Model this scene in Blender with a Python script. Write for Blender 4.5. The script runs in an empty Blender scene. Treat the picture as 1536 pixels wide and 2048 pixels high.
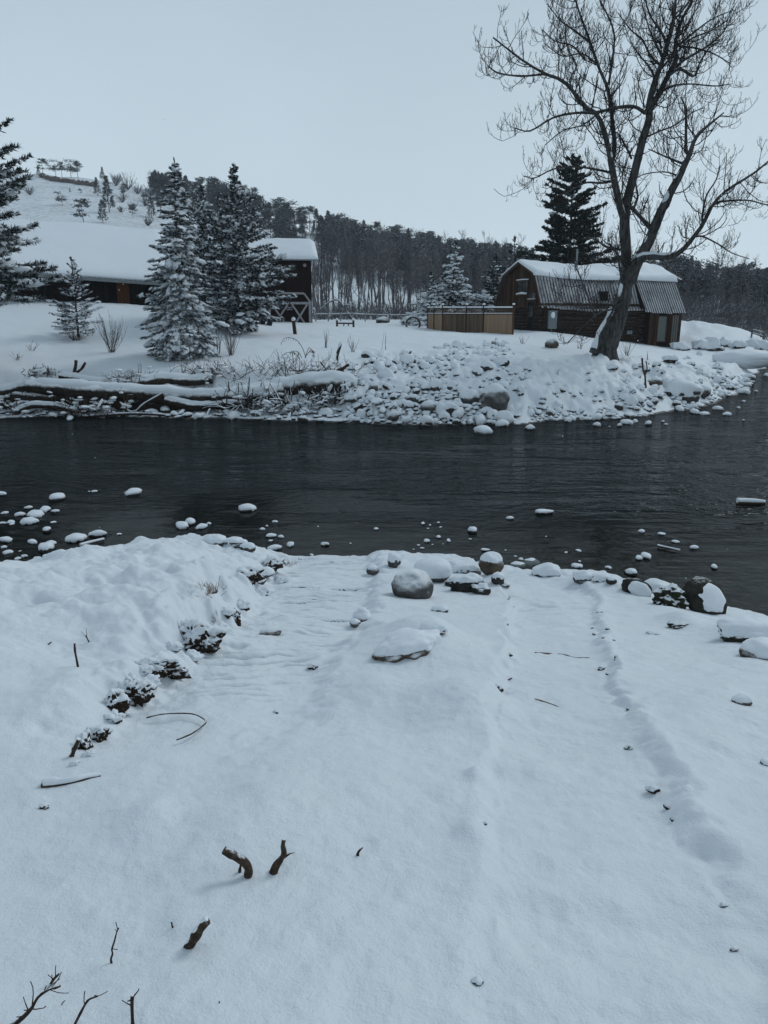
import bpy, math, random
import numpy as np
from mathutils import Vector, Matrix

# ------------------------------------------------------------------ camera, sky, sun, exposure
SC = bpy.context.scene
COL = SC.collection
HAZE = 0.0005
CAMZ = 3.9
PITCH = math.radians(14.9)
F = 1500.0                      # focal length in photograph pixels (1536 x 2048)
cam_d = bpy.data.cameras.new("camera")
cam_d.sensor_fit = 'HORIZONTAL'; cam_d.sensor_width = 36.0
cam_d.lens = F / 1536.0 * 36.0
cam_d.clip_start = 0.05; cam_d.clip_end = 5000
cam = bpy.data.objects.new("camera", cam_d)
cam.location = (0, 0, CAMZ)
cam.rotation_euler = (math.radians(90) - PITCH, 0, 0)
COL.objects.link(cam)
SC.camera = cam

world = bpy.data.worlds.new("World"); SC.world = world; world.use_nodes = True
wn, wl = world.node_tree.nodes, world.node_tree.links
wn.clear()
wout = wn.new('ShaderNodeOutputWorld'); bg = wn.new('ShaderNodeBackground')
sky = wn.new('ShaderNodeTexSky'); sky.sky_type = 'NISHITA'; sky.sun_disc = False
SUN_EL, SUN_AZ = math.radians(44), math.radians(52)
sky.sun_elevation = SUN_EL; sky.sun_rotation = SUN_AZ
sky.air_density = 1.0; sky.dust_density = 3.0
tc = wn.new('ShaderNodeTexCoord'); sep = wn.new('ShaderNodeSeparateXYZ')
ramp = wn.new('ShaderNodeValToRGB')          # overcast cloud layer: a little brighter low down
ramp.color_ramp.elements[0].position = 0.0;  ramp.color_ramp.elements[0].color = (8.9, 10.75, 12.0, 1)
ramp.color_ramp.elements[1].position = 0.65; ramp.color_ramp.elements[1].color = (3.4, 4.5, 5.4, 1)
wl.new(tc.outputs['Generated'], sep.inputs[0]); wl.new(sep.outputs['Z'], ramp.inputs[0])
cn = wn.new('ShaderNodeTexNoise'); cn.inputs['Scale'].default_value = 2.2; cn.inputs['Detail'].default_value = 3
wl.new(tc.outputs['Generated'], cn.inputs['Vector'])
cm = wn.new('ShaderNodeMapRange'); cm.inputs['To Min'].default_value = 0.955; cm.inputs['To Max'].default_value = 1.045
cm.inputs['From Min'].default_value = 0.3; cm.inputs['From Max'].default_value = 0.7
wl.new(cn.outputs['Fac'], cm.inputs['Value'])
cv = wn.new('ShaderNodeVectorMath'); cv.operation = 'SCALE'
wl.new(ramp.outputs['Color'], cv.inputs[0]); wl.new(cm.outputs[0], cv.inputs['Scale'])
mx = wn.new('ShaderNodeMix'); mx.data_type = 'RGBA'; mx.inputs['Factor'].default_value = 0.94
wl.new(sky.outputs['Color'], mx.inputs['A']); wl.new(cv.outputs[0], mx.inputs['B'])
wl.new(mx.outputs['Result'], bg.inputs['Color'])
bg.inputs['Strength'].default_value = 0.078
wl.new(bg.outputs[0], wout.inputs['Surface'])

sun_d = bpy.data.lights.new("sun", 'SUN'); sun_d.energy = 0.9; sun_d.angle = math.radians(20)
sun_d.color = (0.90, 0.96, 1.0)
sun = bpy.data.objects.new("sun", sun_d); COL.objects.link(sun)
sd = Vector((math.sin(SUN_AZ) * math.cos(SUN_EL), math.cos(SUN_AZ) * math.cos(SUN_EL), math.sin(SUN_EL)))
sun.rotation_euler = sd.to_track_quat('Z', 'Y').to_euler(); sun.location = (0, 0, 60)

SC.view_settings.view_transform = 'Standard'; SC.view_settings.look = 'None'
SC.view_settings.gamma = 1; SC.view_settings.use_curve_mapping = False
SC.view_settings.exposure = 0.07
SC.render.engine = 'CYCLES'
SC.cycles.max_bounces = 5; SC.cycles.diffuse_bounces = 3; SC.cycles.glossy_bounces = 2
SC.cycles.transmission_bounces = 3; SC.cycles.transparent_max_bounces = 6; SC.cycles.volume_bounces = 0

# ------------------------------------------------------------------ photograph geometry helpers
CAM = np.array([0, 0, CAMZ])
def ray(px, py):
    dx = (px - 768) / F; dy = (1024 - py) / F
    return np.array([dx, math.cos(PITCH) + dy * math.sin(PITCH), -math.sin(PITCH) + dy * math.cos(PITCH)])
def at(px, py, Y):
    d = ray(px, py); return CAM + d * (Y / d[1])
def atz(px, py, z):
    d = ray(px, py); return CAM + d * ((z - CAMZ) / d[2])
def depth(p):
    return p[1] * math.cos(PITCH) - (p[2] - CAMZ) * math.sin(PITCH)
def onplane(px, py, o, n):
    d = ray(px, py); return CAM + d * (np.dot(o - CAM, n) / np.dot(d, n))

# ------------------------------------------------------------------ numpy noise
_r = np.random.RandomState(7)
_T = _r.rand(65536).astype(np.float64)
def _h(ix, iy, iz=0):
    return _T[((ix * 73856093) ^ (iy * 19349663) ^ (iz * 83492791)) & 65535]
def vnoise(x, y, z=None):
    x = np.asarray(x, float); y = np.asarray(y, float)
    x0 = np.floor(x).astype(np.int64); y0 = np.floor(y).astype(np.int64)
    fx = x - x0; fy = y - y0
    fx = fx * fx * fx * (fx * (fx * 6 - 15) + 10); fy = fy * fy * fy * (fy * (fy * 6 - 15) + 10)
    def pl(k):
        a = _h(x0, y0, k); b = _h(x0 + 1, y0, k); c = _h(x0, y0 + 1, k); d = _h(x0 + 1, y0 + 1, k)
        return (a * (1 - fx) + b * fx) * (1 - fy) + (c * (1 - fx) + d * fx) * fy
    if z is None:
        return pl(0) * 2 - 1
    z = np.asarray(z, float); z0 = np.floor(z).astype(np.int64); fz = z - z0; fz = fz * fz * (3 - 2 * fz)
    return (pl(z0) * (1 - fz) + pl(z0 + 1) * fz) * 2 - 1
def fbm(x, y, o=4, s=0.5, z=None):
    r = 0; a = 1; t = 0
    for k in range(o):
        r = r + a * vnoise(x * 2.03 ** k + 17.3 * k, y * 2.03 ** k - 9.1 * k, None if z is None else z * 2.03 ** k + 5 * k)
        t += a; a *= s
    return r / t * 1.5
def sst(x, a=0.0, b=1.0):
    t = np.clip((x - a) / (b - a), 0, 1); return t * t * (3 - 2 * t)

# ------------------------------------------------------------------ the terrain's height
SF = np.array([(-60, 27), (-30, 27.5), (-19, 28.2), (-14.5, 28.4), (-11.1, 29.0), (-6.9, 28.2), (-3.9, 27.9), (-1.2, 27.0), (2.3, 26.6),
               (5.2, 27.4), (7.7, 28.0), (10.4, 29.2), (13.4, 31.9), (17.4, 37.2), (20.4, 42.6), (25.6, 52), (34, 66), (60, 90)])
SN = np.array([(-60, 6), (-20, 8), (-9, 10.4), (-6.5, 10.7), (-5.4, 10.8), (-4.5, 11.6), (-3.7, 12.2), (-3.2, 12.7), (-2.1, 12.2), (-1.6, 11.9),
               (-.5, 11.8), (.6, 11.5), (2.5, 11.1), (3.3, 10.9), (4.2, 10.0), (4.8, 9.3), (5.6, 8.9), (8, 8), (20, 5), (60, 0)])
def yfar(x): return np.interp(x, SF[:, 0], SF[:, 1]) + .35 * vnoise(x * .8, x * 0 + 3) + .12 * vnoise(x * 3.1, x * 0 + 9)
def ynear(x): return np.interp(x, SN[:, 0], SN[:, 1]) + .08 * vnoise(x * 2.3, x * 0 + 5)

CTRL = [(-300, 588, 45), (30, 597, 47), (300, 610, 49), (480, 640, 54), (625, 647, 58), (690, 650, 58), (855, 659, 56), (1025, 671, 50), (1085, 663, 54),
        (1345, 692, 58), (1205, 712, 36), (370, 714, 34), (150, 675, 38), (590, 670, 45), (20, 680, 36), (1400, 671, 62), (1536, 671, 66),
        (700, 698, 37), (600, 738, 31.5), (100, 745, 31.2), (370, 745, 30.8), (600, 748, 30.2), (900, 800, 28.8), (900, 760, 30.8), (900, 720, 34),
        (900, 690, 38), (1050, 790, 29), (1050, 740, 32.5), (1250, 790, 30.5), (1250, 750, 33.5), (1400, 760, 36), (1480, 737, 46),
        (760, 640, 78), (1000, 640, 80), (1536, 660, 82), (400, 640, 72), (-200, 620, 75), (1800, 668, 75), (1300, 712, 42), (1480, 700, 57),
        (-300, 750, 31), (1200, 805, 29.5), (1340, 790, 32), (780, 740, 32), (780, 800, 28.7), (60, 640, 100), (768, 634, 100), (1500, 650, 100),
        (1120, 676, 48), (1450, 800, 34.5), (200, 640, 42), (500, 690, 37), (860, 668, 46), (1200, 690, 46)]
_cp = np.array([at(*c) for c in CTRL])
_sh = np.array([(x, y - .2, 0.02) for x, y in SF[4:-1]]); _sh = _sh[_sh[:, 0] > 1]
_cp = np.vstack([_cp, _sh])
def _ker(r): return np.sqrt(r * r + 9.0)
_D = np.hypot(_cp[:, None, 0] - _cp[None, :, 0], _cp[:, None, 1] - _cp[None, :, 1])
_n = len(_cp)
_A = np.zeros((_n + 3, _n + 3)); _A[:_n, :_n] = _ker(_D) + np.eye(_n) * -0.25
_A[:_n, _n] = 1; _A[:_n, _n + 1] = _cp[:, 0]; _A[:_n, _n + 2] = _cp[:, 1]; _A[_n:, :_n] = _A[:_n, _n:].T
_w = np.linalg.solve(_A, np.concatenate([_cp[:, 2], [0, 0, 0]]))
def rbf(x, y):
    xs = x.ravel(); ys = y.ravel(); out = np.empty(xs.size)
    for i in range(0, xs.size, 40000):
        a = xs[i:i + 40000]; b = ys[i:i + 40000]
        out[i:i + 40000] = _ker(np.hypot(a[:, None] - _cp[None, :, 0], b[:, None] - _cp[None, :, 1])) @ _w[:_n] + _w[_n] + _w[_n + 1] * a + _w[_n + 2] * b
    return out.reshape(x.shape)

SKYL = np.array([(-1400, 380), (-600, 330), (-100, 322), (0, 334), (78, 347), (112, 345), (156, 352), (187, 353), (221, 358), (260, 363), (312, 378), (351, 385), (430, 404),
                 (540, 436), (640, 468), (700, 482), (800, 503), (900, 522), (1000, 538), (1100, 552), (1250, 566), (1370, 566), (1430, 590), (1536, 612),
                 (1700, 618), (2600, 600)])
def ridge(t, Y):
    px = 768 + F * (t * (math.cos(PITCH) + 0.22 * math.sin(PITCH)))
    py = np.interp(px, SKYL[:, 0], SKYL[:, 1]); dy = (1024 - py) / F
    sl = (-math.sin(PITCH) + dy * math.cos(PITCH)) / (math.cos(PITCH) + dy * math.sin(PITCH))
    return CAMZ + sl * Y

def px_curve(pts, zf):
    P = []
    for px, py in pts:
        p = atz(px, py, 1.0)
        for _ in range(12):
            z = float(zf(np.array([p[0]]), np.array([p[1]]))[0]); p = atz(px, py, .5 * z + .5 * p[2])
        P.append(p)
    P = np.array(P); return P[np.argsort(P[:, 1])]
NZ = ([-12, -9, -4, -1, 0, .35, 1, 3, 5, 7, 9, 10.5, 13, 30], [-1.0, -.8, -.38, -.14, -.03, .10, .24, .66, 1.13, 1.6, 2.02, 2.28, 2.4, 2.6])
def near_base(x, y): return np.interp(ynear(x) - y, *NZ)
CB = px_curve([(60, 1600), (140, 1515), (190, 1482), (255, 1425), (300, 1385), (345, 1345), (410, 1300), (468, 1250), (530, 1185), (565, 1125)], near_base)
CR = px_curve([(742, 1140), (735, 1200), (705, 1270), (650, 1330), (600, 1390), (540, 1450), (420, 1530)], near_base)
CL = px_curve([(1032, 1215), (1022, 1300), (1004, 1380), (988, 1480), (985, 1600), (985, 1800), (975, 2060)], near_base)
CE = px_curve([(1188, 1200), (1202, 1300), (1218, 1390), (1262, 1500), (1310, 1590), (1375, 1700), (1440, 1800), (1490, 1900), (1550, 2050)], near_base)
DE = px_curve([(360, 1560), (500, 1502), (620, 1492), (760, 1488), (900, 1470), (985, 1440)], near_base)   # faint drift edge
DE = DE[np.argsort(DE[:, 0])]
MOUNDS = []      # (x, y, rx, ry, h)
for (px, py, w, hh) in [(840, 1310, 170, .20), (905, 1420, 150, .13), (760, 1400, 120, .07), (420, 1095, 70, .16), (330, 1150, 120, .06), (500, 1110, 50, .08), (150, 1180, 160, .08),
                        (1080, 1160, 110, .12), (1150, 1175, 60, .10), (1000, 1180, 70, .08), (1220, 1185, 70, .12), (870, 1175, 80, .06), (1500, 1290, 90, .16),
                        (1360, 1250, 60, .1), (640, 1320, 60, .05), (120, 1250, 160, .06), (240, 1290, 120, .07), (950, 1580, 40, .05), (1080, 1545, 70, .03),
                        (560, 1600, 260, .05), (420, 1300, 60, .12), (350, 1340, 60, .10), (250, 1390, 60, .12), (150, 1440, 120, .10), (935, 1690, 50, .04), (300, 1640, 90, .05)]:
    p = px_curve([(px, py)], near_base)[0]; r = w / F * depth(p) / 2
    MOUNDS.append((p[0], p[1], r * 1.1, r * 1.6, hh))

def T(x, y):
    x = np.asarray(x, float); y = np.asarray(y, float)
    yn = ynear(x); yf = yfar(x)
    # near bank
    s = yn - y
    zn = np.interp(s, *NZ)
    on = sst(s, -.05, .5)
    xb = np.interp(y, CB[:, 1], CB[:, 0]); xr = np.interp(y, CR[:, 1], CR[:, 0])
    xl = np.interp(y, CL[:, 1], CL[:, 0]); xe = np.interp(y, CE[:, 1], CE[:, 0])
    rag = .10 * fbm(x * 2.5, y * 2.5, 3) + .04 * fbm(x * 9, y * 9, 2)
    bank = sst(xb - x + rag, -.06, .30) * np.interp(y, [2.6, 3.6, 5, 8, 10.5, 12], [0, .16, .30, .28, .12, .10])
    zn = zn + on * bank * (1 + .25 * fbm(x * 1.7, y * 1.7, 2))
    lump = sst(xb - x, -.1, .3) * sst(y, 3.2, 5)
    zn += on * lump * (.09 * fbm(x * 1.3, y * 1.3, 4) + .07 * np.abs(fbm(x * 3.5, y * 3.5, 4)))
    edge = np.exp(-((xb - x) / .35) ** 2) * sst(y, 3.0, 3.8)
    zn += on * edge * .035 * fbm(x * 6, y * 6, 4)
    mid = sst(x - xr + rag, -.05, .2) * sst(xl - x + rag * .4, -.02, .07)
    zn += on * mid * np.interp(y, [1.5, 3, 4.5, 7, 10, 12], [.02, .04, .09, .11, .12, .16])
    rg2 = .018 * fbm(x * 14, y * 14, 2) + .05 * fbm(x * 3.4, y * 3.4, 2)
    trk = sst(x - xl + rag * .4 + rg2, 0, .05) * sst(xe - x - rg2, 0, .05)
    rt = sst(x - xe + rg2, -.02, np.interp(y, [1.5, 2.6, 4], [.26, .14, .07])) * np.interp(y, [1.2, 2.2, 4, 6, 9], [.10, .09, .07, .05, .05])
    zn += on * rt * (1 + .2 * fbm(x * 3, y * 3, 2))
    zn += np.exp(-((x - xl) / .09) ** 2) * on * .012 * (1 + fbm(x * 7, y * 5, 3))
    zn += np.exp(-((x - xe - .05) / .10) ** 2) * on * .02 * (1 + fbm(x * 7, y * 6, 2))
    # ripples pressed across the two tracks
    rp = sst(x - xb, .05, .3) * sst(xr - x + rag, -.1, .25) * sst(y, 3.4, 4.6) * on
    q = y * 1.0 - x * .22 + .10 * fbm(x * 2, y * 2, 3)
    q2 = q + .05 * vnoise(x * 4, y * 4)
    rip = -2.0 * (1 - np.abs(np.sin(q2 * math.pi / .13))) ** 2.6 + .22 * np.sin(q2 * 2 * math.pi / .37 + 1)
    zn += rp * (.036 * rip * np.clip(.6 + 1.3 * vnoise(x * 2.3, y * 5.5), 0, 1.6) + .012 * fbm(x * 4, y * 8, 4))
    zn -= trk * on * sst(y, 4.8, 6.5) * .03 * (1 - np.abs(np.sin(q2 * math.pi / .17))) ** 3 * np.clip(.1 + 1.4 * vnoise(x * 2.1 + 7, y * 4), 0, 1)
    zn += trk * on * sst(y, 5.2, 7) * .014 * np.sin(q * 2 * math.pi / .22) * (.5 + vnoise(x * 2, y * 2))
    zn += trk * on * .016 * fbm(x * 1.2, y * 5, 3)
    for (mx_, my_, rx, ry, hh) in MOUNDS:
        zn += on * hh * np.exp(-((x - mx_) / rx) ** 2 - ((y - my_) / ry) ** 2)
    de = np.interp(x, DE[:, 0], DE[:, 1])
    inde = sst(x, DE[0, 0], DE[0, 0] + .3) * sst(DE[-1, 0] - x, 0, .3)
    zn -= on * inde * .035 * sst(y - de + rag * .6, -.02, .09) * (1 - sst(y - de, .3, 1.2))
    zn += on * (.045 * fbm(x * .55, y * .55, 3) + .02 * fbm(x * 2.2, y * 2.2, 3) + .006 * fbm(x * 12, y * 12, 3))
    rough = sst(s, 2.4, .2) * on
    zn += rough * (.05 * np.abs(fbm(x * 2.6, y * 2.6, 3)) + .02 * fbm(x * 8, y * 8, 2)) * (1 - .85 * sst(x, -1.7, -1.4) * sst(-x, .2, .4))
    zn += on * sst(xb - x, 0, .5) * .0 
    # far bank
    g = np.gradient(SF[:, 1], SF[:, 0]); gx = np.interp(x, SF[:, 0], g)
    d = (y - yf) / np.sqrt(1 + gx * gx)
    lf = sst(-x, .2, 2.2)
    w = 1.0 + 1.1 * lf
    d0 = .15 + .75 * lf
    zi = rbf(x, np.minimum(y, 100)) 
    rise = sst(d, d0, d0 + w) 
    shelf = sst(d, -.1, .5) * .10
    zf = np.where(d > 0, shelf + rise * (np.maximum(zi, .15) - .1), np.interp(-d, [0, .6, 4, 9], [0, -.15, -.6, -.95]))
    dd = np.clip(d, 0, 50)
    rub = sst(x, -1.8, 0.2) * sst(7.5 - .35 * (x - 6) - dd, -1, 1.5) * sst(d, .1, 1) * sst(40 - x, 0, 10)
    zf += rub * (.22 * fbm(x * 1.1, y * .8, 3) + .17 * np.abs(fbm(x * 3, y * 2.6, 3)))
    zf += sst(d, .5, 3) * (.07 * fbm(x * .35, y * .3, 3) + .02 * fbm(x * 1.5, y * 1.5, 2)) * sst(90 - y, 0, 20)
    # eroded terrace edge on the right
    te = sst(x, 20, 24) * np.exp(-((dd - 9) / 5) ** 2)
    zf += te * .25 * fbm(x * .9, y * .6, 3)
    # hill
    t = x / np.maximum(y, 20); R = 262.0
    u = np.clip((y - 98) / (R - 98), 0, 1)
    Zr = ridge(t, R)
    hill = np.where(y <= R, (Zr - CAMZ + .6) * (u ** 1.12), 0) + (CAMZ - .6)
    back = Zr - (y - R) * .12
    hill = np.where(y > R, np.maximum(back, 0.5), hill)
    hn = (1.1 * fbm(x * .03, y * .03, 4) + .35 * fbm(x * .13, y * .13, 3)) * sst(y, 100, 150) * sst(x, 200, -20)
    ledge = sst(t, -.46, -.44) * sst(-t, .385, .40) * sst(y, 236, 238) * 2.6
    k = sst(y, 92, 112)
    zf = np.where(y > 92, zf * (1 - k) + (hill + hn * .6) * k, zf)
    ymid = .5 * (yn + yf)
    return np.where(y < ymid, zn, zf)

_marchY = np.concatenate([np.linspace(1.0, 14, 110), np.linspace(14.2, 70, 170), np.linspace(71, 420, 130)])
def gp(px, py, ymin=0.0, ymax=1e9):
    d = ray(px, py); k = _marchY / d[1]
    X = CAM[0] + d[0] * k; Z = CAM[2] + d[2] * k
    h = T(X, _marchY)
    ok = (Z <= h) & (_marchY >= ymin)
    i = int(np.argmax(ok)) if ok.any() else len(k) - 1
    Yf = np.linspace(_marchY[max(i - 1, 0)], _marchY[i], 14); kf = Yf / d[1]; Xf = d[0] * kf; Zf = CAMZ + d[2] * kf; hf = T(Xf, Yf); of = Zf <= hf
    j = int(np.argmax(of)) if of.any() else 13
    return np.array([Xf[j], Yf[j], hf[j]])
def gz(x, y): return float(T(np.array([x]), np.array([y]))[0])
# ------------------------------------------------------------------ mesh helpers
class MB:
    def __init__(s): s.v = []; s.f = []; s.m = []; s.n = 0
    def add(s, v, f, mi=0):
        v = np.asarray(v, float).reshape(-1, 3); f = np.asarray(f, np.int64)
        s.v.append(v); s.f.append(f + s.n); s.m.append(np.full(len(f), mi, np.int32)); s.n += len(v); return s
    def box(s, a, b, mi=0, R=None, o=None):
        x0, y0, z0 = a; x1, y1, z1 = b
        v = np.array([(x0, y0, z0), (x1, y0, z0), (x1, y1, z0), (x0, y1, z0), (x0, y0, z1), (x1, y0, z1), (x1, y1, z1), (x0, y1, z1)], float)
        if R is not None: v = v @ np.asarray(R).T
        if o is not None: v = v + np.asarray(o)
        return s.add(v, [(0, 3, 2, 1), (4, 5, 6, 7), (0, 1, 5, 4), (1, 2, 6, 5), (2, 3, 7, 6), (3, 0, 4, 7)], mi)
    def tube(s, P, R, seg=8, mi=0, cap=True, noise=0, sd=0):
        P = np.asarray(P, float)[None]; R = np.asarray(R, float)[None]
        v, f = tubes(P, R, seg)
        if noise:
            c = np.repeat(P[0], seg, 0); q = v - c
            v = c + q * (1 + noise * fbm(v[:, 0] * 3 + sd, v[:, 1] * 3, 3, z=v[:, 2] * 3))[:, None]
        s.add(v, f, mi)
        if cap:
            k = P.shape[1]
            for ring, ctr, fl in ((0, P[0, 0], 1), (k - 1, P[0, -1], 0)):
                vv = np.vstack([v[ring * seg:(ring + 1) * seg], ctr])
                fs = [((i + 1) % seg, i, seg) if fl else (i, (i + 1) % seg, seg) for i in range(seg)]
                s.add(vv, fs, mi)
        return s
    def build(s, name, mats, parent=None, smooth=False, kind=None):
        me = bpy.data.meshes.new(name)
        v = np.vstack(s.v)
        sizes = np.concatenate([np.full(len(f), f.shape[1], np.int64) for f in s.f])
        loops = np.concatenate([f.ravel() for f in s.f]).astype(np.int32)
        mi = np.concatenate(s.m)
        me.vertices.add(len(v)); me.vertices.foreach_set('co', v.astype(np.float32).ravel())
        me.loops.add(len(loops)); me.loops.foreach_set('vertex_index', loops)
        me.polygons.add(len(sizes))
        st = np.concatenate([[0], np.cumsum(sizes)[:-1]]).astype(np.int32)
        me.polygons.foreach_set('loop_start', st)
        me.polygons.foreach_set('material_index', mi)
        me.polygons.foreach_set('use_smooth', np.full(len(sizes), bool(smooth)))
        me.update(calc_edges=True); me.validate()
        for m in (mats if isinstance(mats, (list, tuple)) else [mats]): me.materials.append(m)
        return link(name, me, parent, kind)
def link(name, me, parent=None, kind=None, loc=None):
    o = bpy.data.objects.new(name, me); COL.objects.link(o)
    if parent is not None: o.parent = parent
    if kind: o['kind'] = kind
    if loc is not None: o.location = loc
    return o
def tag(o, label=None, cat=None, group=None, kind=None):
    if label: o['label'] = label
    if cat: o['category'] = cat
    if group: o['group'] = group
    if kind: o['kind'] = kind
    return o
def thing(name, label, cat, loc=(0, 0, 0), rz=0, group=None):
    o = bpy.data.objects.new(name, None); COL.objects.link(o); o.empty_display_size = .2
    o.location = loc; o.rotation_euler = (0, 0, rz)
    return tag(o, label, cat, group)
def dup(root, loc, rz=0, sc=1.0, label=None, group=None):
    r = root.copy(); COL.objects.link(r); r.location = loc; r.rotation_euler = (0, 0, rz)
    r.scale = sc if hasattr(sc, '__len__') else (sc, sc, sc)
    if label: r['label'] = label
    if group: r['group'] = group
    for ch in root.children:
        c = ch.copy(); COL.objects.link(c); c.parent = r
        for g in ch.children:
            e = g.copy(); COL.objects.link(e); e.parent = c
    return r

def nrm(a): return a / np.maximum(np.linalg.norm(a, axis=-1, keepdims=True), 1e-9)
def tubes(P, R, seg=3):
    """P (N,K,3) polylines, R (N,K) radii -> verts, quads"""
    N, K, _ = P.shape
    Tn = np.empty_like(P); Tn[:, 1:-1] = P[:, 2:] - P[:, :-2]; Tn[:, 0] = P[:, 1] - P[:, 0]; Tn[:, -1] = P[:, -1] - P[:, -2]
    Tn = nrm(Tn)
    main = nrm(P[:, -1] - P[:, 0])
    ref = np.where(np.abs(main[:, 2:3]) > .8, np.array([[1., 0, 0]]), np.array([[0, 0, 1.]]))[:, None, :]
    A = nrm(np.cross(Tn, np.broadcast_to(ref, Tn.shape))); B = np.cross(Tn, A)
    th = np.arange(seg) * 2 * math.pi / seg
    V = P[:, :, None] + R[:, :, None, None] * (A[:, :, None] * np.cos(th)[None, None, :, None] + B[:, :, None] * np.sin(th)[None, None, :, None])
    V = V.reshape(-1, 3)
    n = np.arange(N)[:, None, None] * (K * seg); k = np.arange(K - 1)[None, :, None] * seg
    j = np.arange(seg)[None, None]; j2 = (j + 1) % seg
    f = np.stack([n + k + j2, n + k + j, n + k + seg + j, n + k + seg + j2], -1).reshape(-1, 4)
    return V, f
def spline(pts, n=24):
    p = np.asarray(pts, float); m = len(p)
    if m == 2: return p[0] + (p[1] - p[0]) * np.linspace(0, 1, n)[:, None]
    e = np.vstack([2 * p[0] - p[1], p, 2 * p[-1] - p[-2]]); out = []
    for t in np.linspace(0, m - 1 - 1e-6, n):
        i = int(t); u = t - i; a, b, c, d = e[i:i + 4]
        out.append(.5 * (2 * b + (c - a) * u + (2 * a - 5 * b + 4 * c - d) * u * u + (3 * b - a - 3 * c + d) * u ** 3))
    return np.array(out)
def grow(P, R, m, L, ang, up, rg, K=6, tmin=.2, tmax=1., rr=.5, wob=.12, lfall=.5, rmin=.004, bias=None):
    """m children per parent polyline"""
    N, KP, _ = P.shape
    par = np.repeat(np.arange(N), m); t = rg.uniform(tmin, tmax, N * m) * (KP - 1.001)
    i = t.astype(int); u = (t - i)[:, None]
    p0 = P[par, i] * (1 - u) + P[par, i + 1] * u
    tg = nrm(P[par, i + 1] - P[par, i])
    rad = R[par, i] * (1 - u[:, 0]) + R[par, i + 1] * u[:, 0]
    q = nrm(np.cross(tg, rg.normal(size=(N * m, 3))))
    if bias is not None: q = nrm(q + np.asarray(bias))
    a = np.radians(rg.uniform(ang[0], ang[1], N * m))[:, None]
    d = nrm(np.cos(a) * tg + np.sin(a) * q)
    ll = rg.uniform(L[0], L[1], N * m) * (1 - lfall * t / (KP - 1))
    st = (ll / (K - 1))[:, None]
    C = np.empty((N * m, K, 3)); C[:, 0] = p0
    for k in range(1, K):
        d = nrm(d + np.array([0, 0, 1.]) * up * (k / K) + rg.normal(size=d.shape) * wob)
        C[:, k] = C[:, k - 1] + d * st
    r0 = np.minimum(rad * rr, rad)
    RR = np.maximum(r0[:, None] * np.linspace(1, .35, K)[None], rmin)
    return C, RR
_SP = np.array([(0, 0, 0), (.35, 0, .3), (0, .35, .3), (-.35, 0, .3), (0, -.35, .3), (0, 0, 1.)])
_SF = np.array([(0, 2, 1), (0, 3, 2), (0, 4, 3), (0, 1, 4), (5, 1, 2), (5, 2, 3), (5, 3, 4), (5, 4, 1)])
_TF = np.array([(0, 1, 2), (0, 2, 3), (0, 3, 1), (1, 3, 2)])
_TV = np.array([(0, 0, 0), (.4, 0, .35), (-.2, .35, .35), (-.05, -.1, 1.)])
def inst(tv, tf, pos, D, ln, wd, rg, flat=None):
    """copies of a template whose axis is z, aimed along D"""
    N = len(pos); D = nrm(D); h = nrm(rg.normal(size=(N, 3)))
    A = nrm(np.cross(D, h)); B = np.cross(D, A)
    if flat is not None:
        A = nrm(np.cross(D, np.array([0, 0, 1.]) + 1e-4 * h)); B = np.cross(A, D)
    ln = np.broadcast_to(ln, N); wd = np.broadcast_to(wd, N); w2 = wd if flat is None else wd * flat
    V = pos[:, None] + (tv[None, :, 0:1] * (A * wd[:, None])[:, None] + tv[None, :, 1:2] * (B * w2[:, None])[:, None] + tv[None, :, 2:3] * (D * ln[:, None])[:, None])
    f = tf[None] + (np.arange(N) * len(tv))[:, None, None]
    return V.reshape(-1, 3), f.reshape(-1, tf.shape[1])
def ico(sub):
    t = (1 + 5 ** .5) / 2
    v = [(-1, t, 0), (1, t, 0), (-1, -t, 0), (1, -t, 0), (0, -1, t), (0, 1, t), (0, -1, -t), (0, 1, -t), (t, 0, -1), (t, 0, 1), (-t, 0, -1), (-t, 0, 1)]
    v = [tuple(np.array(a) / np.linalg.norm(a)) for a in v]
    f = [(0, 11, 5), (0, 5, 1), (0, 1, 7), (0, 7, 10), (0, 10, 11), (1, 5, 9), (5, 11, 4), (11, 10, 2), (10, 7, 6), (7, 1, 8), (3, 9, 4), (3, 4, 2), (3, 2, 6), (3, 6, 8), (3, 8, 9), (4, 9, 5), (2, 4, 11), (6, 2, 10), (8, 6, 7), (9, 8, 1)]
    for _ in range(sub):
        c = {}; g = []
        def md(a, b):
            k = (min(a, b), max(a, b))
            if k not in c:
                p = np.array(v[a]) + np.array(v[b]); v.append(tuple(p / np.linalg.norm(p))); c[k] = len(v) - 1
            return c[k]
        for a, b, d in f:
            x, y, z = md(a, b), md(b, d), md(d, a); g += [(a, x, z), (b, y, x), (d, z, y), (x, y, z)]
        f = g
    return np.array(v), np.array(f)
ICO = [ico(i) for i in range(5)]
def rock_v(sub, sd, amp=.25, fr=1.1, ax=(1, 1, 1)):
    v, f = ICO[sub]
    n = fbm(v[:, 0] * fr + sd * 3.1, v[:, 1] * fr, 3, z=v[:, 2] * fr + sd)
    n2 = fbm(v[:, 0] * 4 + sd, v[:, 1] * 4, 2, z=v[:, 2] * 4)
    return v * (1 + amp * n + amp * .18 * n2)[:, None] * np.array(ax), f
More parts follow.
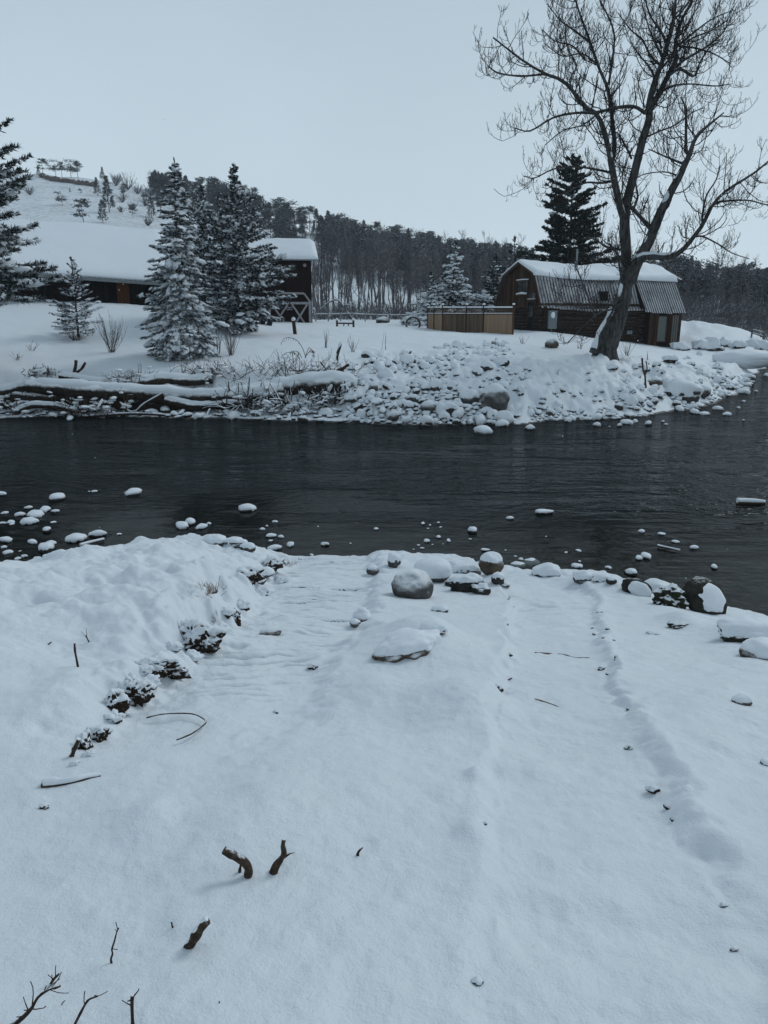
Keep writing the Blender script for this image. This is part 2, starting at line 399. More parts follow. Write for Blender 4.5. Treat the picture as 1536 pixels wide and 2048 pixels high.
def cap_v(v, cut=.15, th=.12, gr=1.04, sd=0):
    """snow lying on the upper side of a rock: its shell lifted, its underside tucked in at the cut"""
    z = v[:, 2]; zt = z.max()
    n = .5 + .5 * vnoise(v[:, 0] * 2.2 + sd, v[:, 1] * 2.2)
    lim = cut + .22 * (n - .5)
    up = sst(z, lim, lim + .35 * zt)
    w = v.copy()
    w[:, :2] *= gr
    w[:, 2] = np.maximum(z, lim) + th * up
    low = z < lim
    w[low, 0] *= .82; w[low, 1] *= .82
    return w

# ------------------------------------------------------------------ materials
def mat(name, build):
    m = bpy.data.materials.new(name); m.use_nodes = True
    nt = m.node_tree; b = nt.nodes['Principled BSDF']
    build(nt, b); return m
def N(nt, t, **kw):
    n = nt.nodes.new(t)
    for k, v in kw.items():
        if k in n.inputs.keys(): n.inputs[k].default_value = v
        else: setattr(n, k, v)
    return n
def pos_scaled(nt, sc=(1, 1, 1), obj=False):
    g = N(nt, 'ShaderNodeTexCoord') if obj else N(nt, 'ShaderNodeNewGeometry')
    mp = N(nt, 'ShaderNodeMapping'); mp.inputs['Scale'].default_value = sc
    nt.links.new(g.outputs['Object' if obj else 'Position'], mp.inputs['Vector']); return mp.outputs[0]
def noise(nt, vec, scale, detail=4, rough=.55):
    n = N(nt, 'ShaderNodeTexNoise'); n.inputs['Scale'].default_value = scale; n.inputs['Detail'].default_value = detail; n.inputs['Roughness'].default_value = rough
    if vec is not None: nt.links.new(vec, n.inputs['Vector'])
    return n.outputs['Fac']
def ramp2(nt, fac, stops):
    r = N(nt, 'ShaderNodeValToRGB'); cr = r.color_ramp
    while len(cr.elements) < len(stops): cr.elements.new(.5)
    for e, (p, c) in zip(cr.elements, stops): e.position = p; e.color = (*c, 1) if len(c) == 3 else c
    nt.links.new(fac, r.inputs[0]); return r.outputs['Color']
def mixc(nt, fac, a, b):
    m = N(nt, 'ShaderNodeMix'); m.data_type = 'RGBA'
    for s, x in (('Factor', fac), ('A', a), ('B', b)):
        if isinstance(x, (tuple, float, int)): m.inputs[s].default_value = (*x, 1) if isinstance(x, tuple) else x
        else: nt.links.new(x, m.inputs[s])
    return m.outputs['Result']
def mth(nt, op, a, b=None, c=None, clamp=False):
    m = N(nt, 'ShaderNodeMath'); m.operation = op; m.use_clamp = clamp
    for i, x in enumerate((a, b, c)):
        if x is None: continue
        if isinstance(x, (int, float)): m.inputs[i].default_value = x
        else: nt.links.new(x, m.inputs[i])
    return m.outputs[0]
def bump(nt, b, h, st=.3, dist=.02):
    n = N(nt, 'ShaderNodeBump'); n.inputs['Strength'].default_value = st; n.inputs['Distance'].default_value = dist
    nt.links.new(h, n.inputs['Height']); nt.links.new(n.outputs[0], b.inputs['Normal'])
def upness(nt, lo, hi, nsc=6., namp=.5, vec=None):
    g = N(nt, 'ShaderNodeNewGeometry'); s = N(nt, 'ShaderNodeSeparateXYZ'); nt.links.new(g.outputs['Normal'], s.inputs[0])
    n = noise(nt, g.outputs['Position'], nsc, 4)
    a = mth(nt, 'MULTIPLY_ADD', n, namp, s.outputs['Z']); a = mth(nt, 'SUBTRACT', a, namp * .5)
    m = N(nt, 'ShaderNodeMapRange'); m.interpolation_type = 'SMOOTHSTEP'
    m.inputs['From Min'].default_value = lo; m.inputs['From Max'].default_value = hi
    nt.links.new(a, m.inputs['Value']); return m.outputs[0]
SNOWC = (.80, .82, .84)
def rnd(nt):
    return N(nt, 'ShaderNodeObjectInfo').outputs['Random']

def _snow(nt, b):
    p = pos_scaled(nt)
    n1 = noise(nt, p, 3, 3); n2 = noise(nt, p, 90, 3, .7)
    nt.links.new(mixc(nt, n1, (.75, .79, .83), (.80, .825, .85)), b.inputs['Base Color'])
    b.inputs['Roughness'].default_value = .6; b.inputs['Specular IOR Level'].default_value = .5
    bump(nt, b, mth(nt, 'MULTIPLY_ADD', noise(nt, p, 22, 4), 2.0, n2), .35, .006)
M_SNOW = mat('snow', _snow)
def _terrain(nt, b):
    g = N(nt, 'ShaderNodeNewGeometry'); s = N(nt, 'ShaderNodeSeparateXYZ'); nt.links.new(g.outputs['True Normal'], s.inputs[0])
    ps = N(nt, 'ShaderNodeSeparateXYZ'); nt.links.new(g.outputs['Position'], ps.inputs[0])
    P = g.outputs['Position']
    n1 = noise(nt, P, 1.3, 4); n2 = noise(nt, P, 120, 3, .7); n3 = noise(nt, P, 5, 5, .65)
    snow = mixc(nt, n1, (.75, .79, .83), (.80, .825, .85))
    earth = ramp2(nt, n3, [(.3, (.012, .009, .007)), (.55, (.045, .032, .022)), (.75, (.10, .075, .05))])
    a = mth(nt, 'MULTIPLY_ADD', n3, .45, s.outputs['Z']); a = mth(nt, 'SUBTRACT', a, .225)
    mr = N(nt, 'ShaderNodeMapRange'); mr.interpolation_type = 'SMOOTHSTEP'; mr.inputs['From Min'].default_value = .16; mr.inputs['From Max'].default_value = .30
    nt.links.new(a, mr.inputs['Value'])
    col = mixc(nt, mr.outputs[0], earth, snow)
    # dead grass poking through on the far hillside
    far = N(nt, 'ShaderNodeMapRange'); far.inputs['From Min'].default_value = 100; far.inputs['From Max'].default_value = 160
    nt.links.new(ps.outputs['Y'], far.inputs['Value'])
    gr = noise(nt, P, .9, 6, .75); g2 = noise(nt, P, .06, 3)
    gm = N(nt, 'ShaderNodeMapRange'); gm.inputs['From Min'].default_value = .50; gm.inputs['From Max'].default_value = .66
    nt.links.new(mth(nt, 'MULTIPLY_ADD', g2, .35, mth(nt, 'SUBTRACT', gr, .15)), gm.inputs['Value'])
    gf = mth(nt, 'MULTIPLY', mth(nt, 'MULTIPLY', gm.outputs[0], far.outputs[0]), .55)
    col = mixc(nt, gf, col, (.22, .19, .17))
    # bare river bed below the water line
    bed = ramp2(nt, noise(nt, P, 5, 6, .65), [(.3, (.035, .034, .03)), (.5, (.075, .07, .062)), (.68, (.19, .18, .165))])
    v = N(nt, 'ShaderNodeTexVoronoi'); v.inputs['Scale'].default_value = 6; nt.links.new(P, v.inputs['Vector'])
    bed = mixc(nt, mth(nt, 'MULTIPLY', v.outputs['Distance'], 1.1, clamp=True), bed, (.012, .012, .011))
    zz = mth(nt, 'MULTIPLY_ADD', noise(nt, P, 3, 3), .10, ps.outputs['Z'])
    w = N(nt, 'ShaderNodeMapRange'); w.inputs['From Min'].default_value = .075; w.inputs['From Max'].default_value = .095
    nt.links.new(zz, w.inputs['Value'])
    col = mixc(nt, w.outputs[0], bed, col)
    nt.links.new(col, b.inputs['Base Color'])
    b.inputs['Roughness'].default_value = .6; b.inputs['Specular IOR Level'].default_value = .5
    bump(nt, b, mth(nt, 'MULTIPLY_ADD', noise(nt, P, 26, 5, .6), 2.2, n2), .5, .011)
M_GROUND = mat('snowy_ground', _terrain)
M_FR = [None]
def stone_mat(name, c0, c1, lo=.25, hi=.5, nsc=7, snow=True, bs=.5, sc=4, bd=.03):
    def f(nt, b):
        P = pos_scaled(nt, obj=True)
        base = ramp2(nt, noise(nt, P, sc, 5, .65), [(.3, c0), (.7, c1)])
        if name.startswith('Xgranite'):
            base = mixc(nt, mth(nt, 'MULTIPLY', noise(nt, P, 40, 2, .8), .6), base, (.22, .22, .21))
        if snow:
            base = mixc(nt, upness(nt, lo, hi, nsc, .6), base, SNOWC)
        nt.links.new(base, b.inputs['Base Color']); b.inputs['Roughness'].default_value = .85; b.inputs['Specular IOR Level'].default_value = .2
        bump(nt, b, noise(nt, P, sc * 4, 5, .7), bs, bd)
    return mat(name, f)
M_ROCK = stone_mat('granite_dusted', (.028, .027, .025), (.11, .105, .10), .0, 1.0, 55)
M_ROCKB = stone_mat('granite_brown', (.035, .027, .02), (.13, .10, .075), .1, 1.0, 55)
M_ROCKD = stone_mat('dark_wet_stone', (.012, .012, .011), (.06, .057, .05), .6, .9)
M_ROCKS = stone_mat('cobble_frosted', (.10, .10, .10), (.24, .24, .235), .0, .55, 9)
M_SLAB = stone_mat('dark_slab', (.007, .007, .006), (.05, .045, .035), .8, 1.2, 40, sc=9)
M_LICHEN = stone_mat('lichen_rock', (.008, .009, .006), (.045, .05, .03), .35, .7, 16, sc=14)
M_EARTH = stone_mat('frozen_earth', (.008, .006, .005), (.06, .042, .028), .45, .72, 14, sc=12, bs=.9)
def wood_mat(name, c0, c1, sc=(1, 1, .12), freq=14, snow=None, bs=.5, bd=.01, rv=.35, obj=True):
    def f(nt, b):
        P = pos_scaled(nt, sc, obj)
        n = noise(nt, P, freq, 5, .65)
        c = ramp2(nt, n, [(.28, c0), (.72, c1)])
        hsv = N(nt, 'ShaderNodeHueSaturation'); nt.links.new(c, hsv.inputs['Color'])
        nt.links.new(mth(nt, 'MULTIPLY_ADD', rnd(nt), rv * 2, 1 - rv), hsv.inputs['Value'])
        c = hsv.outputs[0]
        if snow: c = mixc(nt, upness(nt, snow[0], snow[1], snow[2], .6), c, SNOWC)
        nt.links.new(c, b.inputs['Base Color']); b.inputs['Roughness'].default_value = .85; b.inputs['Specular IOR Level'].default_value = .15
        bump(nt, b, n, bs, bd)
    return mat(name, f)
M_BARK = wood_mat('cottonwood_bark', (.008, .0075, .007), (.15, .145, .14), (1, 1, .14), 11, bs=1, bd=.08, rv=0, obj=False)
M_TWIG = wood_mat('bare_twig', (.015, .013, .012), (.045, .038, .034), (1, 1, 1), 6, rv=.1)
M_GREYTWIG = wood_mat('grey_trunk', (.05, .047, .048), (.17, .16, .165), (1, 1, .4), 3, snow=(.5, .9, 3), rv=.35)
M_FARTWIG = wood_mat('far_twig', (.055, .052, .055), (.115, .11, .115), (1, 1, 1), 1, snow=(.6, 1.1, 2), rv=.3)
M_SHRUB = wood_mat('shrub_stem', (.05, .04, .032), (.13, .11, .09), (1, 1, 1), 6, rv=.2)
M_LOG = wood_mat('driftwood', (.007, .0055, .0045), (.06, .046, .035), (1, 1, 1), 5, snow=(.05, .5, 5), bs=.9, bd=.03)
M_STICK = wood_mat('weathered_stick', (.012, .008, .006), (.075, .05, .036), (1, 1, 1), 40, snow=(.72, .95, 60), bs=.9, bd=.004, rv=.15)
M_STUB = wood_mat('barky_stub', (.008, .006, .005), (.12, .085, .06), (1, 1, 1), 60, snow=(.62, .95, 110), bs=1, bd=.006, rv=0)
M_CBOARD = wood_mat('old_brown_board', (.016, .009, .006), (.085, .045, .025), (1, 1, .08), 22, rv=.5)
M_CLOG = wood_mat('dark_log_wall', (.008, .005, .004), (.045, .026, .017), (.15, 1, 1), 16, snow=(.86, 1.15, 9), rv=.4)
M_TRIM = wood_mat('weathered_trim', (.03, .018, .012), (.10, .055, .035), (1, 1, .1), 16, rv=.2)
M_TAN = wood_mat('new_pine_board', (.22, .145, .09), (.36, .25, .165), (1, 1, .06), 18, rv=.12)
M_TANG = wood_mat('aged_pine_board', (.075, .052, .035), (.17, .12, .08), (1, 1, .06), 18, rv=.3)
M_POST = wood_mat('red_brown_post', (.06, .025, .014), (.15, .065, .034), (1, 1, .1), 14, rv=.1)
M_RED = wood_mat('maroon_barn_board', (.007, .003, .003), (.017, .006, .0055), (1, 1, .08), 12, rv=.35)
M_BLACKW = wood_mat('shadowy_plank', (.005, .004, .004), (.016, .010, .008), (1, 1, .1), 10, rv=.3)  # near-black: the shade of the interiors is put into this wood colour
M_ORANGE = wood_mat('orange_brown_plank', (.05, .018, .008), (.12, .045, .018), (1, 1, .1), 14, rv=.2)
M_WHITEP = wood_mat('white_trim', (.22, .205, .215), (.36, .34, .35), (1, 1, .3), 6, snow=(.5, .9, 8), rv=.05)
def plain(name, c, r=.5, metal=0, spec=.4):
    def f(nt, b):
        n = noise(nt, pos_scaled(nt), 5, 4)
        nt.links.new(mixc(nt, n, tuple(x * .75 for x in c), tuple(x * 1.2 for x in c)), b.inputs['Base Color'])
        b.inputs['Roughness'].default_value = r; b.inputs['Metallic'].default_value = metal; b.inputs['Specular IOR Level'].default_value = spec
    return mat(name, f)
M_GLASS = plain('dark_glass', (.02, .024, .028), .08, 0, .6)
M_CURTAIN = plain('pale_curtained_glass', (.10, .115, .105), .25, 0, .5)
M_METER = plain('grey_meter_box', (.17, .19, .20), .5, .2)
M_RUBBER = plain('black_rubber', (.012, .012, .013), .7)
M_GALV = plain('galvanised_edge', (.22, .24, .25), .5, .5)
def _roof(nt, b):
    P = pos_scaled(nt, obj=True)
    n = noise(nt, P, .9, 5, .7); n2 = noise(nt, P, 7, 4, .7)
    metal = mixc(nt, n2, (.03, .024, .024), (.10, .085, .085))
    a = mth(nt, 'MULTIPLY_ADD', n2, .6, n)
    g = N(nt, 'ShaderNodeNewGeometry'); s = N(nt, 'ShaderNodeSeparateXYZ'); nt.links.new(g.outputs['True Normal'], s.inputs[0])
    a = mth(nt, 'MULTIPLY_ADD', s.outputs['Z'], 1.6, a)
    m = N(nt, 'ShaderNodeMapRange'); m.inputs['From Min'].default_value = 1.12; m.inputs['From Max'].default_value = 1.58
    nt.links.new(a, m.inputs['Value'])
    nt.links.new(mixc(nt, m.outputs[0], metal, (.62, .62, .64)), b.inputs['Base Color']); b.inputs['Roughness'].default_value = .7
M_ROOF = mat('old_corrugated_roof_dusted', _roof)
M_ROOFD = wood_mat('rusty_roof_rib', (.02, .016, .016), (.16, .15, .15), (1, 1, 1), 2.2, rv=.2)
def fol(name, c0, c1, lo, hi, nsc, sn=SNOWC):
    def f(nt, b):
        P = pos_scaled(nt)
        c = mixc(nt, noise(nt, P, 2.5, 3), c0, c1)
        c = mixc(nt, upness(nt, lo, hi, nsc, .8), c, sn)
        nt.links.new(c, b.inputs['Base Color']); b.inputs['Roughness'].default_value = .8; b.inputs['Specular IOR Level'].default_value = .15
    return mat(name, f)
M_FOL = fol('spruce_needles', (.007, .013, .011), (.022, .034, .028), .0, 1.0, 9, (.58, .61, .64))
M_FOLD = fol('dark_pine_needles', (.008, .013, .010), (.022, .033, .022), .72, 1.3, 4, (.5, .53, .55))
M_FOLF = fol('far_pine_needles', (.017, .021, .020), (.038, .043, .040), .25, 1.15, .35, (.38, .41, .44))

def _water(nt, b):
    out = nt.nodes['Material Output']
    nt.nodes.remove(b)
    P = pos_scaled(nt, (1, 1, 1))
    Pw = pos_scaled(nt, (.8, .95, 1))
    geo = N(nt, 'ShaderNodeNewGeometry'); ps = N(nt, 'ShaderNodeSeparateXYZ'); nt.links.new(geo.outputs['Position'], ps.inputs[0])
    h1 = noise(nt, Pw, 1.6, 3, .55); h2 = noise(nt, Pw, 4.6, 3, .6); h3 = noise(nt, P, .22, 3)
    # calm strip by the near bank, riffles in the current and at the far right
    cal = N(nt, 'ShaderNodeMapRange'); cal.interpolation_type = 'SMOOTHSTEP'; cal.inputs['From Min'].default_value = 12.5; cal.inputs['From Max'].default_value = 17
    cal.inputs['To Min'].default_value = .12; nt.links.new(mth(nt, 'MULTIPLY_ADD', h3, 4, mth(nt, 'MULTIPLY_ADD', ps.outputs['X'], .12, mth(nt, 'SUBTRACT', ps.outputs['Y'], 2.))), cal.inputs['Value'])
    hh = mth(nt, 'MULTIPLY_ADD', h1, 1.0, mth(nt, 'MULTIPLY', h2, .9))
    pm = N(nt, 'ShaderNodeMapRange'); pm.interpolation_type = 'SMOOTHSTEP'; pm.inputs['From Min'].default_value = .40; pm.inputs['From Max'].default_value = .62; pm.inputs['To Min'].default_value = .30; pm.inputs['To Max'].default_value = 1.15
    nt.links.new(noise(nt, pos_scaled(nt, (.16, .55, 1)), 1.0, 4, .6), pm.inputs['Value'])
    hh = mth(nt, 'MULTIPLY', hh, mth(nt, 'MULTIPLY', cal.outputs[0], pm.outputs[0]))
    bp = N(nt, 'ShaderNodeBump'); bp.inputs['Strength'].default_value = 1.0; bp.inputs['Distance'].default_value = .12
    nt.links.new(hh, bp.inputs['Height'])
    gl = N(nt, 'ShaderNodeBsdfGlossy'); gl.inputs['Roughness'].default_value = .06; gl.inputs['Color'].default_value = (.64, .64, .64, 1)
    nt.links.new(bp.outputs[0], gl.inputs['Normal'])
    tr = N(nt, 'ShaderNodeBsdfTransparent'); tr.inputs['Color'].default_value = (.60, .62, .60, 1)
    dk = N(nt, 'ShaderNodeBsdfDiffuse'); dk.inputs['Color'].default_value = (.010, .0125, .0125, 1)
    m1 = N(nt, 'ShaderNodeMixShader')
    dp = N(nt, 'ShaderNodeMapRange'); dp.inputs['From Min'].default_value = 11.5; dp.inputs['From Max'].default_value = 17; dp.inputs['To Min'].default_value = .05; dp.inputs['To Max'].default_value = 1
    nt.links.new(mth(nt, 'MULTIPLY_ADD', ps.outputs['X'], .15, ps.outputs['Y']), dp.inputs['Value'])
    nt.links.new(dp.outputs[0], m1.inputs[0]); nt.links.new(tr.outputs[0], m1.inputs[1]); nt.links.new(dk.outputs[0], m1.inputs[2])
    fr = N(nt, 'ShaderNodeFresnel'); fr.inputs['IOR'].default_value = 1.333; nt.links.new(bp.outputs[0], fr.inputs['Normal'])
    m2 = N(nt, 'ShaderNodeMixShader'); nt.links.new(mth(nt, 'MULTIPLY', fr.outputs[0], .52), m2.inputs[0])
    nt.links.new(m1.outputs[0], m2.inputs[1]); nt.links.new(gl.outputs[0], m2.inputs[2])
    nt.links.new(m2.outputs[0], out.inputs['Surface'])
M_WATER = mat('river_water', _water)
# ------------------------------------------------------------------ ground sheet
def build_ground():
    A = np.concatenate([np.linspace(-180, -50, 26)[:-1], np.linspace(-50, -29.5, 24)[:-1], np.linspace(-29.5, 29.5, 360), np.linspace(29.5, 50, 24)[1:], np.linspace(50, 180, 26)[1:-1]])
    Rr = np.concatenate([np.geomspace(.25, 1.2, 14)[:-1], np.geomspace(1.2, 3.3, 190)[:-1], np.geomspace(3.3, 11.2, 600)[:-1], np.geomspace(11.2, 13, 30)[:-1], np.geomspace(13, 26.3, 36)[:-1], np.geomspace(26.3, 45, 130)[:-1], np.geomspace(45, 95, 60)[:-1], np.geomspace(95, 330, 75)[:-1], np.geomspace(330, 520, 7)])
    a, r = np.meshgrid(np.radians(A), Rr)
    # the camera stands in the middle of the fan
    x = r * np.sin(a); y = r * np.cos(a)
    z = T(x, y)
    far = sst(r, 420, 510); z = z * (1 - far) + 5 * far
    nr, na = x.shape
    V = np.stack([x, y, z], -1).reshape(-1, 3)
    i = np.arange(nr - 1)[:, None] * na; j = np.arange(na)[None]; j2 = (j + 1) % na
    f = np.stack([i + j, i + j2, i + na + j2, i + na + j], -1).reshape(-1, 4)[:, ::-1]
    m = MB(); m.add(V, f)
    c = len(V); m.add(np.vstack([V[:na], [0, 0, gz(0, 0)]]), [(k, (k + 1) % na, na) for k in range(na)])
    g = m.build('snowy_ground', M_GROUND, smooth=True, kind='structure')
    return g
build_ground()
w = MB()
xs = np.concatenate([np.linspace(-120, -30, 10), np.linspace(-28, 34, 120), np.linspace(36, 140, 14)]); ys = np.linspace(4, 100, 120)
X, Y = np.meshgrid(xs, ys); na = len(xs)
V = np.stack([X, Y, 0 * X], -1).reshape(-1, 3)
i = np.arange(len(ys) - 1)[:, None] * na; j = np.arange(na - 1)[None]
w.add(V, np.stack([i + j, i + j + 1, i + na + j + 1, i + na + j], -1).reshape(-1, 4))
w.build('river_water', M_WATER, smooth=True, kind='structure')
# ------------------------------------------------------------------ log cabin with gambrel roof
c0 = at(1085, 663, 54); c1 = at(1350, 690, 58)
CU = (c1 - c0); CU[2] = 0; CU /= np.linalg.norm(CU); CA = math.atan2(CU[1], CU[0])
cabin = thing('log_cabin', 'dark weathered log cabin with snow-topped gambrel metal roof behind the leaning cottonwood', 'cabin', tuple(c0), CA)
def cl(px, py, v=0.0, u=None):
    """photograph point -> cabin coordinates on the plane v (or on plane u)"""
    U = np.array([CU[0], CU[1], 0]); Vv = np.array([-CU[1], CU[0], 0])
    if u is None: o = c0 + Vv * v; p = onplane(px, py, o, Vv)
    else: o = c0 + U * u; p = onplane(px, py, o, U)
    q = p - c0; return np.array([q @ U, q @ Vv, q[2]])
GW = 6.35                      # gable width
PEAK = (3.15, 4.80); KN = ((.95, 3.92), (5.4, 3.95)); EV = ((-.22, 1.62), (6.6, 1.62))
sag = lambda u: -.16 * math.sin(math.pi * np.clip(u / 8, 0, 1)) - .02 * u
# gable vertical planks above, logs below; each plank an object
def gable_top(v):
    pts = [EV[0], KN[0], PEAK, KN[1], EV[1]]
    return np.interp(v, [p[0] for p in pts], [p[1] for p in pts])
rg = np.random.RandomState(3)
v = .0; k = 0
LOFT = 1.72
win = (cl(1057, 558, u=0)[1], cl(1035, 583, u=0)[1])       # loft window span in v
wv0, wv1 = min(win), max(win); wz0, wz1 = 2.55, 3.45
while v < GW - .05:
    wd = rg.uniform(.16, .24); v1 = min(v + wd, GW)
    ta, tb = gable_top(v + .01) - .08, gable_top(v1 - .01) - .08
    th = rg.uniform(.03, .055)
    segs = [(LOFT - rg.uniform(0, .06), None)]
    vm = .5 * (v + v1)
    if wv0 - .05 < vm < wv1 + .05: segs = [(LOFT - .03, wz0 - .04), (wz1 + .04, None)]
    for (za, zb) in segs:
        A_, B_ = (ta, tb) if zb is None else (zb, zb)
        if min(A_, B_) <= za + .05: continue
        m = MB(); x0, x1 = -th, .02
        vv = np.array([(x0, v + .008, za), (x0, v1 - .008, za), (x0, v1 - .008, B_), (x0, v + .008, A_), (x1, v + .008, za), (x1, v1 - .008, za), (x1, v1 - .008, B_), (x1, v + .008, A_)])
        m.add(vv, [(0, 3, 2, 1), (4, 5, 6, 7), (0, 1, 5, 4), (1, 2, 6, 5), (2, 3, 7, 6), (3, 0, 4, 7)])
        m.build('plank', M_CBOARD, cabin)
    v = v1
# dark core inside, so gaps between planks and logs read dark
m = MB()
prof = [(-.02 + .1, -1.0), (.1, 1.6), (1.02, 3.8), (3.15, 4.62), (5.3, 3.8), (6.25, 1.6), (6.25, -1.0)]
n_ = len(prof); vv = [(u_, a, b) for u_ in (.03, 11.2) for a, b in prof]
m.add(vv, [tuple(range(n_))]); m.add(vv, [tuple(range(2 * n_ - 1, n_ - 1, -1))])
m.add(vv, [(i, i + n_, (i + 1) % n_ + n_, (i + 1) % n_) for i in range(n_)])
m.build('dark_core', M_BLACKW, cabin)
# logs of the gable (skipping the door) and of the long wall
dv0, dv1 = 1.15, 2.05
def logbar(a, b, z, r, jit=.02, mi=0):
    a = np.array(a, float); b = np.array(b, float); P = a + (b - a) * np.linspace(0, 1, 7)[:, None]
    P[:, 2] += rg.uniform(-jit, jit, 7)
    m = MB(); m.tube(P, np.full(7, r) * rg.uniform(.94, 1.04, 7), 8); return m.build('log', M_CLOG, cabin, smooth=True)
z = -.05
while z < LOFT:
    logbar((-.02, dv1 + .05, z), (-.02, GW + .25, z), z, .115); logbar((-.02, -.3, z), (-.02, dv0 - .05, z), z, .115)
    z += .235
z = -1.15
while z < 1.75:
    logbar((-.3, -.02, z + .1), (8.0, -.02, z + .1 - .05), z, .12)
    z += .24
for z in np.arange(-.95, 1.7, .24): logbar((8.05, .0, z), (8.6, .0, z), z, .11)
# corner post and gable door, loft window
m = MB(); m.box((-.13, -.13, -.4), (.02, -.0, 1.75)); m.build('corner_post', M_TRIM, cabin)
door = MB().box((-.06, dv0, -.1), (.0, dv1, 1.98)).build('door', M_BLACKW, cabin)
for (a, b) in (((-.10, dv0 - .09, -.1), (-.0, dv0, 2.05)), ((-.10, dv1, -.1), (-.0, dv1 + .09, 2.05)), ((-.10, dv0 - .09, 2.05), (0, dv1 + .09, 2.14))):
    MB().box(a, b).build('frame', M_TRIM, door)
MB().box((-.075, dv0 + .16, 1.0), (-.062, dv1 - .16, 1.75)).build('pane', M_GLASS, door)
wnd = MB().box((-.045, dv0 - .0, 2.2), (-.03, dv1 - .08, 2.62)).build('window', M_GLASS, cabin)
MB().box((-.09, dv0 - .08, 2.12), (-.02, dv1, 2.2)).build('sill', M_TRIM, wnd)
MB().box((-.12, dv0 - .08, 2.2), (-.04, dv1, 2.235)).build('snow', M_SNOW, wnd)
wnd = MB().box((-.03, wv0, wz0), (-.015, wv1, wz1)).build('window', M_GLASS, cabin)
for a, b in (((-.09, wv0 - .08, wz0 - .08), (-.02, wv0, wz1 + .08)), ((-.09, wv1, wz0 - .08), (-.02, wv1 + .08, wz1 + .08)), ((-.092, wv0, wz1), (-.02, wv1, wz1 + .08)), ((-.11, wv0 - .1, wz0 - .09), (-.02, wv1 + .1, wz0))):
    MB().box(a, b).build('frame', M_TRIM, wnd)
vm = .5 * (wv0 + wv1)
for a in (-.3, 0, .3):
    MB().box((-.055, vm + a * (wv1 - wv0) * .9 - .018, wz0), (-.031, vm + a * (wv1 - wv0) * .9 + .018, wz1)).build('muntin', M_TRIM, wnd)
MB().box((-.057, wv0, .5 * (wz0 + wz1) - .018), (-.033, wv1, .5 * (wz0 + wz1) + .018)).build('muntin', M_TRIM, wnd)
m = MB(); m.tube([(-.09, wv0, wz0 + .06), (-.09, vm, wz0 + .10), (-.09, wv1, wz0 + .05)], [.06, .09, .05], 8); m.build('snow', M_SNOW, wnd, smooth=True)
m = MB(); m.tube([(-.05, wv0 - .1, wz1 + .13), (-.05, vm, wz1 + .15), (-.05, wv1 + .1, wz1 + .13)], [.04, .05, .04], 6); m.build('snow', M_SNOW, wnd, smooth=True)
# roofs: corrugated sheets, one object per sheet
def sheet(u0, u1, a, b, za, zb, name='roof_sheet', n=3, matl=None, zs=(0, 0)):
    """corrugated sheet between line a (v,z) and b (v,z)"""
    m = MB(); K = n * 4 + 1
    us = np.linspace(u0, u1, K); h = .04 * np.cos(np.arange(K) * math.pi / 2 * 1.0 * 1)
    nv = np.array([-(b[1] - a[1]), (b[0] - a[0])]); nv = nv / np.linalg.norm(nv)
    if nv[1] < 0: nv = -nv
    rows = []
    for (p, zz) in ((a, za), (b, zb)):
        rows.append([(u, p[0] + nv[0] * hh, p[1] + nv[1] * hh + zz + sag(u)) for u, hh in zip(us, h)])
    for (p, zz) in ((a, za), (b, zb)):
        rows.append([(u, p[0] + nv[0] * (hh - .02), p[1] + nv[1] * (hh - .02) + zz + sag(u)) for u, hh in zip(us, h)])
    V = [q for r in rows for q in r]
    fs = []
    for i in range(K - 1):
        fs += [(i, i + 1, K + i + 1, K + i), (2 * K + i, 3 * K + i, 3 * K + i + 1, 2 * K + i + 1), (i, 2 * K + i, 2 * K + i + 1, i + 1), (K + i, K + i + 1, 3 * K + i + 1, 3 * K + i)]
    m.add(V, fs); m.m[-1] = np.array([1 if (k // 4) % 4 in (0, 3) and k % 4 == 0 and (k // 4) % 4 == 3 else 0 for k in range(len(fs))], np.int32); return m.build(name, [matl or M_ROOF, M_ROOFD], cabin)
u = -.32
while u < 8.3:
    u1 = u + .72
    j = rg.uniform(-.03, .03)
    sheet(u, u1 - .012, (EV[0][0], EV[0][1] + j), (KN[0][0] + .04, KN[0][1]), 0, 0)
    sheet(u, u1 - .012, (EV[1][0], EV[1][1] + j), (KN[1][0] - .04, KN[1][1]), 0, 0)
    u = u1
for (a, b) in ((KN[0], PEAK), (PEAK, KN[1])):
    u = -.32
    while u < 11.4:
        sheet(u, u + 1.44 - .012, (a[0], a[1] + .03), (b[0], b[1] + .03), 0, 0); u += 1.44
E2 = ((-.75, 1.45), (.80, 3.72))
u = 8.0
while u < 11.5:
    j = rg.uniform(-.05, .05); sheet(u, u + .62 - .012, (E2[0][0], E2[0][1] + j), (E2[1][0], E2[1][1] + .12), 0, 0); u += .62
for s_ in (7.98, ): 
    m = MB(); m.add([(8.0, .0, 1.6), (8.0, E2[0][0], 1.5), (8.0, E2[1][0], 3.75), (8.02, .0, 1.6), (8.02, E2[0][0], 1.5), (8.02, E2[1][0], 3.75)], [(0, 1, 2), (5, 4, 3)]); m.build('flashing', M_BLACKW, cabin)
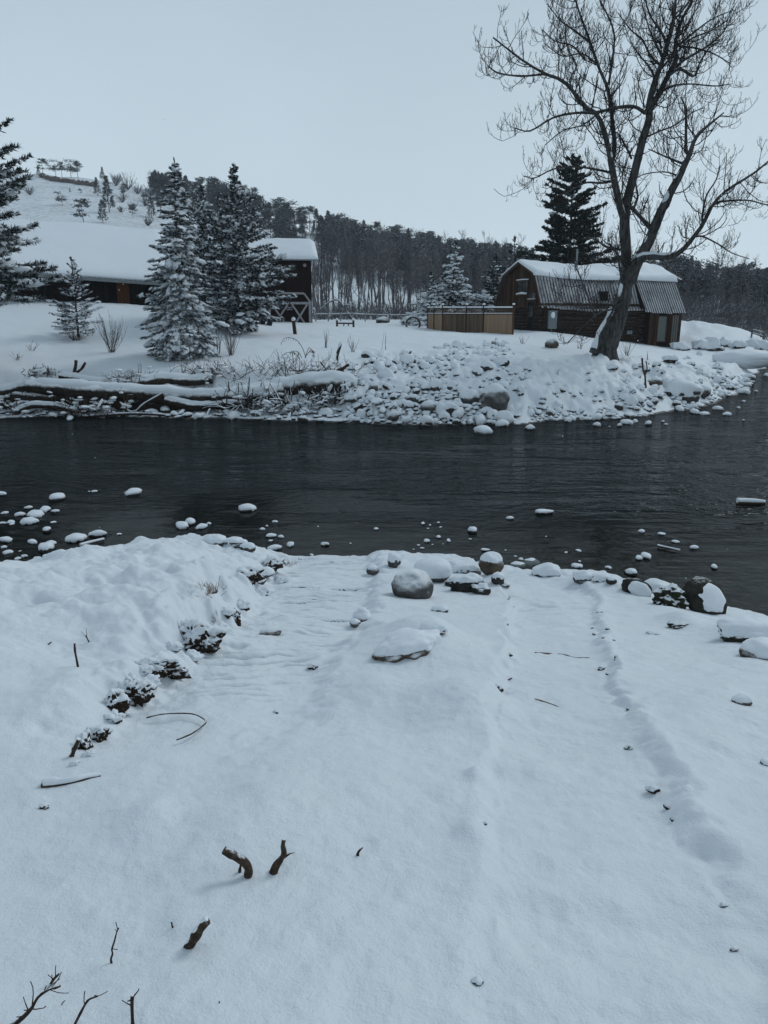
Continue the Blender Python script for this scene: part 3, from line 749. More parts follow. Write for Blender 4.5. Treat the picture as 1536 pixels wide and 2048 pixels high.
# bargeboards
def beam(a, b, w, t, mt, name='bargeboard', parent=cabin):
    a = np.array(a, float); b = np.array(b, float); d = nrm(b - a); n = np.array([1., 0, 0]); s = np.cross(d, n)
    m = MB(); V = []
    for p in (a, b):
        for i, j in ((0, -1), (1, -1), (1, 1), (0, 1)): V.append(p + n * t * (i - 1) + s * w * j / 2)
    m.add(V, [(0, 3, 2, 1), (4, 5, 6, 7), (0, 1, 5, 4), (1, 2, 6, 5), (2, 3, 7, 6), (3, 0, 4, 7)]); return m.build(name, mt, parent)
pr = [EV[0], KN[0], PEAK, KN[1], EV[1]]
for i in range(4): beam((-.32, pr[i][0], pr[i][1] - .06), (-.32, pr[i + 1][0], pr[i + 1][1] - .06), .14, .05, M_TRIM)
# snow lying on the upper roof
def roof_snow(rows, us, name='roof_snow', parent=cabin, th=.16, sd=0, matl=None):
    """rows: (v,z) along the slope; thickness tapers at the outer rows"""
    m = MB(); nu = len(us); nr_ = len(rows)
    top = []; bot = []
    for k, (a, b) in enumerate(rows):
        e = 1 if 0 < k < nr_ - 1 else .3
        for u in us:
            eu = min(1, .35 + min(u - us[0], us[-1] - u) / .25)
            h = th * e * eu * (1 + .6 * float(fbm(np.array([u * .8 + sd]), np.array([a * .9]), 3)[0]))
            top.append((u, a, b + sag(u) + h)); bot.append((u, a, b + sag(u) - .03))
    V = top + bot; off = len(top); fs = []
    for k in range(nr_ - 1):
        for i in range(nu - 1):
            q = k * nu + i; fs += [(q, q + 1, q + nu + 1, q + nu), (off + q, off + q + nu, off + q + nu + 1, off + q + 1)]
    for i in range(nu - 1):
        fs += [(i, off + i, off + i + 1, i + 1)]; q = (nr_ - 1) * nu + i; fs += [(q, q + 1, off + q + 1, off + q)]
    for k in range(nr_ - 1):
        q = k * nu; fs += [(q, q + nu, off + q + nu, off + q)]; q += nu - 1; fs += [(q, off + q, off + q + nu, q + nu)]
    m.add(V, fs); return m.build(name, matl or M_SNOW, parent, smooth=True)
def slope(a, b, n): return [(a[0] + (b[0] - a[0]) * t, a[1] + (b[1] - a[1]) * t + .06) for t in np.linspace(0, 1, n)]
us = np.linspace(-.42, 8.2, 44)
roof_snow([(KN[0][0] - .10, KN[0][1] - .12)] + slope(KN[0], PEAK, 8)[:-1] + slope(PEAK, KN[1], 8) + [(KN[1][0] + .1, KN[1][1] - .12)], us)
us = np.linspace(8.1, 11.75, 22)
roof_snow([(.55, 3.74)] + slope((.7, 3.92), (PEAK[0], PEAK[1] + .12), 8)[:-1] + slope((PEAK[0], PEAK[1] + .12), KN[1], 8), us, th=.22, sd=5)
# skylight box and stovepipe
m = MB(); m.box((4.75, .05, 2.1), (5.3, .5, 2.75)); m.build('dormer_vent', M_BLACKW, cabin)
m = MB(); m.tube([(4.05, 2.4, 4.5), (4.05, 2.4, 5.75)], [.07, .07], 8); m.build('stovepipe', M_GALV, cabin, smooth=True)
# far gable and right-hand annex
m = MB()
vv = [(u_, a, b) for u_ in (11.2, 11.28) for a, b in [(-.1, -1.6), (-.1, 1.5), (.95, 3.85), (3.15, 4.75), (5.4, 3.9), (6.4, 1.6), (6.4, -1.6)]]
m.add(vv, [tuple(range(7))]); m.add(vv, [tuple(range(13, 6, -1))]); m.add(vv, [(i, i + 7, (i + 1) % 7 + 7, (i + 1) % 7) for i in range(7)])
m.build('gable_wall', M_CBOARD, cabin)
AX0, AX1, AV = 8.62, 11.35, -.62
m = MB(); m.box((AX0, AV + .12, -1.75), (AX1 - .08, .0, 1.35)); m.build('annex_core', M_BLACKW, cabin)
for i, u in enumerate(np.arange(AX0, AX1 - .1, .19)):
    if 9.25 < u < 10.15 or 10.55 < u: continue
    MB().box((u, AV + .06 + rg.uniform(-.01, .01), -1.45), (u + .178, AV + .118, 1.36)).build('plank', M_CBOARD, cabin)
def awin(u0, u1, z0, z1, mt):
    w_ = MB().box((u0, AV + .02, z0), (u1, AV + .06, z1)).build('window', mt, cabin)
    for a, b in (((u0 - .07, AV - .03, z0 - .07), (u0, AV + .1, z1 + .07)), ((u1, AV - .03, z0 - .07), (u1 + .07, AV + .1, z1 + .07)), ((u0, AV - .028, z1), (u1, AV + .1, z1 + .07)), ((u0, AV - .028, z0 - .07), (u1, AV + .1, z0))):
        MB().box(a, b).build('frame', M_TRIM, w_)
    return w_
awin(9.35, 10.1, -.75, 1.0, M_CURTAIN)
q = awin(10.62, 11.2, -1.15, 1.05, M_CURTAIN)
for uu in (10.8, 11.0): MB().box((uu - .02, AV - .0, -1.15), (uu + .02, AV + .022, 1.05)).build('muntin', M_TRIM, q)
MB().box((10.4, AV - .05, -1.75), (11.42, .0, -1.28)).build('foundation', M_TRIM, cabin)
MB().box((11.3, AV - .02, -1.3), (11.42, AV + .1, 1.4)).build('corner_post', M_TRIM, cabin)
# electric meter on the long wall, its conduit, and a small vent
mb = MB().box((.20, -.38, .18), (.88, -.16, 1.42)).build('meter_box', M_METER, cabin)
m = MB(); m.tube([(.54, -.26, -.4), (.54, -.26, .18)], [.035, .035], 8); m.build('conduit', M_METER, mb, smooth=True)
m = MB(); v_, f_ = rock_v(2, 4, .2); m.add(v_ * np.array([.16, .10, .22]) + np.array([.5, -.42, 1.1]), f_); m.build('snow', M_SNOW, mb, smooth=True)
for uu in (7.0, 7.25): MB().box((uu, -.2, -.25), (uu + .2, -.13, .02)).build('vent_cover', M_METER, cabin)

# ------------------------------------------------------------------ board fence in front of the cabin
fence = thing('board_fence', 'tan and grey board fence with a lattice top and snow cap beside the cabin gable', 'fence', tuple(at(1025, 672, 50)), 0)
fo = at(1025, 672, 50)
FP = [(855, 660, 57.5), (879, 661, 55.5), (885, 662, 55), (932, 667, 53.2), (964, 669, 52), (1025, 673, 50)]
FP = [(855, 657, 58.0), (868, 659, 56.2), (885, 661, 54.6), (932, 666, 53.0), (966, 668, 51.7), (1025, 672, 50)]
pts = [at(*p) for p in FP]
mats_panel = [M_TAN, M_TAN, M_TANG, M_TANG, M_TAN]
H = 1.85
def fence_top(k): return [1.62, 1.66, 1.72, 1.76, 1.80, 1.85][k]
for k, p in enumerate(pts):
    q = p - fo
    hh = at(FP[k][0], 613, FP[k][2])[2] - fo[2]
    MB().box((q[0] - .06, q[1] - .06, q[2] - .5), (q[0] + .06, q[1] + .06, hh + .12)).build('post', M_POST if k == 5 else M_TRIM, fence)
    m = MB(); vv, ff = rock_v(1, k, .1); m.add(vv * np.array([.1, .1, .07]) + np.array([q[0], q[1], hh + .15]), ff); m.build('snow_cap', M_SNOW, fence, smooth=True)
for k in range(5):
    a, b = pts[k] - fo, pts[k + 1] - fo
    ha = at(FP[k][0], 615.5, FP[k][2])[2] - fo[2]; hb = at(FP[k + 1][0], 615.5, FP[k + 1][2])[2] - fo[2]
    la = at(FP[k][0], 628, FP[k][2])[2] - fo[2]; lb = at(FP[k + 1][0], 628, FP[k + 1][2])[2] - fo[2]
    d = b - a; L = np.hypot(d[0], d[1]); ang = math.atan2(d[1], d[0]); R = np.array([(math.cos(ang), -math.sin(ang), 0), (math.sin(ang), math.cos(ang), 0), (0, 0, 1)])
    n = max(3, int(L / .15)); o = np.array([a[0], a[1], 0])
    for i in range(n):
        x0 = .06 + (L - .12) * i / n; x1 = .06 + (L - .12) * (i + 1) / n - .006; t = (i + .5) / n
        zt = la + (lb - la) * t - .02; zb = a[2] + (b[2] - a[2]) * t - .45
        MB().box((x0, -.012 + rg.uniform(-.004, .004), zb), (x1, .012, zt), R=R, o=o).build('board', mats_panel[k], fence)
    for (za, zb_, w_, nm, mt) in ((la, lb, .06, 'rail', M_TRIM), (ha - .02, hb - .02, .05, 'rail', M_TRIM), (ha + .045, hb + .045, .085, 'snow_cap', M_SNOW), (la + .05, lb + .05, .04, 'snow_cap', M_SNOW)):
        m = MB(); V = []
        wy = .045 if nm == 'rail' else .055
        for x, zz in ((.06, za), (L - .06, zb_)):
            V += [(x, -wy, zz - w_ / 2), (x, wy, zz - w_ / 2), (x, wy, zz + w_ / 2), (x, -wy, zz + w_ / 2)]
        V = np.array(V) @ R.T + o
        m.add(V, [(0, 1, 2, 3), (7, 6, 5, 4), (0, 4, 5, 1), (1, 5, 6, 2), (2, 6, 7, 3), (3, 7, 4, 0)]); m.build(nm, mt, fence)
    # lattice: crossing laths between the two rails
    m = MB(); nl = max(4, int(L / .13))
    for i in range(nl):
        for s_ in (1, -1):
            xa = .06 + (L - .12) * i / nl; xb_ = min(L - .06, max(.06, xa + s_ * .30)); t = xa / L; z0 = la + (lb - la) * t + .06; z1 = ha + (hb - ha) * t - .04
            if abs(xb_ - xa) < .1: continue
            y = .008 * s_
            V = np.array([(xa - .014, y - .004, z0), (xa + .014, y - .004, z0), (xb_ + .014, y - .004, z1), (xb_ - .014, y - .004, z1), (xa - .014, y + .004, z0), (xa + .014, y + .004, z0), (xb_ + .014, y + .004, z1), (xb_ - .014, y + .004, z1)]) @ R.T + o
            m.add(V, [(0, 1, 2, 3), (7, 6, 5, 4), (0, 4, 5, 1), (1, 5, 6, 2), (2, 6, 7, 3), (3, 7, 4, 0)])
    lt = m.build('lattice', M_TANG, fence)

# ------------------------------------------------------------------ maroon barn with the crossed double door
bo = at(625, 650, 58); bl = at(455, 642, 57.0)
BU = bl - bo; BU[2] = 0; BL = np.linalg.norm(BU); BU /= BL; BA = math.atan2(BU[1], BU[0]); BV = np.array([BU[1], -BU[0], 0])
barn = thing('maroon_barn', 'tall dark maroon board barn with white crossed double door and thick snow on its roof', 'barn', tuple(bo), BA)
def bz(px, py):
    p = onplane(px, py, bo, BV) - bo; return p @ BU, p[2]
# local x runs to the left along the front, local -y ... front normal toward the river
ez = bz(625, 520)[1]; ezl = bz(455, 505)[1]
BH = ez
BD = 5.5; sgn = -1    # depth behind the front: local y negative = away? resolved below
away = 1 if np.dot(np.array([-math.sin(BA), math.cos(BA), 0]), np.array([0, 1, 0])) > 0 else -1
x = 0
while x < BL:
    x1 = min(x + rg.uniform(.17, .22), BL); a_ = -away * rg.uniform(.02, .045)
    MB().box((x + .006, min(a_, 0), -.7), (x1 - .006, max(a_, 0), BH - .03)).build('board', M_RED, barn); x = x1
m = MB(); y1 = away * BD; rz_ = BH + 1.25
vv = [(x_, a, b) for x_ in (0, BL) for a, b in [(away * .004, -.8), (away * .004, BH), (y1 / 2, rz_), (y1, BH), (y1, -.8)]]
m.add(vv, [(0, 1, 2, 3, 4)]); m.add(vv, [(9, 8, 7, 6, 5)]); m.add(vv, [(i, (i + 1) % 5, (i + 1) % 5 + 5, i + 5) for i in range(5)]); m.build('wall', M_RED, barn)
def slab(pa, pb, x0, x1, t, name, mt, parent, sm=False, nz=0, nx=2, ny=2, sd=0, edge=.4):
    """roof slab from (y,z) pa to pb over x0..x1"""
    m = MB(); top = []; bot = []
    for j in range(ny):
        s_ = j / (ny - 1); y = pa[0] + (pb[0] - pa[0]) * s_; z = pa[1] + (pb[1] - pa[1]) * s_
        for i in range(nx):
            xx = x0 + (x1 - x0) * i / (nx - 1)
            e = 1.0
            if nz: e = min(1, edge + min(i, nx - 1 - i, j * 1.0) * .3)
            h = t * e * (1 + (nz * float(fbm(np.array([xx * .4 + sd]), np.array([y * .5]), 3)[0]) if nz else 0))
            top.append((xx, y, z + h)); bot.append((xx, y, z))
    V = top + bot; o_ = len(top); fs = []
    for j in range(ny - 1):
        for i in range(nx - 1):
            q = j * nx + i; fs += [(q, q + 1, q + nx + 1, q + nx), (o_ + q, o_ + q + nx, o_ + q + nx + 1, o_ + q + 1)]
    for i in range(nx - 1):
        q = (ny - 1) * nx + i; fs += [(i, o_ + i, o_ + i + 1, i + 1), (q, q + 1, o_ + q + 1, o_ + q)]
    for j in range(ny - 1):
        q = j * nx; fs += [(q, q + nx, o_ + q + nx, o_ + q)]; q += nx - 1; fs += [(q, o_ + q, o_ + q + nx, q + nx)]
    m.add(V, fs); return m.build(name, mt, parent, smooth=sm)
ov = -away * .35
slab((ov, BH - .06), (y1 / 2, rz_ + .02), -.45, BL + .3, .07, 'roof', M_GALV, barn)
slab((y1 - ov, BH - .06), (y1 / 2, rz_ + .02), -.45, BL + .3, .07, 'roof', M_GALV, barn)
slab((ov * 1.1, BH + .02), (y1 / 2, rz_ + .10), -.5, BL + .35, .34, 'roof_snow', M_SNOW, barn, True, .3, 40, 12, 3)
slab((y1 - ov, BH + .02), (y1 / 2, rz_ + .10), -.5, BL + .35, .30, 'roof_snow', M_SNOW, barn, True, .3, 40, 8, 9)
for xx in (0.02,): MB().box((xx, -away * .09 if away > 0 else .05, -.6), (xx + .09, -away * .05 if away > 0 else .09, BH - .1)).build('corner_trim', M_RED, barn)
def fr(px, py): x_, z_ = bz(px, py); return x_, z_
FY = -away * .075
def strip(a, b, w_, name, mt, parent, off=0, th=.035):
    a = np.array([a[0], FY - away * off, a[1]]); b = np.array([b[0], FY - away * off, b[1]]); d = nrm(b - a); n = np.array([0, 1., 0]); s = np.cross(d, n)
    V = []
    for p in (a, b):
        for i, j in ((-1, -1), (1, -1), (1, 1), (-1, 1)): V.append(p + n * th / 2 * i + s * w_ / 2 * j)
    m = MB(); m.add(V, [(0, 3, 2, 1), (4, 5, 6, 7), (0, 1, 5, 4), (1, 2, 6, 5), (2, 3, 7, 6), (3, 0, 4, 7)]); return m.build(name, mt, parent)
xL, xM, xR = fr(540, 625)[0], fr(580, 625)[0], fr(619, 625)[0]
zt, zb = fr(580, 604)[1], -.30
for (xa, xb_) in ((xM, xL), (xR, xM)):
    a0, a1 = xa + .04, xb_ - .04
    leaf = MB().box((a0, min(FY, FY + away * .02), zb), (a1, max(FY, FY + away * .02), zt)).build('door', M_RED, barn)
    strip((a0, zt - .08), (a1, zt - .08), .17, 'rail', M_WHITEP, leaf, .03)
    strip((a0, zb), (a1, zb), .17, 'rail', M_WHITEP, leaf, .03)
    strip((a0 + .12, zt - .17), (a1 - .12, zb + .1), .13, 'brace', M_WHITEP, leaf, .035)
    strip((a0 + .12, zb + .1), (a1 - .12, zt - .17), .13, 'brace', M_WHITEP, leaf, .075)
strip((xR - .04, zb - .2), (xR - .04, zt + .05), .20, 'jamb', M_WHITEP, barn, .04)
strip((xL + .04, zb - .2), (xL + .04, zt + .05), .20, 'jamb', M_WHITEP, barn, .04)
z3 = fr(600, 587)[1]; xa_, xb_ = fr(608, 587)[0], fr(560, 587)[0]
strip((xR - .04, zt + .05), (xa_, z3), .13, 'track_cover', M_WHITEP, barn, .03)
strip((xa_, z3), (xb_, z3 + .02), .15, 'track_cover', M_WHITEP, barn, .034)
strip((xb_, z3 + .02), (xL, zt + .05), .13, 'track_cover', M_WHITEP, barn, .03)
th_ = np.linspace(0, 2 * math.pi, 13)
for px in (575.5, 581.5):
    cx, cz = fr(px, 617); P = [(cx + .10 * math.cos(t), FY - away * .10, cz + .10 * math.sin(t)) for t in th_]
    m = MB(); m.tube(P, [.028] * 13, 6, cap=False); m.build('ring_handle', M_WHITEP, barn, smooth=True)
lx, lz = fr(609, 531); m = MB(); vv, ff = ICO[2]; m.add(vv * .13 + np.array([lx, -away * .2, lz]), ff); m.build('yard_lamp', plain('lamp_shade_glass', (.25, .2, .2), .4), barn, smooth=True)

# ------------------------------------------------------------------ long open shed on the left
so = at(345, 612, 50); sl = at(-60, 598, 44)
SU = sl - so; SU[2] = 0; SL = np.linalg.norm(SU); SU /= SL; SA = math.atan2(SU[1], SU[0])
SVn = np.array([SU[1], -SU[0], 0])
shed = thing('long_shed', 'long low dark shed with a wide snow-covered roof on the left behind the small pine', 'shed', tuple(so), SA)
def sx(px, py, off=0):
    p = onplane(px, py, so + SVn * off, SVn) - so; return p @ SU, p[2]
aw = 1 if -math.sin(SA) * 0 + math.cos(SA) > 0 else -1
zE1 = sx(330, 568)[1]; zE2 = sx(60, 549)[1]; xE1, xE2 = sx(330, 568)[0], sx(60, 549)[0]
zE = .5 * (zE1 + zE2)
sl_ = (zE2 - zE1) / (xE2 - xE1)
ez_ = lambda x: zE1 + sl_ * (x - xE1)
MB().box((.15, min(aw * .32, aw * .4), -1.4), (SL, max(aw * .32, aw * .4), min(ez_(.2), ez_(SL)) + .35)).build('dark_backing', M_BLACKW, shed)  # added near-black sheet close behind the planks, standing for the shade inside
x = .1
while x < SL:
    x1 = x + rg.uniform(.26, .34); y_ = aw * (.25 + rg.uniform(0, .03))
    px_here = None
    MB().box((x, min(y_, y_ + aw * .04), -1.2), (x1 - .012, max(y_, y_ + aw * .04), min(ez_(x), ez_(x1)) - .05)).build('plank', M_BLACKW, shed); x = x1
oa, ob_ = sx(260, 590)[0], sx(235, 590)[0]
for i in range(4):
    a_ = oa + (ob_ - oa) * i / 4; b_ = oa + (ob_ - oa) * (i + 1) / 4 - .01
    MB().box((min(a_, b_), min(aw * .14, aw * .19), -1.0), (max(a_, b_), max(aw * .14, aw * .19), ez_(a_) - .08)).build('door_plank', M_ORANGE, shed)
wa, wb = sx(332, 574), sx(321, 592)
MB().box((min(wa[0], wb[0]), min(0, aw * .1), wb[1]), (max(wa[0], wb[0]), max(0, aw * .1), wa[1])).build('window', M_CURTAIN, shed)
for px in (300, 212, 150, 90, 40):
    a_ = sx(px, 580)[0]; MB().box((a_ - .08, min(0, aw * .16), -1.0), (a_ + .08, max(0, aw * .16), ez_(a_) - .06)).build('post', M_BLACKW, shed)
# roof: ridge behind
RDp = 8.5
zr_ = []
for (px, py) in ((310, 470), (60, 452)):
    p = onplane(px, py, so - SVn * RDp * (1 if (-SVn)[1] > 0 else -1), SVn) - so; zr_.append((p @ SU, p[2]))
rs = (zr_[1][1] - zr_[0][1]) / (zr_[1][0] - zr_[0][0]); rz2 = lambda x: zr_[0][1] + rs * (x - zr_[0][0])
def shed_slab(x0, x1, dz, t, name, mt, nx, ny, sm, nz, y0=None, xr0=0):
    m = MB(); top = []; bot = []; y0 = -aw * .55 if y0 is None else y0
    for j in range(ny):
        s_ = j / (ny - 1); y = y0 + (aw * RDp - y0) * s_
        for i in range(nx):
            a0_ = x0 + xr0 * s_
            xx = a0_ + (x1 - a0_) * i / (nx - 1); z = ez_(xx) * (1 - s_) + rz2(xx) * s_ + dz
            e = min(1, .45 + min(i * .35, j * .45)) if nz else 1
            h = t * e * (1 + (nz * float(fbm(np.array([xx * .3]), np.array([y * .4]), 3)[0]) if nz else 0))
            top.append((xx, y, z + h)); bot.append((xx, y, z))
    V = top + bot; o_ = len(top); fs = []
    for j in range(ny - 1):
        for i in range(nx - 1):
            q = j * nx + i; fs += [(q, q + 1, q + nx + 1, q + nx), (o_ + q, o_ + q + nx, o_ + q + nx + 1, o_ + q + 1)]
    for i in range(nx - 1):
        q = (ny - 1) * nx + i; fs += [(i, o_ + i, o_ + i + 1, i + 1), (q, q + 1, o_ + q + 1, o_ + q)]
    for j in range(ny - 1):
        q = j * nx; fs += [(q, q + nx, o_ + q + nx, o_ + q)]; q += nx - 1; fs += [(q, o_ + q, o_ + q + nx, q + nx)]
    m.add(V, fs); return m.build(name, mt, shed, smooth=sm)
shed_slab(-.5, SL + 3, -.02, .05, 'roof', M_GALV, 40, 3, False, 0, xr0=-1.6)
shed_slab(-.55, SL + 3, .05, .42, 'roof_snow', M_SNOW, 60, 18, True, .22, y0=-aw * .46, xr0=-1.6)
m = MB()
for xx in np.arange(-.4, SL + 2.9, .30):
    m.box((xx, min(-aw * .60, -aw * .48), ez_(xx) + .03), (xx + .055, max(-aw * .60, -aw * .48), ez_(xx) + .085))
rb = m.build('roof_rib', M_GALV, shed, kind='stuff')
MB().add([(xx, y_, ez_(xx) + dz) for y_ in (-aw * .60, -aw * .56) for xx, dz in ((-.5, -.14), (SL + 3, -.14), (SL + 3, .03), (-.5, .03))],
         [(0, 1, 2, 3), (7, 6, 5, 4), (0, 4, 5, 1), (1, 5, 6, 2), (2, 6, 7, 3), (3, 7, 4, 0)]).build('fascia', M_GALV, shed)
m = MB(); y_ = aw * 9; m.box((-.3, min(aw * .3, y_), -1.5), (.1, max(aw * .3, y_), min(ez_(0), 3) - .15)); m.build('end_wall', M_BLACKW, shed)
# second low snow roof seen over the first, with a small vent hood
p2 = at(292, 470, 66)
ann = thing('small_outbuilding', 'small snow-roofed outbuilding just showing above the long shed roof', 'shed', (p2[0], p2[1], gz(p2[0], p2[1])), 0)
zz = p2[2] - gz(p2[0], p2[1])
MB().box((-2.4, 0, -.5), (2.6, 4, zz - .9)).build('wall', M_BLACKW, ann)
slab((-.5, zz - 1.0), (2.2, zz - .15), -2.8, 3.0, .3, 'roof_snow', M_SNOW, ann, True, .2, 20, 8, 2)
vb = at(266, 465, 57)
m = MB(); m.add([(-.28, -.2, -.35), (.28, -.2, -.35), (.28, .3, -.35), (-.28, .3, -.35), (0, .05, .3)], [(0, 3, 2, 1)]); m.add([(-.28, -.2, -.35), (.28, -.2, -.35), (.28, .3, -.35), (-.28, .3, -.35), (0, .05, .3)], [(0, 1, 4), (1, 2, 4), (2, 3, 4), (3, 0, 4)])
vh = m.build('vent_hood', M_METER, shed); vh.matrix_parent_inverse = Matrix.Identity(4)
pv = (Matrix.Translation(Vector(so)) @ Matrix.Rotation(SA, 4, 'Z')).inverted() @ Vector(vb); vh.location = pv
# ------------------------------------------------------------------ conifers
def profile_r(kind, s):
    if kind == 'spruce': return (1 - s) ** .85 * (.55 + .45 * min(1, s * 6 + .3))
    if kind == 'pine': return max(.08, math.sin(math.pi * min(1, (s * .85 + .22)))) ** .7 * (1.02 - s * .55)
    if kind == 'cone': return (1 - s) ** .75
    if kind == 'full': return (1 - s) ** .55 * (.7 + .3 * min(1, s * 5))
    if kind == 'column': return .86 if s < .72 else max(.05, 1 - ((s - .72) / .3) ** 1.4) * .86
    if kind == 'round': return 0.0 if s < .25 else max(0, 1 - ((s - .62) / .41) ** 2) ** .5
    return 1 - s
def conifer(name, label, cat, base, H, Rm, kind, seed, group=None, whorls=30, per=8, droop=.25, z0=.06, lean=0.0, twig=.26, tw=.055, dens=1.0,
            snow=1.0, mfol=None, msnow=None, blob=.13, up=.25, lop=None, rmin_=0.12, trunk_r=None, base_root=None, tuft=False, bare=0):
    rg = np.random.RandomState(seed)
    t = base_root or thing(name, label, cat, tuple(base), 0, group)
    mf = mfol or M_FOL
    K = 14; zz = np.linspace(0, 1, K); tr = trunk_r or H * .014
    ln = np.stack([lean * H * zz ** 1.5 + .02 * H * np.sin(zz * 3 + seed) * zz, .01 * H * np.sin(zz * 4 + 1), zz * H], -1)
    m = MB(); m.tube(ln, tr * (1 - zz) ** .8 + .012, 8); m.build('trunk', M_BARK if tr > .05 else M_TWIG, t, smooth=True)
    BP = []; BR = []; TP = []; TD = []; TL = []; SP_ = []; SS = []; SD = []
    for wi in range(whorls):
        s0 = z0 + (1 - z0) * (wi + rg.uniform(-.3, .3)) / whorls
        s0 = min(max(s0, z0 * .6), .985)
        nb = max(3, int(per * (1.1 - .6 * s0)))
        for b in range(nb):
            s = min(.985, s0 + rg.uniform(-.5, .5) / whorls)
            az = rg.uniform(0, 2 * math.pi)
            sf = (s - z0) / (1 - z0)
            L = Rm * profile_r(kind, max(sf, 0)) * rg.uniform(.68, 1.14)
            L *= 1 + .22 * math.sin(az * 2 + s0 * 17 + seed) * math.cos(s0 * 31 + seed)
            if rg.rand() < .12: L *= rg.uniform(.5, 1.25)
            if lop is not None: L *= lop(az, s)
            L = max(L, rmin_)
            i = s * (K - 1); p0 = ln[int(i)] + (ln[min(int(i) + 1, K - 1)] - ln[int(i)]) * (i - int(i))
            n = 7; d = np.array([math.cos(az), math.sin(az), up * (1.2 * s) + rg.uniform(-.12, .12)])
            dr = droop * (1.15 - s) * rg.uniform(.6, 1.3)
            q = [p0]
            for k in range(1, n):
                e = k / (n - 1)
                dd = nrm(d + np.array([0, 0, -dr * 2.2 * math.sin(e * 2.3) + dr * 1.6 * max(0, e - .65)]) + rg.normal(size=3) * .07)
                q.append(q[-1] + dd * L / (n - 1))
            q = np.array(q); BP.append(q); BR.append(np.linspace(max(.012, L * .012), .008, n))
            # side twigs along the branch, a flat spray
            nt_ = int((10 + L * 16) * dens)
            tt = rg.uniform(bare * (1 - .4 * s), 1.0, nt_) ** .8
            ii = tt * (n - 1.001); i0 = ii.astype(int); u = (ii - i0)[:, None]
            pp = q[i0] * (1 - u) + q[i0 + 1] * u
            tg = nrm(q[i0 + 1] - q[i0])
            side = np.cross(tg, [0, 0, 1.]); side = nrm(side) * np.where(rg.rand(nt_) < .5, 1, -1)[:, None]
            wdt = (1 - tt) * .42 * L * rg.uniform(.2, 1, nt_) + .02
            dirn = nrm(tg * .75 + side * rg.uniform(.3, 1.1, nt_)[:, None] + np.array([0, 0, 1.]) * (rg.uniform(-.55, .3, nt_)[:, None] if not tuft else rg.uniform(-.2, .8, nt_)[:, None]))
            off = nrm(side + tg * .9) * (wdt * rg.uniform(0, 1, nt_))[:, None]
            off[:, 2] -= np.abs(wdt) * .25
            TP.append(pp + off); TD.append(dirn); TL.append(twig * rg.uniform(.6, 1.25, nt_) * (.55 + .45 * (1 - s)))
            ns = rg.poisson(snow * (1.2 + L * 3.2))
            if ns:
                tt = rg.uniform(.18, 1.0, ns); ii = tt * (n - 1.001); i0 = ii.astype(int); u = (ii - i0)[:, None]
                pp = q[i0] * (1 - u) + q[i0 + 1] * u; tg = nrm(q[i0 + 1] - q[i0])
                side = nrm(np.cross(tg, [0, 0, 1.]))
                o = side * ((1 - tt) * L * .30 * rg.uniform(-1, 1, ns))[:, None]
                pp = pp + o; pp[:, 2] += .02 - np.abs(o).sum(1) * .2
                SP_.append(pp); SD.append(nrm(tg + o * .8)); SS.append(blob * rg.uniform(.3, 1.1, ns) * (.5 + .5 * (1 - s)) * np.where(rg.rand(ns) < .12, 2.3, 1))
    v, f = tubes(np.array(BP), np.array(BR), 4); m = MB(); m.add(v, f); m.build('branches', M_TWIG, t, kind='stuff')
    P = np.vstack(TP); D = np.vstack(TD); L_ = np.concatenate(TL)
    # a tuft at the very top
    nt_ = 14; P = np.vstack([P, ln[-1] + np.array([0, 0, -1.]) * rg.uniform(0, .05 * H, nt_)[:, None]]); D = np.vstack([D, np.stack([rg.normal(size=nt_) * .35, rg.normal(size=nt_) * .35, np.ones(nt_)], -1)]); L_ = np.concatenate([L_, np.full(nt_, twig * .8)])
    if tuft:
        rep = 4; P = np.repeat(P, rep, 0); D = nrm(np.repeat(D, rep, 0) + rg.normal(size=(len(P), 3)) * .42); L_ = np.repeat(L_, rep) * rg.uniform(.7, 1.1, len(P))
    if tuft: v, f = inst(_TV, _TF, P, D, L_, tw * 1.25 * rg.uniform(.7, 1.3, len(P)), rg)
    else: v, f = inst(_SP, _SF, P, D, L_, tw * rg.uniform(.7, 1.3, len(P)), rg)
    m = MB(); m.add(v, f); m.build('foliage', mf, t, kind='stuff')
    if SP_:
        P = np.vstack(SP_); D = np.vstack(SD); S = np.concatenate(SS)
        tv, tf = ICO[0]; tv = tv * (1 + .3 * fbm(tv[:, 0] * 1.5, tv[:, 1] * 1.5, 2, z=tv[:, 2]))[:, None] * 1.08
        if blob >= .1:
            P = np.repeat(P, 3, 0) + nrm(rg.normal(size=(len(P) * 3, 3))) * (np.repeat(S, 3) * rg.uniform(.2, .95, len(P) * 3))[:, None] * np.array([1, 1, .35]); D = np.repeat(D, 3, 0) + rg.normal(size=(len(P), 3)) * .3; S = np.repeat(S, 3) * rg.uniform(.35, .85, len(P))
        v, f = inst(tv, tf, P, D, S * 1.25, S * .85, rg, flat=.6)
        m = MB(); m.add(v, f); m.build('snow_load', msnow or M_SNOW, t, smooth=True, kind='stuff')
    return t
def base_at(px, py, Y): p = at(px, py, Y); return np.array([p[0], p[1], gz(p[0], p[1])])
def hgt(base, py): # height from base up to photo row py at that distance
    return at(768, py, base[1])[2] - base[2]

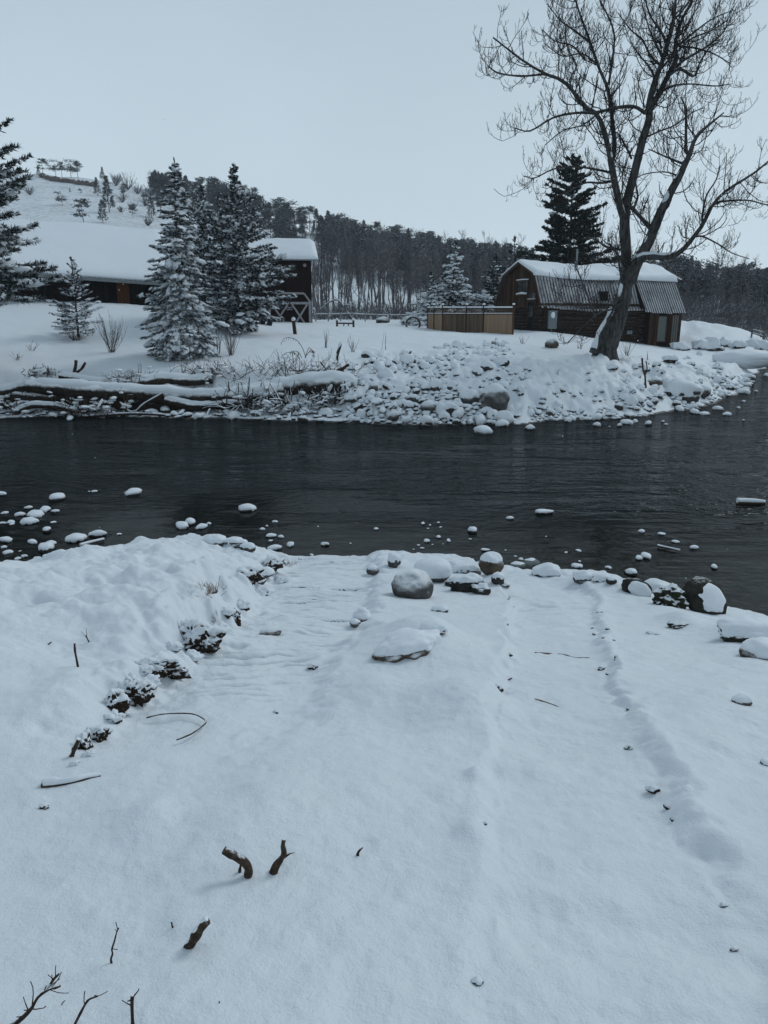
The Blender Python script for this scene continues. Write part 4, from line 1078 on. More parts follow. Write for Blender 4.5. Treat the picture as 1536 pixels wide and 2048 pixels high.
b = base_at(368, 714, 34); h = hgt(b, 322)
conifer('blue_spruce', 'tall narrow snow-laden spruce with a bare spike top, nearest the river at centre left', 'spruce tree', b, h, 2.1, 'spruce', 11, whorls=36, per=12, droop=.36, z0=.02, twig=.24, tw=.07, dens=2.2, snow=1.7, blob=.15)
b = base_at(478, 660, 43); h = hgt(b, 332)
conifer('snowy_pine', 'broad snow-laden pine behind and right of the tall spruce, hiding part of the maroon barn', 'pine tree', b, h, 3.1, 'pine', 23, whorls=26, per=12, droop=.14, z0=.07, twig=.26, tw=.06, dens=1.5, snow=2.3, blob=.15, up=.65, tuft=True, bare=.15,
        lop=lambda a, s: (1.1 if s > .2 else .7) if math.cos(a) > .3 else .88)
b = base_at(415, 655, 44.5); h = hgt(b, 372)
conifer('snowy_pine', 'shorter snow-laden pine crowded between the tall spruce and the broad pine', 'pine tree', b, h, 2.3, 'pine', 29, whorls=20, per=11, droop=.12, z0=.08, twig=.26, tw=.06, dens=1.3, snow=2.0, blob=.15, up=.7, tuft=True, bare=.15)
b = base_at(157, 677, 38); h = hgt(b, 515)
conifer('young_pine', 'small young pine with loose snowy tufts standing in front of the long shed', 'pine tree', b, h, 1.35, 'cone', 31, whorls=14, per=9, droop=.02, z0=.10, twig=.13, tw=.035, dens=.9, snow=2.4, blob=.085, up=.75, tuft=True, bare=.3, trunk_r=.05)
b = base_at(-48, 640, 31); h = hgt(b, 222)
conifer('large_pine', 'large dark pine with snowy drooping boughs cut off by the left edge of the picture', 'pine tree', b, h, 3.3, 'column', 41, whorls=15, per=13, droop=.10, z0=.33, twig=.32, tw=.05, dens=2.0, snow=1.5, blob=.2, up=.3, tuft=True, bare=.2, trunk_r=.2)
b = base_at(1128, 640, 70); h = hgt(b, 312)
conifer('dark_fir', 'tall dark conical fir standing alone above the cabin roof', 'fir tree', b, h, 4.3, 'full', 51, whorls=30, per=14, droop=.06, z0=.04, twig=.42, tw=.14, dens=1.1, snow=.4, mfol=M_FOLD, blob=.20, up=.45, tuft=True, bare=.2)
b = base_at(1023, 640, 68); h = hgt(b, 478)
conifer('leaning_pine', 'scraggy dark pine with a bent top between the snowy spruce and the tall fir', 'pine tree', b, h, 2.4, 'pine', 57, whorls=11, per=8, droop=-.05, z0=.2, twig=.45, tw=.13, dens=.5, snow=.4, mfol=M_FOLD, blob=.17, up=.6, bare=.45)
b = base_at(985, 642, 66); h = hgt(b, 512)
conifer('snowy_spruce', 'dusky spruce close against the left side of the cabin gable', 'spruce tree', b, h, 2.1, 'cone', 61, whorls=20, per=9, droop=.2, z0=.04, twig=.36, tw=.10, dens=.9, snow=.8, mfol=M_FOLD, blob=.16)
b = base_at(905, 645, 63); h = hgt(b, 487)
conifer('snowy_spruce', 'snow-laden spruce with a wide skirt right behind the board fence', 'spruce tree', b, h, 3.0, 'cone', 67, whorls=24, per=10, droop=.25, z0=.04, twig=.34, tw=.09, dens=1.0, snow=1.7, mfol=M_FOLD, blob=.22, lop=lambda a, s: (1.35 if s < .45 else .75))
b = base_at(862, 646, 62); h = hgt(b, 548)
conifer('snowy_spruce', 'low round snowy conifer just left of the wide spruce behind the fence', 'spruce tree', b, h, 1.7, 'pine', 71, whorls=12, per=9, droop=.2, z0=.04, twig=.34, tw=.09, dens=1.0, snow=2.0, mfol=M_FOLD, blob=.22)
b = base_at(826, 646, 60); h = hgt(b, 622)
conifer('snowy_bush', 'low rounded evergreen bush heaped with snow at the left end of the board fence', 'bush', b, h, 1.0, 'pine', 73, whorls=6, per=9, droop=.1, z0=.05, twig=.25, tw=.07, dens=1.2, snow=4, mfol=M_FOLD, blob=.2)

# ------------------------------------------------------------------ the big cottonwood: limbs followed from the photograph
TB = base_at(1210, 712, 36)
ctw = thing('cottonwood_tree', 'huge leafless leaning cottonwood with rough bark in front of the log cabin', 'tree', tuple(TB))
rgc = np.random.RandomState(77)
def limb(pts, w0, w1, dy0=0, dy1=0, seg=8, n=22, name='limb', nz=.12, wv=None):
    P = []
    m_ = len(pts)
    for i, (px, py) in enumerate(pts):
        t = i / (m_ - 1); P.append(at(px, py, 36 + dy0 + (dy1 - dy0) * t) - TB)
    P = spline(P, n)
    w = np.linspace(w0, w1, n) if wv is None else np.interp(np.linspace(0, 1, n), np.linspace(0, 1, len(wv)), wv)
    R = w / 2 / F * 36 * .78
    if seg:
        m = MB(); m.tube(P, R, seg, noise=nz, sd=w0); m.build(name, M_BARK, ctw, smooth=True)
    return P, R
trunk = limb([(1208, 722), (1216, 690), (1230, 650), (1243, 608), (1251, 570), (1253, 525), (1250, 470), (1249, 431), (1256, 394), (1271, 337), (1286, 277), (1298, 238), (1299, 205), (1309, 165), (1324, 124), (1335, 90), (1343, 60), (1350, 20), (1352, -30), (1360, -110)],
             56, 5, 0, .6, seg=16, n=70, name='trunk', nz=.10, wv=[56, 50, 45, 41, 33, 25, 24, 24, 21, 19, 18, 17, 15, 13, 11, 9, 8, 6, 4, 4])
LIM = [
 ([(1297, 228), (1303, 212), (1320, 184), (1339, 146), (1352, 120), (1350, 97), (1354, 70), (1365, 37), (1384, 0), (1400, -60)], 16, 4, .2, 1.5),
 ([(1247, 436), (1239, 409), (1228, 356), (1222, 326), (1219, 307), (1208, 262), (1194, 229), (1170, 214), (1147, 184), (1125, 161), (1091, 148), (1050, 124), (1018, 100), (986, 75)], 17, 3, 0, -2.5),
 ([(1091, 148), (1042, 152), (997, 146), (975, 131)], 5, 2.5, -1.8, -2.8),
 ([(1222, 330), (1229, 290), (1225, 245), (1221, 210), (1215, 176), (1196, 131), (1181, 86), (1162, 34), (1151, 0), (1140, -50)], 12, 3, 0, .8),
 ([(1217, 169), (1226, 112), (1228, 67), (1215, 30), (1200, 0), (1185, -50)], 6, 2.5, .6, 1.8),
 ([(1290, 226), (1267, 213), (1230, 216), (1192, 225), (1150, 226), (1105, 236), (1060, 262), (1030, 256)], 9, 2.5, .1, -2),
 ([(1221, 345), (1192, 339), (1155, 334), (1110, 337), (1069, 356), (1048, 352)], 6, 2, 0, -2.2),
 ([(1224, 362), (1200, 366), (1170, 366), (1135, 385), (1110, 392)], 7, 2, 0, 1.8),
 ([(1262, 565), (1266, 545), (1280, 516), (1297, 485), (1314, 443), (1326, 415), (1342, 384), (1359, 352), (1367, 335), (1378, 312), (1387, 285), (1399, 266), (1425, 244), (1448, 225)], 32, 3, 0, -2, ),
 ([(1378, 312), (1372, 296), (1372, 240), (1369, 210), (1362, 195)], 9, 2.5, -1, -.5),
 ([(1365, 327), (1335, 315), (1297, 298)], 6, 2.5, -1, .5),
 ([(1358, 352), (1330, 344), (1290, 348), (1268, 360)], 4, 2, -1, 1.5),
 ([(1306, 464), (1288, 442), (1272, 424), (1255, 408)], 10, 9, -.6, 0),
 ([(1266, 420), (1275, 395), (1272, 370), (1268, 345)], 6, 3, -.3, -1),
 ([(1258, 545), (1268, 524), (1290, 513), (1324, 515), (1349, 511), (1370, 495), (1387, 474), (1405, 450), (1415, 429), (1429, 405), (1454, 380), (1488, 359), (1523, 335), (1560, 300)], 17, 3, -.1, -3.5),
 ([(1405, 452), (1405, 429), (1413, 391), (1432, 360), (1440, 330)], 6, 2.5, -1.5, -.8),
 ([(1429, 405), (1464, 401), (1499, 401), (1540, 410), (1580, 400)], 5, 2, -2, -4),
 ([(1387, 474), (1405, 473), (1436, 488), (1464, 506), (1499, 518)], 5, 2, -1.2, -3),
 ([(1250, 500), (1237, 499), (1213, 494), (1188, 478), (1165, 478)], 8, 2.5, 0, 1.6),
 ([(1246, 575), (1230, 500), (1200, 508), (1180, 520)], 6, 3, 0, -1.5),
 ([(1335, 90), (1320, 60), (1300, 30), (1285, -20)], 6, 3, .3, 1.5),
 ([(1320, 130), (1300, 110), (1285, 80), (1262, 60), (1235, 25)], 6, 2, .2, -1.5),
 ([(1339, 150), (1360, 138), (1388, 152), (1400, 125), (1420, 95), (1445, 80)], 8, 2, .4, 2),
 ([(1325, 182), (1345, 172), (1380, 168), (1430, 172), (1460, 168)], 5, 2, .4, -1.5),
 ([(1350, 97), (1370, 80), (1400, 55), (1430, 35), (1468, 20)], 6, 2, .8, 2.2),
 ([(1312, 163), (1300, 135), (1280, 112), (1262, 85)], 5, 2, .3, 2),
 ([(1263, 317), (1250, 290), (1238, 270), (1228, 262)], 6, 2.5, .3, -1.2),
 ([(1194, 229), (1165, 250), (1125, 262), (1090, 290)], 4, 2, -.8, -2.5),
 ([(1147, 184), (1140, 160), (1152, 130), (1135, 95), (1130, 50)], 4, 2, -1.5, 0),
 ([(1181, 86), (1150, 62), (1120, 40), (1095, 8)], 5, 2, .6, -1.4),
 ([(1170, 120), (1145, 92), (1110, 82), (1085, 60)], 4, 2, .5, -1.8),
 ([(1243, 606), (1225, 618), (1195, 628), (1165, 655), (1135, 686)], 5, 2.5, -.3, -2.2),
 ([(1240, 600), (1215, 612), (1180, 612), (1140, 606), (1110, 612)], 4, 1.6, -.3, 2.4),
 ([(1347, 40), (1366, 20), (1392, -20), (1410, -60)], 5, 2, .5, 1.8),
 ([(1341, 140), (1372, 118), (1415, 92), (1448, 62), (1474, 12)], 6, 2, .3, -1.6),
 ([(1326, 118), (1305, 75), (1290, 30), (1278, -20)], 5, 2, .4, -1.2),
 ([(1352, 92), (1390, 96), (1428, 108), (1462, 128)], 5, 2, .8, 2.4),
 ([(1318, 140), (1350, 108), (1382, 78), (1425, 60), (1455, 40)], 5, 2, .2, -2.2),
 ([(1196, 131), (1165, 108), (1125, 112), (1090, 88)], 4, 2, .3, 1.8),
 ([(1286, 277), (1320, 262), (1350, 250), (1385, 225), (1410, 215)], 5, 2, .1, 2.2),
 ([(1190, 632), (1178, 600), (1163, 560), (1150, 532)], 5, 3, -1, 1),
]
allP = []; allR = []
for L in LIM:
    pts, w0, w1, d0, d1 = L
    P, R = limb(pts, w0, w1, d0, d1, seg=8 if w0 > 8 else 6)
    Q = spline(P, 12); allP.append(Q); allR.append(np.interp(np.linspace(0, 1, 12), np.linspace(0, 1, len(R)), R))
Q = spline(trunk[0][26:], 12); allP.append(Q); allR.append(np.linspace(trunk[1][26], trunk[1][-1], 12))
allP = np.array(allP); allR = np.array(allR)
# split long limbs so that twigs are spread by length
segP = []; segR = []
for P, R in zip(allP, allR):
    ln_ = np.linalg.norm(np.diff(P, axis=0), axis=1).sum(); nseg = max(1, int(round(ln_ / 1.15)))
    for k in range(nseg):
        t = np.linspace(k / nseg, (k + 1) / nseg, 6) * 11
        segP.append(np.stack([np.interp(t, np.arange(12), P[:, c]) for c in range(3)], -1)); segR.append(np.interp(t, np.arange(12), R))
segP = np.array(segP); segR = np.array(segR)
big = segR[:, 0] > .16
C1, R1 = grow(segP[~big], segR[~big], 5, (.75, 2.1), (45, 88), .5, rgc, K=8, tmin=.05, rr=.42, wob=.16, lfall=.1, rmin=.010)
C1b, R1b = grow(segP[big], segR[big], 2, (.8, 2.2), (50, 85), .5, rgc, K=8, tmin=.05, rr=.2, wob=.18, lfall=.1, rmin=.011)
R1b = np.minimum(R1b, .022)
# the last stretch of each limb carries on as a few long shoots
C1 = np.vstack([C1, C1b]); R1 = np.vstack([np.minimum(R1, .020), R1b])
C2, R2 = grow(C1, R1, 6, (.28, .85), (40, 85), .95, rgc, K=6, tmin=.15, rr=.6, wob=.16, lfall=.35, rmin=.0072)
C3, R3 = grow(C2, R2, 2, (.10, .30), (35, 70), 1.1, rgc, K=4, tmin=.3, rr=.7, wob=.14, lfall=.3, rmin=.0062)
m = MB()
for (C, R, sg) in ((C1, R1, 4), (C2, R2, 3), (C3, R3, 3)):
    v, f = tubes(C, R, sg); m.add(v, f)
m.build('twigs', M_TWIG, ctw, kind='stuff')
# snow lying on the upper side of limbs, each patch an object
def snow_on(P, R, a, b, wd=.8, lift=.75, name='snow_patch', side=(0, 0, 1)):
    n = len(P); i0, i1 = int(a * (n - 1)), max(int(b * (n - 1)), int(a * (n - 1)) + 2); Q = P[i0:i1 + 1].copy(); r = R[i0:i1 + 1]
    Q = Q + np.asarray(side, float)[None] * (r * lift)[:, None]
    e = np.sin(np.linspace(.15, math.pi - .15, len(Q))) ** .4
    m = MB(); m.tube(Q, r * wd * e, 8, noise=.25, sd=a * 9); return m.build(name, M_SNOW, ctw, smooth=True)
def LP(i): return limb(LIM[i][0], *LIM[i][1:5], seg=0)
P, R = LP(14); snow_on(P, R, .02, .34, .85, .8); 
P, R = LP(8); snow_on(P, R, .40, .47, .7, .5, side=(-.6, -.6, .5)); snow_on(P, R, .22, .3, .4, .7, side=(-.7, -.5, .3)); snow_on(P, R, .52, .62, .45, .7, side=(-.7, -.4, .4))
P, R = LP(1); snow_on(P, R, .02, .10, .6, .6, side=(.6, -.6, .4)); snow_on(P, R, .25, .29, .9, .3, side=(.2, -.6, .6)); snow_on(P, R, .12, .18, .35, .8, side=(.6, -.5, .3))
P, R = LP(12); snow_on(P, R, .1, .9, .6, .6)
P, R = LP(18); snow_on(P, R, .3, .9, .7, .7)
P, R = trunk
snow_on(P, R, .60, .63, .35, .75, side=(-.3, -.8, .2)); snow_on(P, R, .33, .36, .18, .9, side=(.3, -.85, 0)); snow_on(P, R, .70, .76, .3, .8, side=(-.7, -.5, .2)); snow_on(P, R, .175, .22, .45, .8, side=(-.75, -.55, .2)); snow_on(P, R, .12, .16, .25, .85, side=(-.8, -.5, .2))
# the split stub beside the trunk foot, plastered with snow
P, R = limb([(1186, 706), (1196, 678), (1208, 650), (1222, 622), (1234, 600)], 20, 9, -.5, -.2, seg=10, name='stub', n=16)
m = MB(); m.tube(P[1:-3] + np.array([-.07, -.10, .06]), R[1:-3] * .6, 8, noise=.9, sd=3); m.build('snow_patch', M_SNOW, ctw, smooth=True)
m = MB()
for a_ in np.linspace(0, 2 * math.pi, 9)[:-1]:
    r_ = .5; m.tube([(math.cos(a_) * .36, math.sin(a_) * .36, .5), (math.cos(a_) * r_, math.sin(a_) * r_, .05), (math.cos(a_) * r_ * 1.5, math.sin(a_) * r_ * 1.5, -.3)], [.14, .15, .1], 7, noise=.2)
m.build('root_flare', M_BARK, ctw, smooth=True)

# ------------------------------------------------------------------ bare trees and conifers far off (shared meshes)
def bare_template(seed, H, spread, nl, tr, fine=1, brush=False):
    rg = np.random.RandomState(seed); m = MB()
    K = 9; P = np.zeros((1, K, 3)); zz = np.linspace(0, 1, K); P[0, :, 2] = zz * H
    P[0, :, 0] = np.cumsum(rg.normal(size=K)) * H * .014; P[0, :, 1] = np.cumsum(rg.normal(size=K)) * H * .014; P[0, 0, :2] = 0
    R = (tr * (1 - zz) ** .8 + .012)[None]
    v, f = tubes(P, R, 5); m.add(v, f)
    C1, R1 = grow(P, R, nl, (H * spread * .7, H * spread * 1.2), (18, 50), .55, rg, K=6, tmin=.3, rr=.5, wob=.14, lfall=.55, rmin=.018)
    C2, R2 = grow(C1, R1, 5, (H * spread * .25, H * spread * .5), (25, 60), .5, rg, K=5, tmin=.15, rr=.6, wob=.16, lfall=.4, rmin=.013)
    C3, R3 = grow(C2, R2, 4 * fine, (H * .04, H * .09), (25, 60), .5, rg, K=3, tmin=.1, rr=.7, wob=.1, lfall=.3, rmin=.010)
    for C, R, s in ((C1, R1, 3), (C2, R2, 3), (C3, R3, 3)): v, f = tubes(C, R, s); m.add(v, f)
    return m
def mesh_only(m, name, mts, smooth=False):
    o = m.build(name, mts, smooth=smooth); me = o.data; bpy.data.objects.remove(o); return me
BT = []
for k in range(6):
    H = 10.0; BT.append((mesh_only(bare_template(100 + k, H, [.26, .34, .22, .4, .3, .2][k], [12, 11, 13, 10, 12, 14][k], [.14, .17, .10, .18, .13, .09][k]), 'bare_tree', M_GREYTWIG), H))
def con_template(seed, H, R, n, lw, kind, snow):
    rg = np.random.RandomState(seed); m = MB()
    m.tube([(0, 0, 0), (0, 0, H * .5), (rg.uniform(-.1, .1), 0, H * .97)], [.11, .08, .03], 5, mi=0)
    s = rg.uniform(.12, 1, n) ** .85; az = rg.uniform(0, 2 * math.pi, n)
    lob = 1 + .38 * np.sin(az * 2 + s * 13 + seed) * np.sin(s * 21 + seed * 2)
    rr = R * np.array([profile_r(kind, x) for x in s]) * lob * rg.uniform(.35, 1, n) ** .5
    P = np.stack([rr * np.cos(az), rr * np.sin(az), s * H - rr * .12], -1)
    if kind == 'round':
        nc = 13; sc = rg.uniform(.38, .97, nc); ac = rg.uniform(0, 6.28, nc); rc = R * np.array([profile_r('round', x) for x in sc]) * rg.uniform(.3, 1.0, nc)
        ci = rg.randint(nc, size=n); P = np.stack([rc[ci] * np.cos(ac[ci]), rc[ci] * np.sin(ac[ci]), sc[ci] * H], -1) + rg.normal(size=(n, 3)) * np.array([.27, .27, .13]) * R
    D = nrm(np.stack([np.cos(az), np.sin(az), rg.uniform(-.5, .5, n)], -1) + rg.normal(size=(n, 3)) * .3)
    tv, tf = _SP, _SF
    v, f = inst(tv, tf, P - D * lw * .5, D, lw * rg.uniform(.7, 1.4, n), lw * .42 * rg.uniform(.7, 1.3, n), rg); m.add(v, f, 1)
    return m
CT = []
for k in range(7):
    H = 8.0; kind = ['round', 'full', 'round', 'cone', 'round', 'spruce', 'round'][k]
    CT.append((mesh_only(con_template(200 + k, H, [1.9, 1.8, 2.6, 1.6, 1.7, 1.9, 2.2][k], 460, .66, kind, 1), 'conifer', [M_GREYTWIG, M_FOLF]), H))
def place(name, me_h, p, H, rg, label, cat, group, wscale=1.0, sink=.15, tilt=.03, ks=None):
    me, h0 = me_h; o = link(name, me); s = H / h0
    o.location = (p[0], p[1], p[2] - sink); w_ = s * wscale
    o.scale = (w_, w_, s); o.rotation_euler = (rg.normal() * tilt, rg.normal() * tilt, rg.uniform(0, 6.28))
    return tag(o, label, cat, group)
rf = np.random.RandomState(5)
# named single trees on the open hillside
HS = [(86, 342, 314, 0, 'lone umbrella-topped pine on the ridge at the far left'), (112, 340, 312, 2, 'leftmost pine of the ridge-top cluster'), (124, 343, 318, 4, 'thin pine second in the ridge-top cluster'),
      (142, 348, 315, 2, 'widest pine of the ridge-top cluster'), (156, 352, 322, 0, 'low spreading pine at the right end of the ridge-top cluster'), (205, 358, 334, 3, 'small dark pine alone on the skyline right of the cluster'),
      (125, 408, 382, 2, 'small slanting pine alone on the open slope'), (168, 446, 400, 0, 'round-crowned pine with a bare trunk on the open slope'), (206, 442, 402, 1, 'spindly open pine below the dark pair on the slope'),
      (219, 421, 360, 3, 'tall dark pine in the middle of the open slope'), (196, 388, 356, 5, 'pine just below the rock ledge'), (140, 380, 374, 1, 'tiny dark fir right under the rock ledge'), (161, 384, 374, 0, 'tiny shrubby pine near the rock ledge'),
      (248, 395, 368, 4, 'pale thin pine right of the tall dark slope pine'), (266, 432, 408, 6, 'short pine low on the open slope'), (304, 432, 395, 1, 'open-branched pine at the forest edge behind the spruce'), (288, 400, 376, 2, 'spreading pine at the left end of the forest'),
      (315, 410, 371, 0, 'tall round-topped pine at the left end of the forest'), (322, 432, 385, 4, 'slim pine in front of the forest edge'), (160, 430, 418, 3, 'tiny fir beside the bare-trunked pine'), (78, 348, 330, 5, 'small fir on the ridge beside the umbrella pine'),
      (590, 490, 452, 3, 'cone-shaped fir in the snowy gap above the maroon barn')]
def gp_hill(px, py):
    for k_ in range(0, 40, 3):
        p = gp(px, py + k_, 95)
        if p[1] < 300: break
    return p
for (px, pb, pt, k, lab) in HS:
    p = gp_hill(px, pb + 4); H = max(1.2, (pb - pt) / F * depth(p) * 1.12)
    place('hillside_pine', CT[k], p, H, rf, lab, 'pine tree', None, 1.25 if k in (0, 2) else 1.15)
# forest: sampled over the wooded part of the hill
def skypx(px): return np.interp(px, SKYL[:, 0], SKYL[:, 1])
forest = []
cand = []
while len(cand) < 900:
    px = rf.uniform(300, 1620); sk = skypx(px)
    py = sk + 2 + rf.uniform(0, 1) ** 1.25 * (np.interp(px, [300, 450, 560, 640, 900, 1040, 1250, 1600], [8, 45, 56, 62, 80, 90, 90, 40]))
    if 575 < px < 650 and 466 < py < 520 and rf.rand() < .8: continue
    if px < 420 and rf.rand() < .4: continue
    if py > sk + 16 and float(vnoise(px / 42., py / 17.)) < -.22: continue
    p = gp(px, py, 95)
    if p[1] > 330: continue
    cand.append((px, py, p))
cand.sort(key=lambda c: c[2][1])
NI = 280
rest = MB()
for i, (px, py, p) in enumerate(cand):
    H = rf.uniform(4.8, 8.8) * (.85 if px < 420 else 1) * (1.0 if p[1] > 150 else .8)
    k = rf.randint(7)
    if i % 4 == 0 or i < 20 and len(forest) < NI:
        pass
    if len(forest) < NI and (i % 3 != 2):
        reg = ['left of the spruce tops', 'above the maroon barn roof', 'between the barn and the fence', 'above the board fence', 'above the cabin', 'right of the cottonwood'][int(np.searchsorted([430, 640, 800, 1000, 1280], px))]; sz = 'tall' if H > 7.5 else 'short' if H < 5.8 else 'middling'; sk_ = 'on the skyline' if py < skypx(px) + 14 else 'lower on the hillside'
        place('forest_pine', CT[k], p, H, rf, '%s dark forest pine %s %s' % (sz, sk_, reg), 'pine tree', '%s pines %s, %s' % (sz, sk_, reg), rf.uniform(.85, 1.25)); forest.append(i)
    else:
        s = H / 8.0; a_ = rf.uniform(0, 6.28); me = CT[k][0]
        if k not in globals().setdefault('_vc', {}):
            vv = np.empty(len(me.vertices) * 3, np.float32); me.vertices.foreach_get('co', vv); _li = np.empty(len(me.loops), np.int32); me.loops.foreach_get('vertex_index', _li)
            ntri = [(pl.vertices[:]) for pl in me.polygons if len(pl.vertices) == 3]
            _vc[k] = (vv.reshape(-1, 3), np.array([q for q in ntri if True])[10:])
        vv, ff = _vc[k]; c_, s_ = math.cos(a_), math.sin(a_)
        keep = ff[rf.rand(len(ff)) < 1.0]
        w_ = rf.uniform(.85, 1.25)
        V = np.stack([(vv[:, 0] * c_ - vv[:, 1] * s_) * s * w_ + p[0], (vv[:, 0] * s_ + vv[:, 1] * c_) * s * w_ + p[1], vv[:, 2] * s + p[2] - .15], -1)
        _rest = globals().setdefault('_restl', []); _rest.append((k, p, s * w_, s, a_))
# the remaining forest: one geometry-nodes object instancing the same pine meshes
def gn_scatter(name, meshes, items, label, cat):
    me = bpy.data.meshes.new(name)
    me.from_pydata([(float(p[0]), float(p[1]), float(p[2]) - .15) for (_, p, _, _, _) in items], [], [])
    for an, ty, vals in (('inst_k', 'INT', [it[0] for it in items]), ('inst_r', 'FLOAT', [it[4] for it in items])):
        at_ = me.attributes.new(an, ty, 'POINT')
        at_.data.foreach_set('value', vals)
    at_ = me.attributes.new('inst_s', 'FLOAT_VECTOR', 'POINT'); at_.data.foreach_set('vector', np.array([(it[2], it[2], it[3]) for it in items], np.float32).ravel())
    o = link(name, me, kind='stuff'); tag(o, label, cat)
    tc_ = bpy.data.collections.new(name + '_kinds')
    ng = bpy.data.node_groups.new(name, 'GeometryNodeTree')
    ng.interface.new_socket('Geometry', in_out='INPUT', socket_type='NodeSocketGeometry'); ng.interface.new_socket('Geometry', in_out='OUTPUT', socket_type='NodeSocketGeometry')
    gi = ng.nodes.new('NodeGroupInput'); go = ng.nodes.new('NodeGroupOutput')
    for i, me2 in enumerate(meshes):
        oo = bpy.data.objects.new('%s_kind_%02d' % (name, i), me2); tc_.objects.link(oo)
    ci = ng.nodes.new('GeometryNodeCollectionInfo'); ci.inputs['Collection'].default_value = tc_; ci.inputs['Separate Children'].default_value = True; ci.inputs['Reset Children'].default_value = True
    ip = ng.nodes.new('GeometryNodeInstanceOnPoints'); ip.inputs['Pick Instance'].default_value = True
    def na(n, t):
        q = ng.nodes.new('GeometryNodeInputNamedAttribute'); q.data_type = t; q.inputs['Name'].default_value = n; return q.outputs['Attribute']
    cb = ng.nodes.new('ShaderNodeCombineXYZ'); ng.links.new(na('inst_r', 'FLOAT'), cb.inputs['Z'])
    ng.links.new(gi.outputs[0], ip.inputs['Points']); ng.links.new(ci.outputs[0], ip.inputs['Instance'])
    ng.links.new(na('inst_k', 'INT'), ip.inputs['Instance Index']); ng.links.new(cb.outputs[0], ip.inputs['Rotation']); ng.links.new(na('inst_s', 'FLOAT_VECTOR'), ip.inputs['Scale'])
    ng.links.new(ip.outputs[0], go.inputs[0])
    md = o.modifiers.new('scatter', 'NODES'); md.node_group = ng
    return o
gn_scatter('distant_forest', [c[0] for c in CT], _restl, 'dense dark pine forest farther up the hillside', 'forest')
# bare cottonwoods and aspens along the foot of the hill
nb = 0; bare_items = []
spots = []
for i in range(300):
    r = rf.rand()
    if r < .56: px = rf.uniform(628, 1010); Y = rf.uniform(82, 125); top = rf.uniform(455, 545) + (px - 640) * .06
    elif r < .72: px = rf.uniform(1000, 1290); Y = rf.uniform(78, 120); top = rf.uniform(482, 560)
    else: px = rf.uniform(1290, 1600); Y = rf.uniform(80, 125); top = rf.uniform(515, 610) if rf.rand() < .8 else rf.uniform(505, 560)
    spots.append((px, Y, top))
for (px, Y, top) in spots:
    q = at(px, 600, Y); z = gz(q[0], q[1]); H = at(px, top, Y)[2] - z
    if H < 2: continue
    k = rf.randint(6)
    if nb < 240:
        hs = 'tall' if H > 8.5 else 'low'; dp_ = 'front row' if Y < 97 else 'back row'
        lab = hs + ' ' + dp_ + ' ' + ('bare tree in the thicket between the maroon barn and the board fence' if px < 1000 else 'leafless grey tree showing above the cabin roof' if px < 1290 else 'leafless tree in the thicket right of the cabin')
        place('bare_tree', BT[k], (q[0], q[1], z), H, rf, lab, 'tree', hs + ' ' + dp_ + ' ' + ['bare trees left of the fence', 'bare trees behind the cabin', 'bare trees right of the cabin'][0 if px < 1000 else 1 if px < 1290 else 2], rf.uniform(.6, 1.0), tilt=.07); nb += 1
# undergrowth brush thickets: dense tangles, one object per stretch
def brush(name, label, x0, x1, ybase, n, hh, seed, mt, top_up=1.0, Y=None, cat='brush', jitter=1.5):
    rg = np.random.RandomState(seed); P = []
    xs = rg.uniform(x0, x1, n)
    B = []
    for px in xs:
        Yk = Y + rg.uniform(-jitter, jitter); q = at(px, 640, Yk); B.append((q[0], q[1], gz(q[0], q[1]) - .1))
    B = np.array(B); K = 6; d = nrm(np.stack([rg.normal(size=n) * .35, rg.normal(size=n) * .35, np.ones(n)], -1))
    C = np.empty((n, K, 3)); C[:, 0] = B; L = rg.uniform(.5, 1, n) * hh
    for k in range(1, K): d = nrm(d + rg.normal(size=d.shape) * .12); C[:, k] = C[:, k - 1] + d * (L / (K - 1))[:, None]
    R = np.tile(np.linspace(.03, .014, K), (n, 1))
    C2, R2 = grow(C, R, 5, (hh * .2, hh * .45), (25, 70), .3, rg, K=4, tmin=.1, rr=.7, wob=.18, rmin=.012)
    m = MB()
    for c, r in ((C, R), (C2, R2)): v, f = tubes(c, r, 3); m.add(v, f)
    return tag(m.build(name, mt, kind='stuff'), label, cat)
brush('willow_brush', 'dark tangled brush filling the ground right of the cabin', 1345, 1620, 0, 900, 3.6, 301, M_GREYTWIG, Y=84, jitter=7)
brush('willow_brush', 'low snowy tangle of brush in front of the dark thicket right of the cabin', 1345, 1600, 0, 350, 1.3, 302, M_GREYTWIG, Y=75, jitter=2)
brush('undergrowth', 'grey undergrowth at the foot of the bare trees between barn and fence', 628, 870, 0, 500, 2.2, 303, M_GREYTWIG, Y=84, jitter=5)
brush('undergrowth', 'grey brush behind the fence and the cabin', 860, 1300, 0, 700, 4.0, 304, M_FARTWIG, Y=90, jitter=8)
